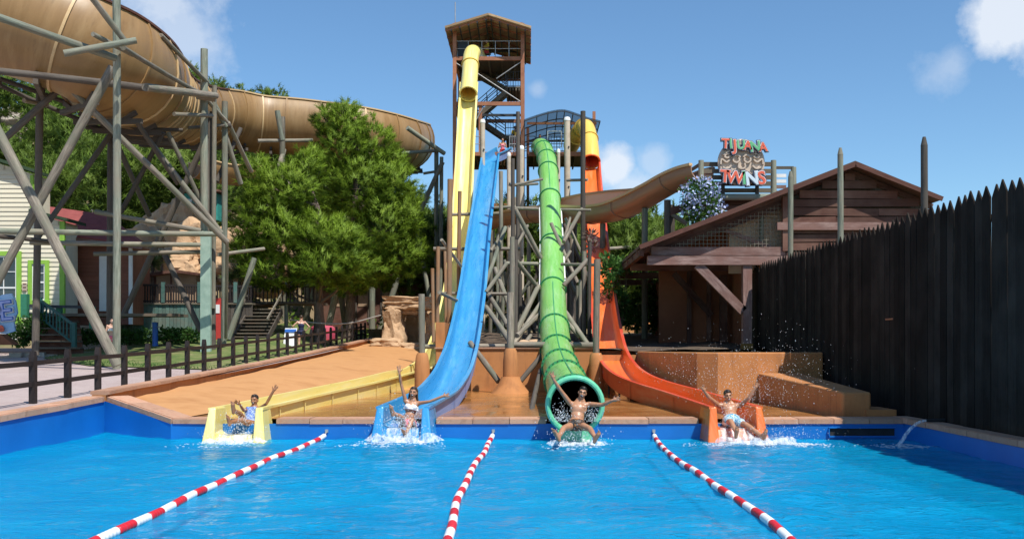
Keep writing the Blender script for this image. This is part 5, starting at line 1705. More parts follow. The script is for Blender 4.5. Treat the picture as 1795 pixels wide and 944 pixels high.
balus(a, c, .85, 10, M_teal)
for p in (a, c): piece('newel', unit_box(M_teal), pc, p + Vector((0, 0, .45)), (0, 0, 0), (.16, .16, 1.0))
a2 = at(44, 556, 42.6); piece('newel', unit_box(M_green_p), pc, a2 + Vector((0, 0, .5)), (0, 0, 0), (.26, .26, 1.0))
balus(at(26, 556, 43), at(-40, 600, 41.6), .85, 8, M_green_p)
plank('handrail', M_steel_dark, pc, at(52, 536, 42.6), at(165, 538, 42.8), .12, .1)
for px in (104, 162): piece('newel', unit_box(M_green_p), pc, at(px, 556, 42.9), (0, 0, 0), (.2, .2, .95))

# ------------------------------------------------------------ red-brown cottage with red roof
RY = 46.6
def rp(px, py, dy=0): return at(px, py, RY + dy)
red = thing('cottage', 'red brown clapboard cottage with a red roof and white window frames', 'house', rp(170, 600))
M_redboard = wood('red_brown_clapboard', (.17, .06, .035), (.26, .10, .06), 4, .6, rough=.6, rnd=.08, bs=.15)
M_redroof = mottled('red_shingle_roof', (.20, .045, .04), (.28, .07, .062), 3, .8, .3, 30)
x0, x1 = rp(96, 0).x, rp(229, 0).x
zb, ze_ = rp(0, 568).z, rp(0, 428).z
MB().box(((x0 + x1) / 2, RY + 1.2, (zb + ze_) / 2), (x1 - x0, 2.3, ze_ - zb)).build('wall', M_redboard, red)
z = zb
wins = [(rp(100, 0).x, rp(131, 0).x, rp(0, 494).z, rp(0, 430).z), (rp(175, 0).x, rp(201, 0).x, rp(0, 545).z, rp(0, 446).z)]
while z < ze_ - .1:
    segs = [(x0, x1)]
    for o0, o1, q0, q1 in wins:
        if q0 - .1 < z + .1 < q1 + .05: segs = [s for g in segs for s in ((g[0], min(g[1], o0)), (max(g[0], o1), g[1])) if s[1] - s[0] > .05]
    for a, c in segs:
        piece('clapboard', unit_box(M_redboard), red, ((a + c) / 2, RY - .02, z + .1), axes_to((1, 0, 0)) @ Matrix.Rotation(R(-7), 3, 'X'), (c - a, .02, .225))
    z += .205
window(red, wins[0][0] + .1, wins[0][1] - .1, wins[0][2] + .1, wins[0][3] - .1, RY - .03, M_white, .12, 3, 4)
MB().box(((wins[1][0] + wins[1][1]) / 2, RY - .03, (wins[1][2] + wins[1][3]) / 2), (wins[1][1] - wins[1][0], .08, wins[1][3] - wins[1][2])).build('door', M_white, red)
MB().box((x1 + .02, RY - .04, (zb + ze_) / 2), (.16, .1, ze_ - zb)).build('corner_trim', M_white, red)
# roof: slope facing us, ridge running to the right and down
e0, e1, r0_, r1_ = rp(92, 413, -.7), rp(250, 433, -.7), rp(86, 366, 2.2), rp(186, 380, 2.2)
b = MB(); b.prism([e0, e1, r1_, r0_], (0, .02, .12)); rfo = b.build('roof', M_redroof, red)
b = MB(); b.prism([e1, rp(258, 433, 2.6), r1_], (0, .02, .12)); b.build('roof_hip', M_redroof, red)
MB().beam(e0 + Vector((0, -.03, -.03)), e1 + Vector((0, -.03, -.03)), .05, .16).build('fascia', M_barn_beam, red)

# ------------------------------------------------------------ veranda deck: teal board front and dark balustrade
ver = thing('veranda', 'veranda with a teal board front and dark balustrade behind the hedge', 'veranda', at(280, 600, 47))
VY = 48.2
zt_, zb = at(0, 533, VY).z, at(0, 592, VY).z
M_tealboard = wood('faded_teal_board', (.05, .12, .105), (.10, .19, .165), 8, .8, rough=.7, rnd=.18, c3=(.14, .16, .13))
x = at(206, 0, VY).x; k = 0
while x < at(352, 0, VY).x:
    piece('board', unit_box(M_tealboard), ver, (x + .09, VY + random.uniform(-.01, .01), (zt_ + zb) / 2), (0, 0, 0), (.165, .03, zt_ - zb)); x += .18
MB().box((at(300, 0, VY).x, VY + 2, zt_ + .03), (at(445, 0, VY).x - at(160, 0, VY).x, 4.2, .08)).build('floor', M_deck_wood, ver)
xa, xb = at(160, 0, VY).x, at(442, 0, VY).x
plank('handrail', M_rail, ver, (xa, VY - .05, at(0, 498, VY).z), (xb, VY - .05, at(0, 502, VY).z), .10, .08)
plank('bottom_rail', M_rail, ver, (xa, VY - .05, zt_ + .16), (xb, VY - .05, zt_ + .14), .08, .06)
x = xa; k = 0
hz = at(0, 499, VY).z
while x < xb:
    big = k % 14 == 0
    piece('newel' if big else 'baluster', unit_box(M_tealboard if big else M_rail), ver, (x, VY - .05, (zt_ + hz) / 2 + (.08 if big else 0)), (0, 0, 0), (.17 if big else .06, .1 if big else .045, hz - zt_ + (.1 if big else -.05)))
    x += .125; k += 1
xm = at(352, 0, VY).x
while xm < xb:
    piece('board', unit_box(M_log_dark), ver, (xm + .09, VY + random.uniform(-.01, .01), (zt_ + zb) / 2), (0, 0, 0), (.165, .03, zt_ - zb)); xm += .18
# kiosk with flat roof behind the veranda
ki = thing('kiosk', 'low tan kiosk with a flat brown roof among the rocks', 'kiosk', at(290, 520, 51))
M_kiosk = mottled('tan_kiosk_wall', (.28, .19, .12), (.38, .27, .18), 1.5, .85, .2)
p0, p1 = at(236, 482, 50.5), at(344, 500, 50.5)
MB().box(((p0.x + p1.x) / 2, 52, at(0, 505, 51).z), (p1.x - p0.x, 3, at(0, 478, 51).z - at(0, 530, 51).z)).build('wall', M_kiosk, ki)
MB().prism([at(226, 483, 50), at(306, 472, 50), at(348, 478, 50), at(348, 482, 50), at(306, 477, 50), at(226, 488, 50)], (0, 3.6, 0)).build('roof', M_barn, ki)
for px in (272, 300): MB().box((at(px, 0, 50.45).x, 50.46, at(0, 505, 51).z), (.08, .06, 1.4)).build('wall_batten', M_barn, ki)
# teal hut glimpsed higher up
hu = thing('hut', 'small turquoise hut high among the rocks behind the posts', 'hut', at(345, 380, 60))
M_turq = mottled('turquoise_paint', (.03, .28, .24), (.06, .38, .33), 2, .6, .1)
p = at(352, 362, 60); MB().box((p.x, p.y + .6, p.z), (2.0, 1.2, 1.6)).build('wall', M_turq, hu)
for k in range(3): MB().box((p.x - .7 + .55 * k, p.y - .03, p.z + .1), (.34, .05, .7)).build('window', M_white, hu)
MB().box((p.x, p.y + .4, p.z + .9), (2.5, 1.8, .12)).build('roof', M_barn, hu)

# staircase up at the right of the veranda
sc_ = thing('stairs', 'dark timber stairs climbing beside the pines behind the lawn', 'stairs', at(455, 590, 47))
for k in range(9):
    t = k / 8
    p = at(438 + 28 * t, 590 - 48 * t, 46 + 3 * t)
    MB().box(p, (1.5, .32, .05)).build('tread', M_deck_wood, sc_)
    MB().box(p + Vector((0, .16, -.08)), (1.5, .03, .16)).build('riser', M_log_dark, sc_)
for dx in (-.8, .8):
    MB().beam(at(438, 594, 46) + Vector((dx, 0, 0)), at(466, 545, 49) + Vector((dx, 0, 0)), .06, .3).build('stringer', M_log_dark, sc_)
    MB().beam(at(438, 594, 46) + Vector((dx, 0, .9)), at(466, 545, 49) + Vector((dx, 0, .9)), .06, .1).build('handrail', M_log, sc_)
p = at(500, 520, 50)
MB().box((p.x, p.y + 1, p.z - .3), (3.4, 2.4, .12)).build('landing', M_deck_wood, sc_)
for k in range(18): piece('baluster', unit_box(M_rail), sc_, (p.x - 1.6 + .19 * k, p.y - .2, p.z + .1), (0, 0, 0), (.05, .05, .8))
plank('handrail', M_rail, sc_, (p.x - 1.7, p.y - .2, p.z + .5), (p.x + 1.7, p.y - .2, p.z + .5), .09, .08)
for dx in (-1.6, 0, 1.6): MB().tube((p.x + dx, p.y + .2, p.z - .3), (p.x + dx, p.y + .2, 1.6), .1, n=8).build('leg', M_log_green, sc_)
# building in shade behind the pine trunks
hb = thing('shed', 'low dark shed behind the pine trunks', 'shed', at(640, 560, 67))
MB().box((at(640, 0, 67).x, 68, at(0, 530, 67).z), (9.5, 2, 3.6)).build('wall', M_barn, hb)
for k in range(6): MB().box((at(580 + 22 * k, 0, 66.9).x, 66.97, at(0, 528, 67).z), (.10, .1, 2.9)).build('wall_post', M_log_dark, hb)
for k in range(3): MB().box((at(600 + 42 * k, 0, 66.9).x, 66.98, at(0, 524, 67).z), (1.1, .05, 1.0)).build('panel', M_kiosk, hb)
MB().box((at(640, 0, 67).x, 67.6, at(0, 482, 67).z), (9, 3.2, .16)).build('roof', M_barn, hb)
# ------------------------------------------------------------ plants
import numpy as np

def np_mesh(name, V, nper, mat):
    """V: (n, nper, 3) separate polygons -> mesh"""
    n = V.shape[0]
    me = bpy.data.meshes.new(name)
    me.vertices.add(n * nper); me.vertices.foreach_set('co', V.reshape(-1).astype(np.float32))
    me.loops.add(n * nper); me.loops.foreach_set('vertex_index', np.arange(n * nper, dtype=np.int32))
    me.polygons.add(n); me.polygons.foreach_set('loop_start', np.arange(0, n * nper, nper, dtype=np.int32))
    try: me.polygons.foreach_set('loop_total', np.full(n, nper, dtype=np.int32))
    except Exception: pass
    me.update(calc_edges=True)
    me.materials.append(mat)
    return me

def unit(v): return v / np.maximum(1e-6, np.linalg.norm(v, axis=-1, keepdims=True))

def needles(rng, blobs, n_tips, per, length, width, spread=.5, shell=.5, up=.35):
    """needle tufts spread through ellipsoids (cx, cy, cz, rx, ry, rz), denser at their skin, gaps between"""
    vol = np.array([b[3] * b[4] + b[4] * b[5] + b[3] * b[5] for b in blobs]); vol = vol / vol.sum()
    out, nor = [], []
    for b, w in zip(blobs, vol):
        n = max(4, int(n_tips * w))
        d = unit(rng.normal(size=(n, 3)))
        rr = shell + (1 - shell) * rng.random((n, 1)) ** .6
        # lumpy outline: the radius wanders with direction, so boughs stick out
        lump = 1 + .20 * np.sin(d[:, :1] * 6.1 + b[0] * 3) * np.sin(d[:, 1:2] * 5.3 + b[1]) + .16 * np.sin(d[:, 2:3] * 9 + d[:, :1] * 7 + b[2])
        c = np.array(b[:3]) + d * rr * lump * np.array(b[3:6])
        axis = unit(d * np.array([1, 1, .6]) + np.array([0, 0, up]) + rng.normal(size=(n, 3)) * .25)
        k = per
        dirs = unit(axis[:, None, :] + rng.normal(size=(n, k, 3)) * spread)
        base = c[:, None, :] + axis[:, None, :] * (rng.random((n, k, 1)) - .6) * length * 1.3 + rng.normal(size=(n, k, 3)) * length * .12
        L = length * (.6 + .7 * rng.random((n, k, 1)))
        side = unit(np.cross(dirs, rng.normal(size=(n, k, 3)))) * width * .5
        T = np.stack([base - side, base + side, base + dirs * L], axis=2).reshape(-1, 3, 3)
        N = np.repeat(unit(d * .9 + axis * .35 + rng.normal(size=(n, 3)) * .28), k, axis=0)
        # wind each needle so that its face looks the way its bough does
        g = np.cross(T[:, 1] - T[:, 0], T[:, 2] - T[:, 0])
        fl = (g * N).sum(1) < 0
        T[fl] = T[fl][:, [1, 0, 2]]
        out.append(T); nor.append(N)
    global last_normals
    last_normals = np.concatenate(nor)
    return np.concatenate(out)

last_normals = None
def soft_normals(me, N, nper):
    """needles shade with their bough, as real needle clusters do"""
    me.normals_split_custom_set_from_vertices(np.repeat(N, nper, axis=0).tolist())
    return me

def leaves(rng, blobs, n, size, aspect=.55, shell=.35):
    vol = np.array([b[3] * b[4] * b[5] for b in blobs]) ** .7; vol = vol / vol.sum()
    out = []
    for b, w in zip(blobs, vol):
        m = max(6, int(n * w))
        d = unit(rng.normal(size=(m, 3)))
        c = np.array(b[:3]) + d * (shell + (1 - shell) * rng.random((m, 1)) ** .5) * np.array(b[3:6]) * (1 + .15 * rng.normal(size=(m, 1)))
        a = unit(d + rng.normal(size=(m, 3)) * .7 + np.array([0, 0, .2])); s = unit(np.cross(a, rng.normal(size=(m, 3))))
        L = size * (.6 + .8 * rng.random((m, 1))); ww = L * aspect * .5
        out.append(np.stack([c, c + a * L * .5 + s * ww, c + a * L, c + a * L * .5 - s * ww], axis=1))
    return np.concatenate(out)

def obj_from(name, me, parent=None, loc=(0, 0, 0), kind=None):
    o = bpy.data.objects.new(name, me); link(o, parent); o.location = Vector(loc) - wl_of(parent); W[o.name] = Vector(loc)
    if kind: o['kind'] = kind
    return o

def px_blobs(lst):
    out = []
    for px, py, Y, rx, rz, ry in lst:
        p = at(px, py, Y); out.append((p.x, p.y, p.z, rx * Y / F, ry, rz * Y / F))
    return out

def big_pine(label, foot, trunk_top, blobs, seed, n_tips, r=.24, twig=40):
    rng = np.random.default_rng(seed)
    t = thing('pine_tree', label, 'tree', foot, 'pines beside the railing')
    V = needles(rng, blobs, n_tips, 34, .30, .034) - np.array(foot)
    obj_from('crown', soft_normals(np_mesh('crown', V, 3, M_pine), last_normals, 3), t, foot)
    foot, top = Vector(foot), Vector(trunk_top)
    mid = foot.lerp(top, .5) + Vector((random.uniform(-.15, .15), random.uniform(-.1, .1), 0))
    P = crv([foot - Vector((0, 0, .2)), foot.lerp(mid, .5), mid, mid.lerp(top, .6), top], 4)
    n = len(P)
    b = MB(); b.sweep(P, lambda i, tt: [(x * (1 + .12 * math.sin(3 * k + i)), y * (1 + .12 * math.cos(5 * k + i))) for k, (x, y) in enumerate(circ(r * (1.25 - .75 * tt) * (1.25 if i == 0 else 1), 12))], ups=[Vector((0, 1, 0))] * n)
    b.build('trunk', M_bark, t, smooth='auto')
    b = MB()
    for bl in blobs:
        c = Vector(bl[:3]); k = min(range(n), key=lambda i: (P[i] - (c - Vector((0, 0, 1.6)))).length)
        m = P[k].lerp(c, .5) + Vector((0, 0, -.3))
        b.tube(P[k], m, .09, .06, n=7, segs=2, wob=.02); b.tube(m, c, .06, .02, n=6, segs=2, wob=.02)
        for j in range(7):
            d = Vector((random.gauss(0, 1), random.gauss(0, 1), random.gauss(.3, .8))).normalized()
            b.tube(m.lerp(c, random.random()), c + Vector((d.x * bl[3], d.y * bl[4], d.z * bl[5])) * .8, .028, .008, n=5)
    b.build('branch', M_bark, t, smooth='auto', kind='stuff')
    return t
f1 = at(561, 608, 50.0); f1.z = walk(50) - .03
big_pine('shorter spreading pine of the pair, its crown reaching out to the left', f1, at(556, 360, 50.2),
         px_blobs([(486, 350, 50.0, 55.8, 59.4, 1.90), (455, 390, 50.0, 41.4, 52.2, 1.68), (525, 330, 50.4, 46.8, 55.8, 1.79), (500, 420, 49.5, 66.6, 46.8, 2.13), (430, 440, 50.0, 27, 36, 1.23), (560, 420, 48.6, 54, 41.4, 1.79),
                    (600, 428, 48.2, 52.2, 41.4, 1.68), (566, 470, 48.4, 59.4, 32.4, 1.90), (480, 480, 49.6, 54, 30.6, 1.68), (540, 290, 50.8, 30.6, 34.2, 1.23), (618, 470, 48.4, 37.8, 30.6, 1.34), (450, 310, 50.2, 30.6, 32.4, 1.12)]), 5, 2700)
f2 = at(611, 600, 57.0); f2.z = walk(57) - .03
big_pine('taller pine of the pair with a high pointed crown, standing nearer the rock arch', f2, at(628, 240, 57.4),
         px_blobs([(610, 225, 57.4, 37.8, 39.6, 1.34), (600, 262, 57.4, 52.2, 50.4, 1.79), (655, 260, 57.4, 43.2, 50.4, 1.68), (600, 196, 57.4, 23.4, 23.4, 0.90), (570, 210, 57.4, 21.6, 25.2, 0.90), (690, 330, 57.2, 43.2, 52.2, 1.79), (640, 330, 56.8, 63, 63, 2.24), (585, 330, 57.6, 41.4, 54, 1.68),
                    (715, 385, 57.2, 30.6, 39.6, 1.46), (670, 400, 56.6, 55.8, 52.2, 2.13), (700, 450, 57.0, 46.8, 37.8, 1.79), (650, 470, 56.6, 54, 37.8, 1.90), (728, 440, 57.6, 27, 23.4, 1.01), (690, 290, 57.6, 27, 36, 1.23), (612, 490, 56.4, 46.8, 25.2, 1.57)]), 6, 3300)

# pines of the hillside: five shapes, copied with their parts
def far_pine(seed):
    rng = np.random.default_rng(seed); h = 7.0
    blobs = []
    for k in range(9):
        a = rng.random() * 6.28; rr = 1.6 * rng.random(); z = 2.6 + 3.6 * rng.random()
        s = .9 + .7 * rng.random()
        blobs.append((math.cos(a) * rr, math.sin(a) * rr, z, s * 1.25, s * 1.25, s * .9))
    blobs.append((0, 0, 5.9, 1.1, 1.1, 1.0))
    t = thing('hillside_pine', 'bushy green pine on the wooded hillside behind the slides', 'tree', (0, 0, 0), 'pines on the hillside')
    V = needles(rng, blobs, 460, 26, .40, .062, spread=.6)
    obj_from('crown', soft_normals(np_mesh('crown', V, 3, M_pine_far), last_normals, 3), t)
    MB().tube((0, 0, -1.2), (.1, 0, 5.2), .17, .05, n=7, segs=3, wob=.02).build('trunk', M_bark, t, smooth='auto')
    return t
protos = [far_pine(40 + k) for k in range(5)]
used = set()
rg = random.Random(21)
def put_pine(x, y, s, dz=0):
    k = rg.randrange(5); pr = protos[k]
    if k not in used:
        used.add(k); o = pr
    else: o = copy_tree(pr)
    o.location = (x, y, terr(x, y) - .2 + dz); o.scale = (s, s, s * rg.uniform(.9, 1.15)); o.rotation_euler = (0, 0, rg.uniform(0, 6.28))
    px = CX + x / y * F
    zone = 'high on the far left slope above the cottage' if px < 210 and y > 95 else 'on the slope behind the cottage roofs' if px < 210 else 'on the slope right of the cottage roofs under the half pipe' if px < 420 else 'on the slope hidden mostly by the two big pines' if px < 735 else 'between the far trestle and the steel tower' if px < 850 else 'behind the log lattice of the racing slides' if px < 1035 else 'below the brown slide, left of the sign deck'
    o['label'] = 'bushy green pine ' + zone
    return o
pts_used = []
tries = 0
while len(pts_used) < 165 and tries < 6000:
    tries += 1
    y = rg.uniform(60, 142); x = rg.uniform(-.60, .16) * y
    px = CX + x / y * F
    if 700 < px < 890 and y < 72: continue
    if px > 1000 and y < 66: continue
    if px < 330 and y < 62 : continue
    # scrubby gap high on the far left
    if px < 80 and y > 105 and rg.random() < .75: continue
    mind = 2.6 + (y - 60) * .025
    if any((x - q.x) ** 2 + (y - q.y) ** 2 < 16 for q in tan_path): continue
    if any((x - a) ** 2 + (y - c) ** 2 < mind ** 2 for a, c in pts_used): continue
    pts_used.append((x, y)); put_pine(x, y, rg.uniform(.8, 1.25))
for px, Y, s in ((772, 66, 1.05), (790, 70, 1.1), (752, 68, 1.0), (735, 72, 1.15), (880, 70, 1.0), (905, 74, 1.05), (935, 68, .95), (965, 72, 1.1), (1000, 70, 1.0), (1030, 74, 1.1), (1064, 70, 1.0), (1090, 66, 1.05), (1118, 70, 1.15), (1142, 68, 1.2), (1165, 74, 1.15), (1190, 70, 1.0), (1210, 78, 1.0),
                 (860, 66, .8), (925, 63, .8), (990, 62, .75), (1080, 60, .8), (1110, 61, .8), (1140, 60, .85), (1165, 62, .8)):
    p = at(px, 500, Y); put_pine(p.x, Y, s)
for px, Y, s in ((1100, 48, .45), (1160, 51, .5), (1180, 49, .45)):
    pass
# low scrub between the pines
rng = np.random.default_rng(9)
blobs = []
for _ in range(900):
    y = rg.uniform(56, 150); x = rg.uniform(-.62, .2) * y
    s = rg.uniform(.4, 1.1)
    if y < 60 and x > -12: continue
    blobs.append((x, y, terr(x, y) + s * .35, s, s, s * .7))
o = obj_from('scrub', np_mesh('scrub', leaves(rng, blobs, 42000, .28, .6), 4, M_pine_far), kind='stuff')
tag(o, 'low green scrub covering the hillside between the pines', 'scrub')

def bush(name, label, cat, blobs, n, size, mat, seed, foot=None, group=None, stem=True, asp=.55):
    foot = foot if foot is not None else (blobs[0][0], blobs[0][1], blobs[0][2] - blobs[0][5])
    t = thing(name, label, cat, foot, group)
    rng = np.random.default_rng(seed)
    obj_from('foliage', np_mesh('foliage', leaves(rng, blobs, n, size, asp) - np.array(foot), 4, mat), t, foot)
    if stem:
        b = MB()
        for bl in blobs[:6]:
            for k in range(3): b.tube(Vector(foot) + Vector((random.uniform(-.08, .08), random.uniform(-.08, .08), -.1)), Vector(bl[:3]) + Vector((random.uniform(-1, 1) * bl[3] * .5, random.uniform(-1, 1) * bl[4] * .5, bl[5] * .4)), .025, .01, n=5, segs=2, wob=.03)
        b.build('stem', M_bark, t, kind='stuff')
    return t
bush('hedge', 'long clipped dark hedge before the teal veranda boards', 'hedge', px_blobs([(x, 590, 45.2, 14, 13, .5) for x in range(120, 268, 15)]), 3600, .13, M_shrub, 1)
bush('hedge', 'short clipped hedge right of the blue tap pillar', 'hedge', px_blobs([(x, 588, 44.6, 13, 12, .45) for x in range(288, 352, 13)]), 1900, .13, M_shrub, 2)
bush('shrub', 'leafy shrub at the foot of the porch stairs', 'bush', px_blobs([(46, 580, 42.6, 20, 22, .6), (66, 572, 42.4, 18, 24, .6), (34, 592, 42.4, 16, 14, .5)]), 1500, .15, M_shrub, 3)
bush('shrub', 'yellow green shrub against the red brown clapboards', 'bush', px_blobs([(170, 520, 47.5, 16, 24, .6), (186, 540, 47.3, 16, 22, .6), (160, 505, 47.6, 10, 12, .4)]), 1300, .15, M_yucca, 4)
t = bush('flowering_bush', 'pale blue flowering bush spilling over at the sign deck corner', 'bush', px_blobs([(1226, 340, 40.2, 28, 24, .7), (1238, 362, 40.0, 26, 24, .7), (1212, 364, 40.2, 16, 18, .5), (1246, 334, 40.2, 12, 14, .4), (1224, 380, 40.0, 18, 12, .5)]), 2200, .14, M_shrub, 5, foot=at(1215, 400, 40.2))
obj_from('blossom', np_mesh('blossom', leaves(np.random.default_rng(15), px_blobs([(1226, 338, 40.1, 30, 26, .75), (1238, 360, 39.9, 28, 26, .75), (1212, 362, 40.1, 17, 18, .5)]), 900, .11, .9, .85) - np.array(wl_of(t)), 4, M_flower), t, wl_of(t), kind='stuff')
bush('shrub', 'leafy green shrub by the orange slide under the barn eave', 'bush', px_blobs([(1072, 474, 40, 18, 14, .5), (1092, 466, 40.5, 20, 13, .5), (1082, 530, 40, 14, 26, .4), (1070, 500, 39.6, 12, 12, .4), (1062, 455, 40, 10, 10, .3)]), 900, .20, M_shrub, 6, foot=at(1085, 590, 40.0))
bush('shrub', 'large bright shrub seen through the open lean to', 'bush', px_blobs([(1130, 540, 47, 34, 34, 1.0), (1160, 520, 47.5, 30, 30, 1.0), (1112, 560, 46.5, 22, 20, .7), (1165, 565, 47, 26, 24, .8), (1150, 486, 49, 36, 14, .8)]), 3000, .22, M_shrub, 7)
bush('fern', 'small dark fern hanging over the orange slide', 'plant', px_blobs([(1036, 415, 44, 9, 10, .25), (1038, 432, 44, 6, 6, .2)]), 120, .26, M_bark, 8, foot=at(1034, 426, 44), asp=.3)
bush('shrub', 'dark shrub at the left foot of the lean to wall', 'bush', px_blobs([(1178, 560, 45.5, 14, 46, .6), (1192, 572, 45.4, 10, 36, .5)]), 1300, .18, M_shrub, 19)
# yuccas
for k, (px, py, Y, s) in enumerate([(268, 462, 50.5, .9), (284, 450, 52, .8), (420, 480, 50.5, 1.0), (442, 468, 51.5, 1.1), (404, 488, 50, .8), (412, 450, 53, .8)]):
    P = at(px, py, Y)
    t = thing('yucca', ['narrow yucca just left of the kiosk roof', 'yucca behind the kiosk roof, before the rocks', 'spiky yucca beside the dark balustrade near the stairs', 'largest yucca standing above the stairs', 'small yucca close to the tall post clump', 'yucca high on the rocky bank beside the post clump'][k], 'plant', (P.x, P.y, P.z - 1.3))
    rng = np.random.default_rng(60 + k); n = 90
    d = unit(rng.normal(size=(n, 3)) + np.array([0, 0, .5])); sd = unit(np.cross(d, np.array([0, 0, 1.0]) + rng.normal(size=(n, 3)) * .1)) * .035
    L = s * (.5 + .4 * rng.random((n, 1)))
    base = np.array(P) + rng.normal(size=(n, 3)) * .04
    V = np.stack([base - sd, base + sd, base + d * L * .6 + sd * .7, base + d * L + np.array([0, 0, -.08])], axis=1) - np.array(wl_of(t))
    obj_from('leaf_rosette', np_mesh('rosette', V, 4, M_yucca), t, wl_of(t), kind='stuff')
    MB().tube((P.x, P.y, P.z - 1.6), P, .09, .07, n=8).build('trunk', M_bark, t)

# ------------------------------------------------------------ rocks
def rock(label, c, size, seed, mat=M_rock, name='rock', sub=4, rough=.35, parent=None, blocky=.5, cat='rock'):
    bm = bmesh.new(); bmesh.ops.create_icosphere(bm, subdivisions=sub, radius=1)
    o3 = Vector((seed * 7.3, seed * 3.1, seed))
    for v in bm.verts:
        d = v.co.normalized()
        m = max(abs(d.x), abs(d.y), abs(d.z)); q = d.lerp(d / m * .82, blocky)
        f = 1 + rough * noise.noise(d * 1.3 + o3) + rough * .5 * noise.noise(d * 3.1 + o3) + rough * .25 * noise.noise(d * 7 + o3)
        f += .06 * math.floor(3 * noise.noise(Vector((0, 0, d.z * 2.2)) + o3))
        v.co = Vector((q.x * size[0], q.y * size[1], q.z * size[2])) * f
    me = bpy.data.meshes.new(name); bm.to_mesh(me); bm.free(); me.materials.append(mat)
    me.polygons.foreach_set('use_smooth', [True] * len(me.polygons)); me.set_sharp_from_angle(angle=R(32))
    o = obj_from(name, me, parent, c)
    if parent is None: tag(o, label, cat)
    return o
arch = thing('rock_arch', 'sandstone rock arch with a flat capstone beside the taller pine', 'rock', at(715, 605, 57.5))
rock('', at(720, 532, 57), (1.72, 1.3, .44), 3, parent=arch, name='capstone', rough=.16, blocky=1.0)
rock('', at(706, 545, 57.2), (1.2, 1.1, .26), 13, parent=arch, name='capstone', rough=.2, blocky=.9)
rock('', at(691, 578, 56.8), (.72, 1.0, 1.35), 4, parent=arch, name='pillar', rough=.32, blocky=.8)
rock('', at(760, 578, 57.6), (.5, 1.0, 1.25), 5, parent=arch, name='pillar', rough=.3, blocky=.8)
rock('', at(724, 570, 59.5), (1.8, .5, 1.5), 6, parent=arch, name='back_wall')
rock('', at(678, 606, 55.4), (1.0, .8, .45), 8, parent=arch, name='foot_rock')
rock('', at(730, 612, 55), (1.3, .8, .42), 9, parent=arch, name='foot_rock')
for k, (px, py, Y, s, lab) in enumerate([(318, 392, 58, (1.3, 1.2, 1.4), 'pale upright boulder glimpsed between the posts above the kiosk'), (300, 462, 53.5, (1.5, 1.2, .9), 'broad smooth boulder just behind the kiosk'), (338, 440, 55, (1.5, 1.2, 1.7), 'large sandstone boulder left of the post clump'),
                                         (330, 478, 53, (.9, .8, .8), 'small round boulder right of the kiosk roof'), (286, 410, 60, (1.4, 1.2, 1.6), 'tall brown boulder under the hillside pines'), (420, 450, 54, (2.0, 1.2, 1.7), 'sandstone bank behind the yuccas'), (396, 478, 53.5, (1.2, 1.0, 1.0), 'rounded boulder at the right of the post clump'),
                                         (455, 470, 55, (1.8, 1.2, 1.6), 'rough rock behind the largest yucca'), (255, 440, 57, (1.6, 1.2, 1.5), 'shaded rock to the right of the red roof')]):
    rock(lab, at(px, py, Y), s, 20 + k)
for k, (px, py, Y, s, lab) in enumerate([(20, 175, 112, (5, 3, 2.2), 'grey limestone ledge high on the left hillside'), (10, 200, 100, (3, 2.4, 1.8), 'lower grey limestone outcrop on the left hillside'), (60, 130, 130, (6, 3, 2.4), 'far limestone crag at the hill top behind the half pipe'),
                                         (145, 352, 62, (2.6, 1.6, 2.2), 'dark rock cave mouth above the red roof')]):
    P = at(px, py, Y); P.z = min(P.z, terr(P.x, P.y) + s[2] * .4)
    rock(lab, P, s, 40 + k, mat=M_rock_grey)
# stones behind the retaining wall
rg = random.Random(5)
for k in range(10):
    x = rg.uniform(-2.5, 1.6); y = rg.uniform(33.4, 38)
    o = rock('rough brown stone lying on the ground behind the retaining wall', (x, y, 1.85), (rg.uniform(.2, .5), rg.uniform(.2, .4), rg.uniform(.12, .28)), 60 + k, sub=2)
    o['group'] = 'stones behind the retaining wall'
# row of edging stones along the plaza
rg = random.Random(8)
ed = thing('stone_edging', 'low line of pale stone blocks between the plaza and the hedges', 'kerb', at(320, 600, 44))
for k in range(16):
    px = 30 + k * 21
    Y = 41.2 + .2 * k * .9
    p = at(px, 600, Y); p.z = hill(p.x, p.y)
    piece('stone', stone_me(M_rock_grey), ed, p + Vector((0, 0, .08)), (0, 0, rg.uniform(-.1, .1)), (rg.uniform(.44, .52), .3, .24))
# ------------------------------------------------------------ people
def skin_mat(name, c1, c2):
    m, nt, b = nmat(name)
    g = nt.nodes.new('ShaderNodeNewGeometry').outputs['Position']
    nt.links.new(ramp(nt, noise_n(nt, g, 9, 4, .6), [(.3, c1), (.7, c2)]), b.inputs['Base Color'])
    b.inputs['Roughness'].default_value = .38; b.inputs['Specular IOR Level'].default_value = .45
    b.inputs['Subsurface Weight'].default_value = .12; b.inputs['Subsurface Radius'].default_value = (.012, .005, .003); b.inputs['Subsurface Scale'].default_value = 1.0
    return m
SK_fair = skin_mat('fair_skin', (.50, .27, .18), (.60, .35, .25))
SK_tan = skin_mat('tanned_skin', (.36, .17, .09), (.46, .24, .14))
SK_brown = skin_mat('brown_skin', (.30, .13, .06), (.38, .18, .09))
M_hair_d = wood('dark_hair', (.012, .008, .006), (.035, .022, .014), 30, 2, rough=.45, spec=.5)
M_hair_b = wood('brown_hair', (.03, .016, .009), (.07, .04, .022), 30, 2, rough=.45, spec=.5)
M_lips = mottled('lips', (.32, .09, .07), (.40, .12, .10), 20, .4, 0)
M_mouth = mottled('open_mouth', (.05, .01, .01), (.08, .015, .015), 20, .5, 0)
M_teeth = mottled('teeth', (.75, .73, .68), (.80, .78, .74), 20, .3, 0)
M_eye = mottled('dark_eye', (.012, .01, .009), (.02, .016, .012), 20, .15, 0)

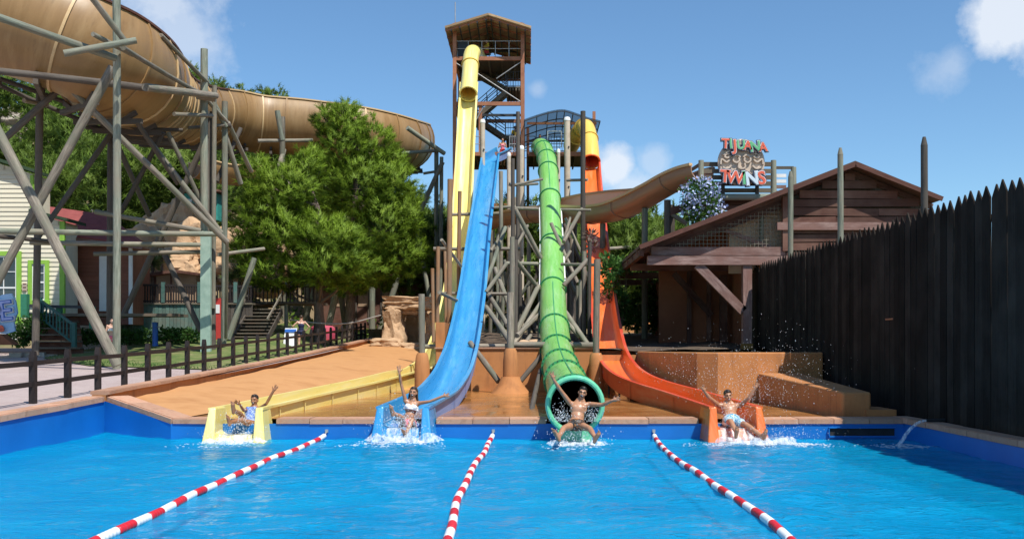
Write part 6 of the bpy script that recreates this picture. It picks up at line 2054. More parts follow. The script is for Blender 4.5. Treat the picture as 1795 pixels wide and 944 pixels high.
def capsule(b, p, q, r0, r1, n=12):
    p, q = Vector(p), Vector(q); d = (q - p)
    L = d.length
    if L < 1e-5: return b.ball(p, r0, 2)
    d.normalize(); a = d.orthogonal().normalized(); c = d.cross(a)
    prof = []
    for k in range(4): an = -math.pi / 2 + math.pi / 2 * k / 4; prof.append((r0 * math.cos(an) + 1e-4, r0 * math.sin(an)))
    prof.append((r0, 0)); prof.append((r1, L))
    for k in range(1, 5): an = math.pi / 2 * k / 4; prof.append((r1 * math.cos(an) + 1e-4, L + r1 * math.sin(an)))
    M = Matrix((a, c, d)).transposed()
    b.lathe(p, prof, n, M)
    return b
def ell(b, c, rad, M=None, sub=3):
    return b.ball(c, 1.0, sub, rad, M)
def frame3(x, up):
    """columns: right, back-to-front (toward the viewer is -fwd), up"""
    x = x.normalized(); y = up.cross(x).normalized(); z = x.cross(y)
    return Matrix((x, y, z)).transposed()

def hand(b, wr, tip, palm_n, s=1.0, thumb=1, spread=.28, curl=.15):
    """palm and five unequal fingers; palm_n = the way the palm faces, thumb = which side"""
    wr, tip = Vector(wr), Vector(tip)
    d = (tip - wr).normalized(); n = Vector(palm_n); n = (n - d * n.dot(d)).normalized(); sd = d.cross(n) * thumb
    M = Matrix((sd, d, n)).transposed()
    pc = wr + d * .048 * s
    ell(b, pc, (.042 * s, .052 * s, .017 * s), M, 2)
    capsule(b, wr - d * .02, pc, .026 * s, .028 * s, 8)
    for k, (o, L) in enumerate(((.029, .070), (.010, .080), (-.011, .074), (-.030, .058))):
        f = (d + sd * (o / .03) * spread).normalized()
        p0 = wr + d * .088 * s + sd * o * s
        p1 = p0 + f * L * .55 * s; p2 = p1 + (f + n * curl * (1 + .4 * k)).normalized() * L * .45 * s
        capsule(b, p0 - f * .015, p1, .0098 * s, .009 * s, 8); capsule(b, p1, p2, .009 * s, .0075 * s, 8)
    t0 = wr + d * .03 * s + sd * .030 * s; t1 = t0 + (sd * .85 + d * .6).normalized() * .036 * s; t2 = t1 + (sd * .45 + d * .9 + n * .2).normalized() * .032 * s
    capsule(b, t0, t1, .0125 * s, .0105 * s, 8); capsule(b, t1, t2, .0105 * s, .008 * s, 8)

def foot_(b, an, heel, toe, r=.034, s=1.0):
    capsule(b, an, heel, .036 * s, .034 * s, 10)
    ball = heel.lerp(toe, .72)
    d = (toe - heel).normalized(); sd = d.cross((an - heel).normalized()); sd = sd.normalized() if sd.length > .01 else d.orthogonal()
    capsule(b, heel, ball + sd * .012, .034 * s, .034 * s, 10); capsule(b, heel, ball - sd * .016, .032 * s, .028 * s, 10); capsule(b, an, ball, .036 * s, .026 * s, 10)
    for k in range(5):
        o = (.034 - .017 * k) * s
        capsule(b, ball + sd * o * .8, ball + sd * o + d * (.072 - .010 * k) * s, .0125 * s if k else .016 * s, .010 * s if k else .013 * s, 8)

def human(label, J, skin, sex='m', hair=M_hair_d, voxel=.0085, top=None, bottom=None, face=True, longhair=False, group=None, suit=None, expr='smile', hat=None):
    pel, che, hd = J['pelvis'], J['chest'], J['head']
    t = thing('person', label, 'person', pel, group)
    s = J.get('s', 1.0)
    shx = (J['shR'] - J['shL']); up = (che - pel).normalized()
    M = frame3(shx, up)
    hipx = (J['hipR'] - J['hipL']); Mh = frame3(hipx, up)
    b = MB()
    wide = .165 if sex == 'm' else .145
    ell(b, pel + up * .03, ((.158 if sex == 'm' else .165) * s, .108 * s, .115 * s), Mh)
    wa = pel.lerp(che, .5)
    ell(b, wa, ((.132 if sex == 'm' else .112) * s, .092 * s, .15 * s), M)
    ell(b, che, (wide * s, .108 * s, .155 * s), M)
    front = -(M @ Vector((0, 1, 0)))
    if front.dot(J['face']) < 0: front = -front
    shm = (J['shL'] + J['shR']) / 2
    for q in ('L', 'R'):
        sd = (J['sh' + q] - shm)
        capsule(b, che + up * .06 + sd * .35, J['sh' + q], .072 * s, .052 * s)
        capsule(b, che + up * .02 + front * .045 + sd * .28, che + up * .08 + sd * .75, .055 * s, .045 * s)   # pectoral to shoulder
        if sex == 'f': ell(b, che + front * .085 * s + sd.normalized() * .068 * s - up * .005, (.058 * s, .058 * s, .056 * s), M, 2)
        else: ell(b, che + front * .065 * s + sd.normalized() * .07 * s + up * .01, (.075 * s, .04 * s, .055 * s), M, 2)
        ua = .046 if sex == 'm' else .038
        capsule(b, J['sh' + q], J['sh' + q].lerp(J['el' + q], .5), ua * 1.12 * s, ua * s); capsule(b, J['sh' + q].lerp(J['el' + q], .5), J['el' + q], ua * s, ua * .82 * s)
        capsule(b, J['el' + q], J['el' + q].lerp(J['wr' + q], .35), ua * .84 * s, ua * .86 * s); capsule(b, J['el' + q].lerp(J['wr' + q], .35), J['wr' + q], ua * .86 * s, .0265 * s)
        hand(b, J['wr' + q], J['ha' + q], J.get('pn' + q, Vector((0, -1, 0))), s, J.get('th' + q, 1))
        th = .082 if sex == 'm' else .085
        capsule(b, J['hip' + q], J['hip' + q].lerp(J['kn' + q], .5), th * s, th * .84 * s); capsule(b, J['hip' + q].lerp(J['kn' + q], .5), J['kn' + q], th * .84 * s, .056 * s)
        k, a = J['kn' + q], J['an' + q]
        capsule(b, k, k.lerp(a, .3), .054 * s, .056 * s); capsule(b, k.lerp(a, .3), a, .056 * s, .037 * s)
        foot_(b, a, J['he' + q], J['to' + q], s=s)
    # neck and head
    fd = J['face'].normalized(); hu = (hd - shm).normalized()
    hu = (hu - fd * hu.dot(fd)).normalized(); hx = fd.cross(hu)
    MH = Matrix((hx, fd, hu)).transposed()       # x right, y forward, z up
    H = lambda x, y, z: hd + (hx * x + fd * y + hu * z) * s
    capsule(b, shm + up * -.01, H(0, -.012, -.07), .060 * s, .052 * s)
    for q in ('L', 'R'): capsule(b, shm + (J['sh' + q] - shm) * .45, H(0, -.02, -.08), .045 * s, .042 * s)   # trapezius
    ell(b, H(0, -.015, .035), (.076 * s, .093 * s, .085 * s), MH); ell(b, H(0, .012, -.03), (.064 * s, .075 * s, .085 * s), MH); ell(b, H(0, .048, -.088), (.036 * s, .032 * s, .026 * s), MH, 2)
    capsule(b, H(0, .085, .012), H(0, .107, -.022), .010 * s, .015 * s, 8)
    for sx in (-1, 1):
        ell(b, H(sx * .076, -.012, -.008), (.011 * s, .022 * s, .033 * s), MH, 2)
        ell(b, H(sx * .036, .068, -.024), (.022 * s, .018 * s, .02 * s), MH, 2); capsule(b, H(sx * .014, .083, .03), H(sx * .048, .070, .033), .010 * s, .009 * s, 8)
    o = b.build('body', skin, t, smooth=True, fix=False)
    rm = o.modifiers.new('remesh', 'REMESH'); rm.mode = 'VOXEL'; rm.voxel_size = voxel * s; rm.use_smooth_shade = True
    sm = o.modifiers.new('smooth', 'SMOOTH'); sm.factor = .5; sm.iterations = 3
    if face:
        for sx in (-1, 1):
            b = MB(); ell(b, H(sx * .034, .081, .010), (.0085 * s, .007 * s, .0042 * s), MH, 2); b.build('eye', M_eye, t, smooth=True)
            b = MB(); capsule(b, H(sx * .016, .090, .036), H(sx * .050, .078, .039), .003 * s, .002 * s, 6); b.build('eyebrow', hair, t)
        op = .021 if expr == 'open' else .013
        b = MB(); ell(b, H(0, .077, -.056), (.030 * s, .017 * s, op * s), MH, 2); m = b.build('mouth', M_mouth if expr == 'open' else M_lips, t, smooth=True)
        b = MB(); ell(b, H(0, .085, -.056 + op * .42), (.024 * s, .012 * s, .0075 * s), MH, 2); b.build('teeth', M_teeth, m, smooth=True)
    # hair
    b = MB()
    ell(b, H(0, -.026, .050), (.083 * s, .094 * s, .086 * s), MH)
    ell(b, H(0, .020, .100), (.058 * s, .062 * s, .034 * s), MH)
    if longhair:
        rg = random.Random(3)
        for k in range(26):
            a = -math.pi * (.02 + .96 * k / 25)
            p0 = H(.074 * math.cos(a), -.03 + .070 * math.sin(a), .045)
            p1 = H(.088 * math.cos(a), -.03 + .075 * math.sin(a), -.07); p2 = H(.10 * math.cos(a) + rg.uniform(-.02, .02), -.045 + .07 * math.sin(a), -.19); p3 = H(.105 * math.cos(a) + rg.uniform(-.03, .04), -.05 + .06 * math.sin(a), -.29 - rg.uniform(0, .07))
            capsule(b, p0, p1, .021 * s, .020 * s, 7); capsule(b, p1, p2, .020 * s, .016 * s, 7); capsule(b, p2, p3, .016 * s, .004 * s, 7)
    hr = b.build('hair', hair, t, smooth=True, fix=False)
    rm = hr.modifiers.new('remesh', 'REMESH'); rm.mode = 'VOXEL'; rm.voxel_size = .009 * s; rm.use_smooth_shade = True
    tx = hr.modifiers.new('smooth', 'SMOOTH'); tx.iterations = 2
    def cloth(nm, mat, fn, vox=.010):
        bb = MB(); fn(bb); c = bb.build(nm, mat, t, smooth=True, fix=False)
        r2 = c.modifiers.new('remesh', 'REMESH'); r2.mode = 'VOXEL'; r2.voxel_size = vox * s; r2.use_smooth_shade = True
        c.modifiers.new('smooth', 'SMOOTH').iterations = 2
        return c
    if bottom:
        kind, mat = bottom
        def fb(bb):
            ell(bb, pel + up * (.012 if kind == 'brief' else .02), ((.178 if sex == 'm' else .184) * s, .130 * s, (.098 if kind == 'brief' else .115) * s), Mh)
            ln = .06 if kind == 'brief' else .42
            if kind == 'brief':
                mid = (J['hipL'] + J['hipR']) / 2; kd = ((J['knL'] + J['knR']) / 2 - mid).normalized()
                ell(bb, mid + kd * .045 + up * -.01, (.085 * s, .100 * s, .085 * s), Mh)
            for q in ('L', 'R'):
                if kind == 'short': capsule(bb, J['hip' + q], J['hip' + q].lerp(J['kn' + q], ln), .108 * s, .104 * s)
                else: capsule(bb, J['hip' + q], J['hip' + q].lerp(J['kn' + q], ln), .100 * s, .092 * s)
        cloth('swim_briefs' if kind == 'brief' else 'swim_shorts', mat, fb)
    if top:
        kind, mat = top
        def ft(bb):
            if kind == 'bikini':
                for q in (-1, 1): ell(bb, che + front * .088 * s + (M @ Vector((1, 0, 0))) * q * .066 * s - up * .004, (.068 * s, .066 * s, .062 * s), M)
                bb.lathe(che - up * .01, [(.001, -.045), (.155 * s, -.045), (.158 * s, 0), (.155 * s, .040), (.001, .04)], 24, M @ Matrix.Diagonal((1, .74, 1)))
                for k in range(16):   # frill
                    a = math.pi * (k + .5) / 16 + math.pi
                    q = M @ Vector((.155 * math.cos(a), .13 * math.sin(a) * (1 if (M @ Vector((0, math.sin(a), 0))).dot(front) > 0 else -1), -.052))
                    ell(bb, che + q * s, (.02 * s, .02 * s, .022 * s), M, 1)
            else:
                ell(bb, che - up * .01, (wide * 1.05 * s, .117 * s, .15 * s), M); ell(bb, wa, ((.142 if sex == 'm' else .122) * s, .102 * s, .16 * s), M); ell(bb, pel + up * .03, ((.165 if sex == 'm' else .172) * s, .115 * s, .11 * s), Mh)
                for q in (-1, 1): ell(bb, che + front * .085 * s + (M @ Vector((1, 0, 0))) * q * .068 * s, (.064 * s, .062 * s, .062 * s), M)
                if kind == 'shirt':
                    for q in ('L', 'R'):
                        capsule(bb, che + up * .06, J['sh' + q], .082 * s, .066 * s); capsule(bb, J['sh' + q], J['sh' + q].lerp(J['el' + q], .5), .063 * s, .062 * s)
        cloth({'bikini': 'bikini_top', 'suit': 'swimsuit', 'shirt': 'shirt'}[kind], mat, ft)
    return t

def pose(**k):
    return {n: (at(*v) if isinstance(v, tuple) and len(v) == 3 else v) for n, v in k.items()}
V3 = Vector
def patterned(name, cols, scale):
    m, nt, b = nmat(name)
    g = nt.nodes.new('ShaderNodeNewGeometry').outputs['Position']
    f = noise_n(nt, g, scale, 3, .5, 1.5)
    st = [((i + .5) / len(cols) * .5 + .25, c) for i, c in enumerate(cols)]
    nt.links.new(ramp(nt, f, st), b.inputs['Base Color']); b.inputs['Roughness'].default_value = .5
    return m
M_brief_g = patterned('orange and black print', [(.50, .15, .03), (.02, .02, .02), (.015, .015, .015), (.03, .03, .03), (.45, .2, .05)], 20)
M_short_b = patterned('turquoise print', [(.02, .12, .32), (.05, .38, .55), (.70, .75, .75), (.04, .30, .5), (.02, .14, .36)], 16)
M_suit_b = patterned('blue print', [(.015, .06, .33), (.02, .10, .45), (.35, .45, .65), (.015, .07, .36)], 18)
M_pink = patterned('pink print', [(.62, .05, .12), (.70, .10, .18), (.75, .4, .4)], 12)
M_wtop = mottled('white_fabric', (.74, .74, .73), (.82, .82, .81), 20, .7, .3, 60)
M_navy_s = mottled('navy_fabric', (.012, .015, .05), (.02, .025, .075), 20, .7, .1)
M_yshirt = mottled('yellow_fabric', (.62, .42, .03), (.7, .5, .05), 20, .8, .1)
M_rshort = mottled('red_fabric', (.42, .03, .025), (.5, .05, .04), 20, .8, .1)
G_rid = 'riders at the slide ends'
# man in the green tube mouth
human('dark haired man in orange and black briefs shooting out of the green tube', pose(
    pelvis=(1010, 743, 18.98), chest=(1014, 716, 19.14), head=(1021, 688, 19.18), face=V3((-.03, -1, -.05)),
    shL=(999, 706, 19.18), elL=(982, 683, 19.05), wrL=(970, 664, 18.98), haL=(966, 649, 18.95), shR=(1033, 708, 19.18), elR=(1056, 709, 19.0), wrR=(1074, 701, 18.85), haR=(1090, 696, 18.8),
    hipL=(1001, 746, 18.92), hipR=(1020, 746, 18.92), knL=(988, 750, 18.55), knR=(1034, 751, 18.55), anL=(980, 764, 18.24), anR=(1043, 766, 18.24),
    heL=(980, 771, 18.22), heR=(1042, 774, 18.22), toL=(969, 750, 18.16), toR=(1052, 755, 18.16), thL=1, thR=-1), SK_tan, 'm', bottom=('brief', M_brief_g), expr='open', group=G_rid)
# man on the orange slide
human('short haired man in turquoise shorts with both arms raised on the orange slide', pose(
    pelvis=(1283, 736, 19.85), chest=(1278, 716, 20.08), head=(1276, 693.5, 20.12), face=V3((.02, -1, -.05)),
    shL=(1258, 709, 20.1), elL=(1244, 697, 19.9), wrL=(1235.5, 686, 19.85), haL=(1229, 673, 19.82), shR=(1297, 710, 20.1), elR=(1313, 697, 19.92), wrR=(1323, 681, 19.88), haR=(1331, 667, 19.86),
    hipL=(1275, 740, 19.8), hipR=(1292, 740, 19.8), knL=(1281, 738, 19.40), knR=(1308, 744, 19.48), anL=(1290, 756, 19.14), anR=(1335, 763, 19.2),
    heL=(1290, 766, 19.12), heR=(1339, 771, 19.16), toL=(1293, 748, 19.02), toR=(1344, 750, 19.06), thL=1, thR=-1), SK_tan, 'm', bottom=('short', M_short_b), group=G_rid)
# woman on the blue slide
human('long haired woman in white bikini top waving one arm high on the blue slide', pose(
    pelvis=(715, 742, 20.02), chest=(721, 714, 20.12), head=(724.5, 687.5, 20.14), face=V3((-.10, -1, .02)), s=.95,
    shL=(711, 702, 20.14), elL=(703, 672, 20.08), wrL=(700, 653, 20.0), haL=(699, 640, 20.0), shR=(734, 706, 20.14), elR=(754, 703, 19.98), wrR=(776, 694, 19.92), haR=(790, 691, 19.9),
    hipL=(707, 745, 19.96), hipR=(723, 745, 19.96), knL=(704, 731, 19.62), knR=(722, 737, 19.60), anL=(690, 724, 19.42), anR=(712, 758, 19.40),
    heL=(688, 727, 19.38), heR=(711, 763, 19.38), toL=(685, 709, 19.3), toR=(706, 752, 19.24), thL=1, thR=-1), SK_tan, 'f', M_hair_b, top=('bikini', M_wtop), bottom=('brief', M_pink), longhair=True, group=G_rid, expr='open')
# woman on the yellow slide
human('laughing woman in blue swimsuit with feet up on the yellow slide', pose(
    pelvis=(437, 741, 20.25), chest=(441, 722, 20.52), head=(446, 701, 20.62), face=V3((-.12, -1, -.02)), s=.95,
    shL=(434, 716, 20.56), elL=(427, 719, 20.28), wrL=(420, 708, 20.10), haL=(410, 702, 20.0), shR=(456, 715, 20.6), elR=(467, 707, 20.44), wrR=(479, 685, 20.36), haR=(486, 675, 20.34),
    hipL=(431, 743, 20.15), hipR=(443, 743, 20.15), knL=(421, 725, 19.84), knR=(422, 736, 19.80), anL=(411, 719, 19.54), anR=(405, 739, 19.46),
    heL=(409, 723, 19.48), heR=(402, 744, 19.42), toL=(408, 703, 19.42), toR=(399, 727, 19.38), thL=1, thR=-1), SK_brown, 'f', top=('suit', M_suit_b), group=G_rid, expr='open')

def standing(label, px, py_foot, Y, h, skin, yaw=0.0, arms='down', **kw):
    """upright figure; yaw 0 faces the camera"""
    f = at(px, py_foot, Y); s = h / 1.72
    Rz = Matrix.Rotation(yaw, 3, 'Z')
    P = lambda x, y, z: f + Rz @ Vector((x, y, z)) * s
    J = dict(pelvis=P(0, 0, .93), chest=P(0, .02, 1.25), head=P(0, 0, 1.60), face=Rz @ Vector((0, -1, -.05)), s=s,
             shL=P(-.17, .02, 1.40), shR=P(.17, .02, 1.40), hipL=P(-.085, 0, .88), hipR=P(.085, 0, .88), knL=P(-.10, -.05, .48), knR=P(.10, .02, .48), anL=P(-.10, .0, .08), anR=P(.11, .10, .09),
             heL=P(-.10, .04, .035), heR=P(.11, .14, .04), toL=P(-.12, -.17, .03), toR=P(.13, -.07, .03))
    if arms == 'down':
        J.update(elL=P(-.24, .03, 1.12), wrL=P(-.25, -.04, .88), haL=P(-.25, -.06, .76), elR=P(.24, .05, 1.12), wrR=P(.26, 0, .88), haR=P(.26, -.02, .76), pnL=Rz @ Vector((1, 0, 0)), pnR=Rz @ Vector((-1, 0, 0)))
    elif arms == 'hips':
        J.update(elL=P(-.38, .10, 1.18), wrL=P(-.22, .02, 1.0), haL=P(-.14, -.08, .97), elR=P(.38, .10, 1.20), wrR=P(.34, -.05, .98), haR=P(.36, -.15, .92), pnL=Rz @ Vector((1, 0, 0)), pnR=Rz @ Vector((-1, 0, 0)))
    elif arms == 'bent':
        J.update(elL=P(-.26, -.02, 1.12), wrL=P(-.16, -.22, 1.14), haL=P(-.06, -.26, 1.16), elR=P(.26, -.02, 1.12), wrR=P(.16, -.22, 1.16), haR=P(.06, -.26, 1.2))
    if kw.pop('sit', False):
        J.update(knL=P(-.10, -.42, .92), knR=P(.10, -.42, .92), anL=P(-.10, -.44, .50), anR=P(.10, -.44, .50), heL=P(-.10, -.40, .46), heR=P(.10, -.40, .46), toL=P(-.11, -.62, .46), toR=P(.11, -.62, .46))
    return human(label, J, skin, voxel=kw.pop('voxel', .014), face=kw.pop('face', False), **kw)
p = at(198, 600, 38.6)
gz = hill(p.x, p.y); pyf = CY + (CH - gz) * F / 38.6
standing('woman in white bikini walking past the foot of the trestle post', 196.5, pyf, 38.6, 1.66, SK_fair, .5, 'down', sex='f', top=('bikini', M_wtop), bottom=('brief', M_pink), hair=M_hair_d, face=True)
p = at(528, 600, 46.4); gz = walk(46.4); pyf = CY + (CH - gz) * F / 46.4
standing('woman in navy swimsuit seen from behind with a hand on her hip', 528, pyf, 46.4, 1.70, SK_fair, math.pi + .2, 'hips', sex='f', top=('suit', M_navy_s), bottom=('brief', M_navy_s), hair=M_hair_b)
standing('bare chested man in white shorts standing on the stair landing', 506, 524, 50.6, 1.7, SK_tan, .2, 'bent', sex='m', bottom=('short', M_wtop))
standing('figure in red standing on the stair landing, right of the white shorts', 517, 524, 50.9, 1.6, SK_tan, -.4, 'down', sex='f', top=('suit', M_rshort), bottom=('short', M_rshort))
standing('lifeguard in yellow shirt and red shorts sitting on the tower top', 853, 118, 61.4, 1.72, SK_tan, -1.1, 'bent', sex='m', top=('shirt', M_yshirt), bottom=('short', M_rshort), sit=True)
standing('rider in pink red swimwear waiting at the blue slide entry', 881, 290, 60.2, 1.66, SK_tan, 0, 'bent', sex='f', top=('suit', M_pink), bottom=('short', M_rshort))
standing('attendant in yellow shirt on the launch deck beside the dark post', 903, 270, 61.4, 1.72, SK_tan, .6, 'down', sex='m', top=('shirt', M_yshirt), bottom=('short', M_rshort))
standing('rider whose dark head shows above the green tube entry', 946.5, 284, 61.6, 1.70, SK_tan, 0, 'down', sex='m', bottom=('short', M_rshort))
# the lifeguard's stool
q = at(853, 118, 61.4); stl = thing('stool', 'small stool under the lifeguard on the tower top', 'stool', q)
MB().box(q + Vector((0, .03, .80)), (.4, .36, .05)).build('seat', M_deck_wood, stl)
for dx in (-.16, .16):
    for dy in (-.13, .17): MB().box((q.x + dx, q.y + dy, (zd + .11 + q.z + .78) / 2), (.04, .04, q.z + .78 - zd - .11)).build('leg', M_steel_dark, stl)
# ------------------------------------------------------------ lane ropes
M_float_w = mottled('white_float', (.72, .72, .71), (.80, .80, .79), 8, .35, .05)
M_float_r = mottled('red_float', (.50, .012, .02), (.60, .025, .04), 8, .35, .05, rnd=.1)
def float_me(mat):
    b = MB(); L = .40; prof = [(.016, -L / 2)]
    for k in range(5):
        x0 = -L / 2 + L * k / 5; w = L / 5
        prof += [(.040, x0 + .006), (.049, x0 + w * .3), (.049, x0 + w * .7), (.040, x0 + w - .006)]
    prof.append((.016, L / 2))
    b.lathe((0, 0, 0), prof, 12, Matrix.Rotation(R(-90), 3, 'X'))
    return b.mesh('float', mat, smooth=True)
fm = [float_me(M_float_r), float_me(M_float_w)]
for x0, lab in ((-4.13, 'red and white lane rope nearest the left wall, before the yellow slide'), (-.80, 'middle red and white lane rope, between the blue and green slides'), (2.46, 'right red and white lane rope, before the orange slide')):
    t = thing('lane_rope', lab, 'lane rope', (x0, 12, 0), 'floating lane ropes')
    ph = random.uniform(0, 6)
    bend = lambda y: x0 + .05 * math.sin(y * .55 + ph) + .015 * math.sin(y * 1.7 + ph) + (.04 * (y - 18.6) if y > 18.6 else 0)
    hz = lambda y: .022 + max(0, (y - 18.4)) ** 2 * .03 + .006 * math.sin(y * 3 + ph)
    y = 2.4; k = 0
    pts = []
    while y < 19.55:
        p, q = Vector((bend(y), y, hz(y))), Vector((bend(y + .4), y + .4, hz(y + .4)))
        d = (q - p).normalized()
        M = Matrix.Rotation(math.atan2(-d.x, d.y), 3, 'Z') @ Matrix.Rotation(math.asin(d.z), 3, 'X')
        piece('float', fm[k % 2], t, (p + q) / 2, M); k += 1; y += .415
        pts.append(p)
    pts.append(Vector((bend(y), y, hz(y)))); pts.append(Vector((bend(20), 19.99, .16)))
    MB().sweep(pts, circ(.012, 6)).build('cord', M_rope, t)
    MB().box((bend(20), 19.98, .16), (.06, .04, .06)).build('wall_anchor', M_steel_grey, t)

# ------------------------------------------------------------ spray, foam and running water
def drops(label, n, fn, seed, r0=.004, r1=.011):
    rng = np.random.default_rng(seed)
    C = np.array([fn(rng) for _ in range(n)]); r = r0 + (r1 - r0) * rng.random((n, 1)) ** 2.5
    e = np.array([[1, 0, 0], [-1, 0, 0], [0, 1, 0], [0, -1, 0], [0, 0, 1], [0, 0, -1.3]])
    T = np.array([[0, 2, 4], [2, 1, 4], [1, 3, 4], [3, 0, 4], [2, 0, 5], [1, 2, 5], [3, 1, 5], [0, 3, 5]])
    st = 1 + .8 * rng.random((n, 1, 1)) * np.array([0, 0, 1])
    V = C[:, None, :] + e[None] * r[:, :, None] * st
    me = bpy.data.meshes.new('spray')
    me.from_pydata(V.reshape(-1, 3).tolist(), [], (T[None] + (np.arange(n) * 6)[:, None, None]).reshape(-1, 3).tolist())
    me.materials.append(M_foam)
    me.polygons.foreach_set('use_smooth', [True] * len(me.polygons))
    o = obj_from('spray', me, kind='stuff'); tag(o, label, 'spray')
def around(c, sx, sy, sz, up=True):
    def f(rng):
        g = rng.normal(size=3)
        z = c[2] + (abs(g[2]) if up else g[2]) * sz
        return (c[0] + g[0] * sx, c[1] + g[1] * sy, max(.01, z))
    return f
def mixf(*fs):
    return lambda rng: fs[rng.integers(len(fs))](rng)
g0 = at(1012, 745, 19.0)
drops('water drops bursting round the man in the green tube', 950, mixf(around((g0.x - .28, 19.1, .42), .12, .15, .14), around((g0.x + .30, 19.1, .42), .11, .15, .15), around((g0.x, 18.6, .1), .3, .3, .12)), 1)
o0 = at(1290, 745, 19.4)
drops('fine spray thrown up around the man on the orange slide', 1300, mixf(around((o0.x + .1, 19.6, .4), .3, .4, .28), around((o0.x + .3, 20.2, .7), .5, .7, .5), around((o0.x + .7, 18.9, .1), .5, .4, .16)), 2, .003, .009)
drops('scattered drops hanging in the air before the planter wall and the black fence', 1300, mixf(around((4.0, 23.5, 1.0), .8, 1.2, .5), around((5.6, 22.5, 1.15), .6, 1.0, .55, False), around((4.9, 21.5, .8), .9, 1.0, .5)), 3, .003, .009)
b0 = at(712, 745, 19.6)
drops('splash at the hips of the woman on the blue slide', 1100, mixf(around((b0.x, 19.6, .32), .26, .25, .10), around((b0.x - .05, 19.2, .1), .34, .22, .16), around((b0.x - .15, 19.4, .3), .2, .2, .2)), 4)
y0 = at(425, 745, 19.8)
drops('splash around the legs of the woman on the yellow slide', 800, mixf(around((y0.x, 19.75, .30), .18, .3, .14), around((y0.x, 19.3, .1), .3, .15, .1)), 5)
def foam_patch(label, blobs, seed):
    """churned white water: a lumpy sheet made of many small froth cells lying on the surface"""
    rng = np.random.default_rng(seed); b = MB()
    tot = 0
    for cx, cy, rx, ry, n, hgt in blobs:
        for _ in range(n):
            g = rng.normal(size=2) * .45
            x, y = cx + g[0] * rx, cy + g[1] * ry
            d = math.hypot(g[0], g[1])
            r = rng.uniform(.006, .022) * (1.25 - .5 * min(1, d))
            z = wave_z(x, y) if z_ok(x, y) else 0
            b.ball((x, y, z + rng.uniform(0, hgt) * max(0, 1 - d)), r, 1, (1.6, 1.2, .55))
    o = b.build('foam', M_foam, smooth=True, kind='stuff', fix=False); tag(o, label, 'foam')
def z_ok(x, y): return True
foam_patch('white foam where the yellow slide meets the pool', [(y0.x - .05, 19.08, .6, .22, 240, .03), (y0.x - .2, 18.7, .9, .6, 60, .0)], 1)
foam_patch('white foam churned up at the end of the blue slide', [(b0.x - .05, 19.1, .75, .3, 480, .10), (b0.x - .2, 18.7, 1.2, .5, 90, .01)], 2)
foam_patch('white foam below the feet of the man in the green tube', [(g0.x + .0, 18.75, .5, .3, 340, .06), (g0.x - .1, 18.2, .8, .6, 50, 0)], 3)
foam_patch('white foam trailing right from the orange slide', [(o0.x + .2, 19.05, .8, .25, 380, .06), (o0.x + .8, 18.75, .9, .35, 420, .07), (o0.x - .5, 18.8, .8, .4, 60, .01)], 4)
foam_patch('small foam where the wall spout falls in', [(7.0, 18.5, .7, .35, 160, .02)], 5)
# thin sheets of water running out of the open slides
def water_sheet(label, path, w, i0, seed):
    b = MB(); rng = random.Random(seed); nn = 14
    P = path[:i0]; vs = []
    ext = [P[0] + (P[0] - P[1]).normalized() * .22 + Vector((0, 0, -.2))] + P
    for i, p in enumerate(ext):
        d = (ext[min(i + 1, len(ext) - 1)] - ext[max(i - 1, 0)]).normalized(); sd = d.cross(Vector((0, 0, 1))).normalized()
        for k in range(nn + 1):
            t = k / nn - .5
            q = p + sd * t * w
            vs.append(q + Vector((0, 0, .022 + .018 * noise.noise(Vector((q.x * 9, q.y * 4, seed))))))
    b.add(vs, [(j * (nn + 1) + i, j * (nn + 1) + i + 1, (j + 1) * (nn + 1) + i + 1, (j + 1) * (nn + 1) + i) for j in range(len(ext) - 1) for i in range(nn)])
    o = b.build('running_water', M_run, smooth=True, kind='stuff', fix=False); tag(o, label, 'water')
def run_mat():
    m, nt, bs = nmat('running_white_water')
    bs.inputs['Base Color'].default_value = rgb(.88, .92, .94); bs.inputs['Roughness'].default_value = .15
    g = nt.nodes.new('ShaderNodeNewGeometry').outputs['Position']
    f = ramp(nt, noise_n(nt, mapped(nt, g, (9, 2.5, 3)), 1.6, 6, .7), [(.41, .06), (.68, .78)])
    tr = nt.nodes.new('ShaderNodeBsdfTransparent'); mx = nt.nodes.new('ShaderNodeMixShader')
    out = [n for n in nt.nodes if n.type == 'OUTPUT_MATERIAL'][0]
    nt.links.new(f, mx.inputs[0]); nt.links.new(tr.outputs[0], mx.inputs[1]); nt.links.new(bs.outputs[0], mx.inputs[2]); nt.links.new(mx.outputs[0], out.inputs['Surface'])
    return m
M_run = run_mat()
water_sheet('white water running off the yellow slide end', yellow_path, .62, 6, 1)
water_sheet('white water running off the blue slide end', blue_path, .62, 7, 2)
water_sheet('white water running off the orange slide end', orange_path, .62, 6, 3)
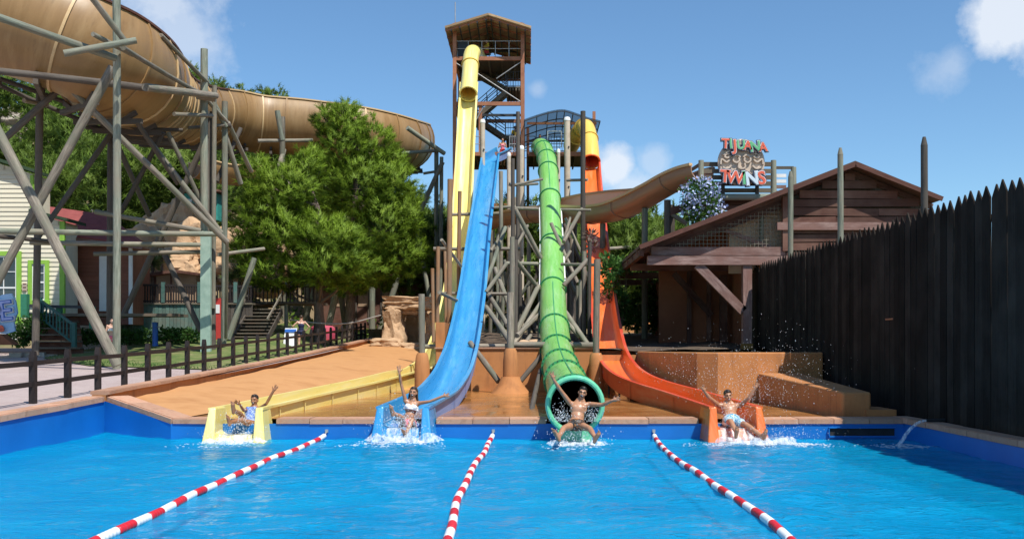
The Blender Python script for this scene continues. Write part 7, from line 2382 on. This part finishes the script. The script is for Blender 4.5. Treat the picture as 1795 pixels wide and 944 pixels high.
# low ragged crowns of water thrown up where the riders hit the pool
def splash_crown(label, c, r0, hgt, seed, arc=(0, 6.2832)):
    b = MB(); na, nr = 44, 9; vs = []
    for j in range(nr + 1):
        t = j / nr
        for k in range(na + 1):
            a = arc[0] + (arc[1] - arc[0]) * k / na
            rag = .55 + .9 * abs(noise.noise(Vector((math.cos(a) * 2.3, math.sin(a) * 2.3, seed)))) + .35 * noise.noise(Vector((a * 4, t * 2, seed)))
            r = r0 * (.55 + .75 * t * rag)
            z = hgt * rag * math.sin(math.pi * min(1, t * .92 + .04)) ** .8 + .02 * noise.noise(Vector((a * 7, t * 6, seed)))
            vs.append((c[0] + r * math.cos(a) * 1.25, c[1] + r * math.sin(a) * .8, max(-.01, c[2] + z)))
    b.add(vs, [(j * (na + 1) + k, j * (na + 1) + k + 1, (j + 1) * (na + 1) + k + 1, (j + 1) * (na + 1) + k) for j in range(nr) for k in range(na)])
    o = b.build('splash', M_run, smooth=True, kind='stuff', fix=False); tag(o, label, 'splash')
splash_crown('ragged sheet of water round the hips of the woman on the blue slide', (b0.x, 19.25, 0), .52, .20, 3)
splash_crown('low sheet of water under the man in the green tube', (g0.x, 18.75, 0), .40, .10, 5)
splash_crown('sheet of water fanning right from the orange slide end', (o0.x + .35, 18.95, 0), .55, .17, 8)
splash_crown('small sheet of water at the yellow slide end', (y0.x, 19.1, 0), .42, .10, 11)
# wall spout on the right
sp = thing('water_spout', 'small pipe spouting a water jet from the right kerb near the far corner', 'spout', (XR + .1, 18.6, .42))
MB().tube((XR + .35, 18.75, .47), (XR - .06, 18.72, .46), .03, n=10).build('pipe', M_blackline, sp)
pp = [Vector((XR - .06 - .55 * t, 18.72 - .10 * t, .46 - .47 * t * t + .02 * t)) for t in [k / 12 for k in range(13)]]
b = MB(); b.sweep(pp, lambda i, t: [(x * (1 + .25 * math.sin(i * 2.1 + k)), y) for k, (x, y) in enumerate(circ(.022 + .018 * t, 8))]); b.build('water_jet', M_run, sp, smooth=True)

# ------------------------------------------------------------ odds and ends on the plaza
tp_ = at(272, 596, 44.0); tp_.z = hill(tp_.x, tp_.y)
t = thing('tap_pillar', 'blue drinking tap pillar on a stone block between the hedges', 'tap', tp_)
M_bl = mottled('bright_blue_paint', (.02, .10, .40), (.03, .15, .52), 4, .4, .05)
MB().box(tp_ + Vector((0, 0, .16)), (.9, .5, .34)).build('plinth', M_rock_grey, t)
b = MB(); b.lathe(tp_ + Vector((0, 0, .33)), [(.14, 0), (.12, .1), (.12, .95), (.14, 1.0), (.13, 1.08), (.02, 1.1)], 14); b.build('pillar', M_bl, t, smooth='auto')
MB().tube(tp_ + Vector((.1, -.05, 1.2)), tp_ + Vector((.26, -.1, 1.2)), .02, n=6).build('tap', M_steel_grey, t)
p = at(506, 596, 44.6); p.z = hill(p.x, p.y)
t = thing('notice_board', 'white leaning notice board with a blue heading on the lawn', 'sign', p)
MB().prism([p + Vector((-.30, 0, 0)), p + Vector((.24, 0, 0)), p + Vector((.30, .35, 1.15)), p + Vector((-.24, .35, 1.15))], (0, .04, 0)).build('board', M_white, t)
MB().prism([p + Vector((-.23, .27, .97)), p + Vector((.26, .27, .97)), p + Vector((.28, .31, 1.10)), p + Vector((-.23, .31, 1.10))], (0, -.02, .0)).build('heading', M_bl, t)
MB().beam(p + Vector((0, .3, 1.3)), p + Vector((0, .9, 0)), .05, .05).build('prop', M_log, t)
p = at(566, 592, 53.4); p.z = hill(p.x, p.y)
t = thing('barrel', 'big pink red play barrel on the grass behind the pine trunk', 'barrel', p)
M_pk = mottled('faded_pink_plastic', (.42, .05, .10), (.55, .11, .16), 3, .5, .05)
b = MB(); b.lathe(p, [(.55, 0), (.68, .3), (.70, .65), (.64, .95), (.5, 1.05), (.1, 1.08)], 18); b.build('body', M_pk, t, smooth='auto')
for z in (.28, .72): MB().lathe(p + Vector((0, 0, z)), [(.70, -.03), (.73, 0), (.70, .03)], 18).build('hoop', M_rshort, t)
p = at(588, 592, 48.0)
# red flag box near the posts
p = at(402, 560, 46.4)
t = thing('cabinet', 'tall red cabinet behind the lawn beside the pale green prop', 'cabinet', at(384, 590, 46.6))
q = at(383, 560, 46.6); MB().box(q, (.34, .4, 2.0)).build('body', M_rshort, t); MB().box(q + Vector((.02, -.21, .5)), (.2, .03, .4)).build('panel', M_white, t)
# roped chain on the lawn
b = MB(); P = crv([at(508, 560, 49), at(560, 566, 49), at(612, 566, 49), at(668, 552, 49)], 8)
b.sweep(P, circ(.035, 6)); o = b.build('rope_barrier', M_rope, smooth=True); tag(o, 'slack pale rope hung between the pine trunks', 'rope')
# big painted letters cut off by the left edge
p = at(0, 560, 40.5)
sgn = thing('sign', 'cut out blue lettering sign on a sloping orange base at the left edge', 'sign', at(-10, 600, 40.5))
SY = 40.5
M_blue_l = mottled('blue_letter_paint', (.03, .09, .38), (.05, .16, .52), 3, .4, .05); M_blue_b = mottled('light_blue_splash_paint', (.20, .42, .70), (.45, .62, .80), 1.2, .5, .05); M_lilac = mottled('lilac_letter_paint', (.32, .36, .68), (.45, .50, .78), 3, .4, .05)
b = MB(); b.prism([at(*q, SY) for q in ((-60, 540), (-20, 528), (4, 516), (20, 514), (27, 528), (30, 548), (24, 564), (26, 580), (10, 585), (-10, 582), (-60, 590))], (0, .10, 0)); b.build('splash_panel', M_blue_b, sgn)
for ch, px, py, h, mt in (('E', 13, 546, 34, 0), ('D', -10, 546, 36, 0)):
    par = None
    for off, dp, m, nm, dy in ((.06, .05, M_white, 'letter_outline', -.06), (.03, .03, M_blue_l, 'letter_edge', -.115), (-.01, .015, M_lilac, 'letter', -.15)):
        size = h / F * SY / .69
        me = letter_mesh(ch, size, off, dp); me.materials.append(m)
        o = bpy.data.objects.new(nm, me); link(o, sgn); q = at(px, py, SY) + Vector((0, dy, 0)); o.location = q - wl_of(sgn); o.rotation_euler = (R(90), R(-6), R(0)); W[o.name] = q
for ch, px in (('d', -4), ('e', 4)):
    me = letter_mesh(ch, .5, .02, .02); me.materials.append(M_lred); o = bpy.data.objects.new('small_letter', me); link(o, sgn); q = at(px, 574, SY) + Vector((0, -.12, 0)); o.location = q - wl_of(sgn); o.rotation_euler = (R(90), R(-10), 0); W[o.name] = q
b = MB(); b.prism([at(*q, SY - .2) for q in ((-70, 604), (24, 604), (14, 596), (0, 585), (-70, 580))], (0, .5, 0)); b.build('base', M_plaster_red, sgn)
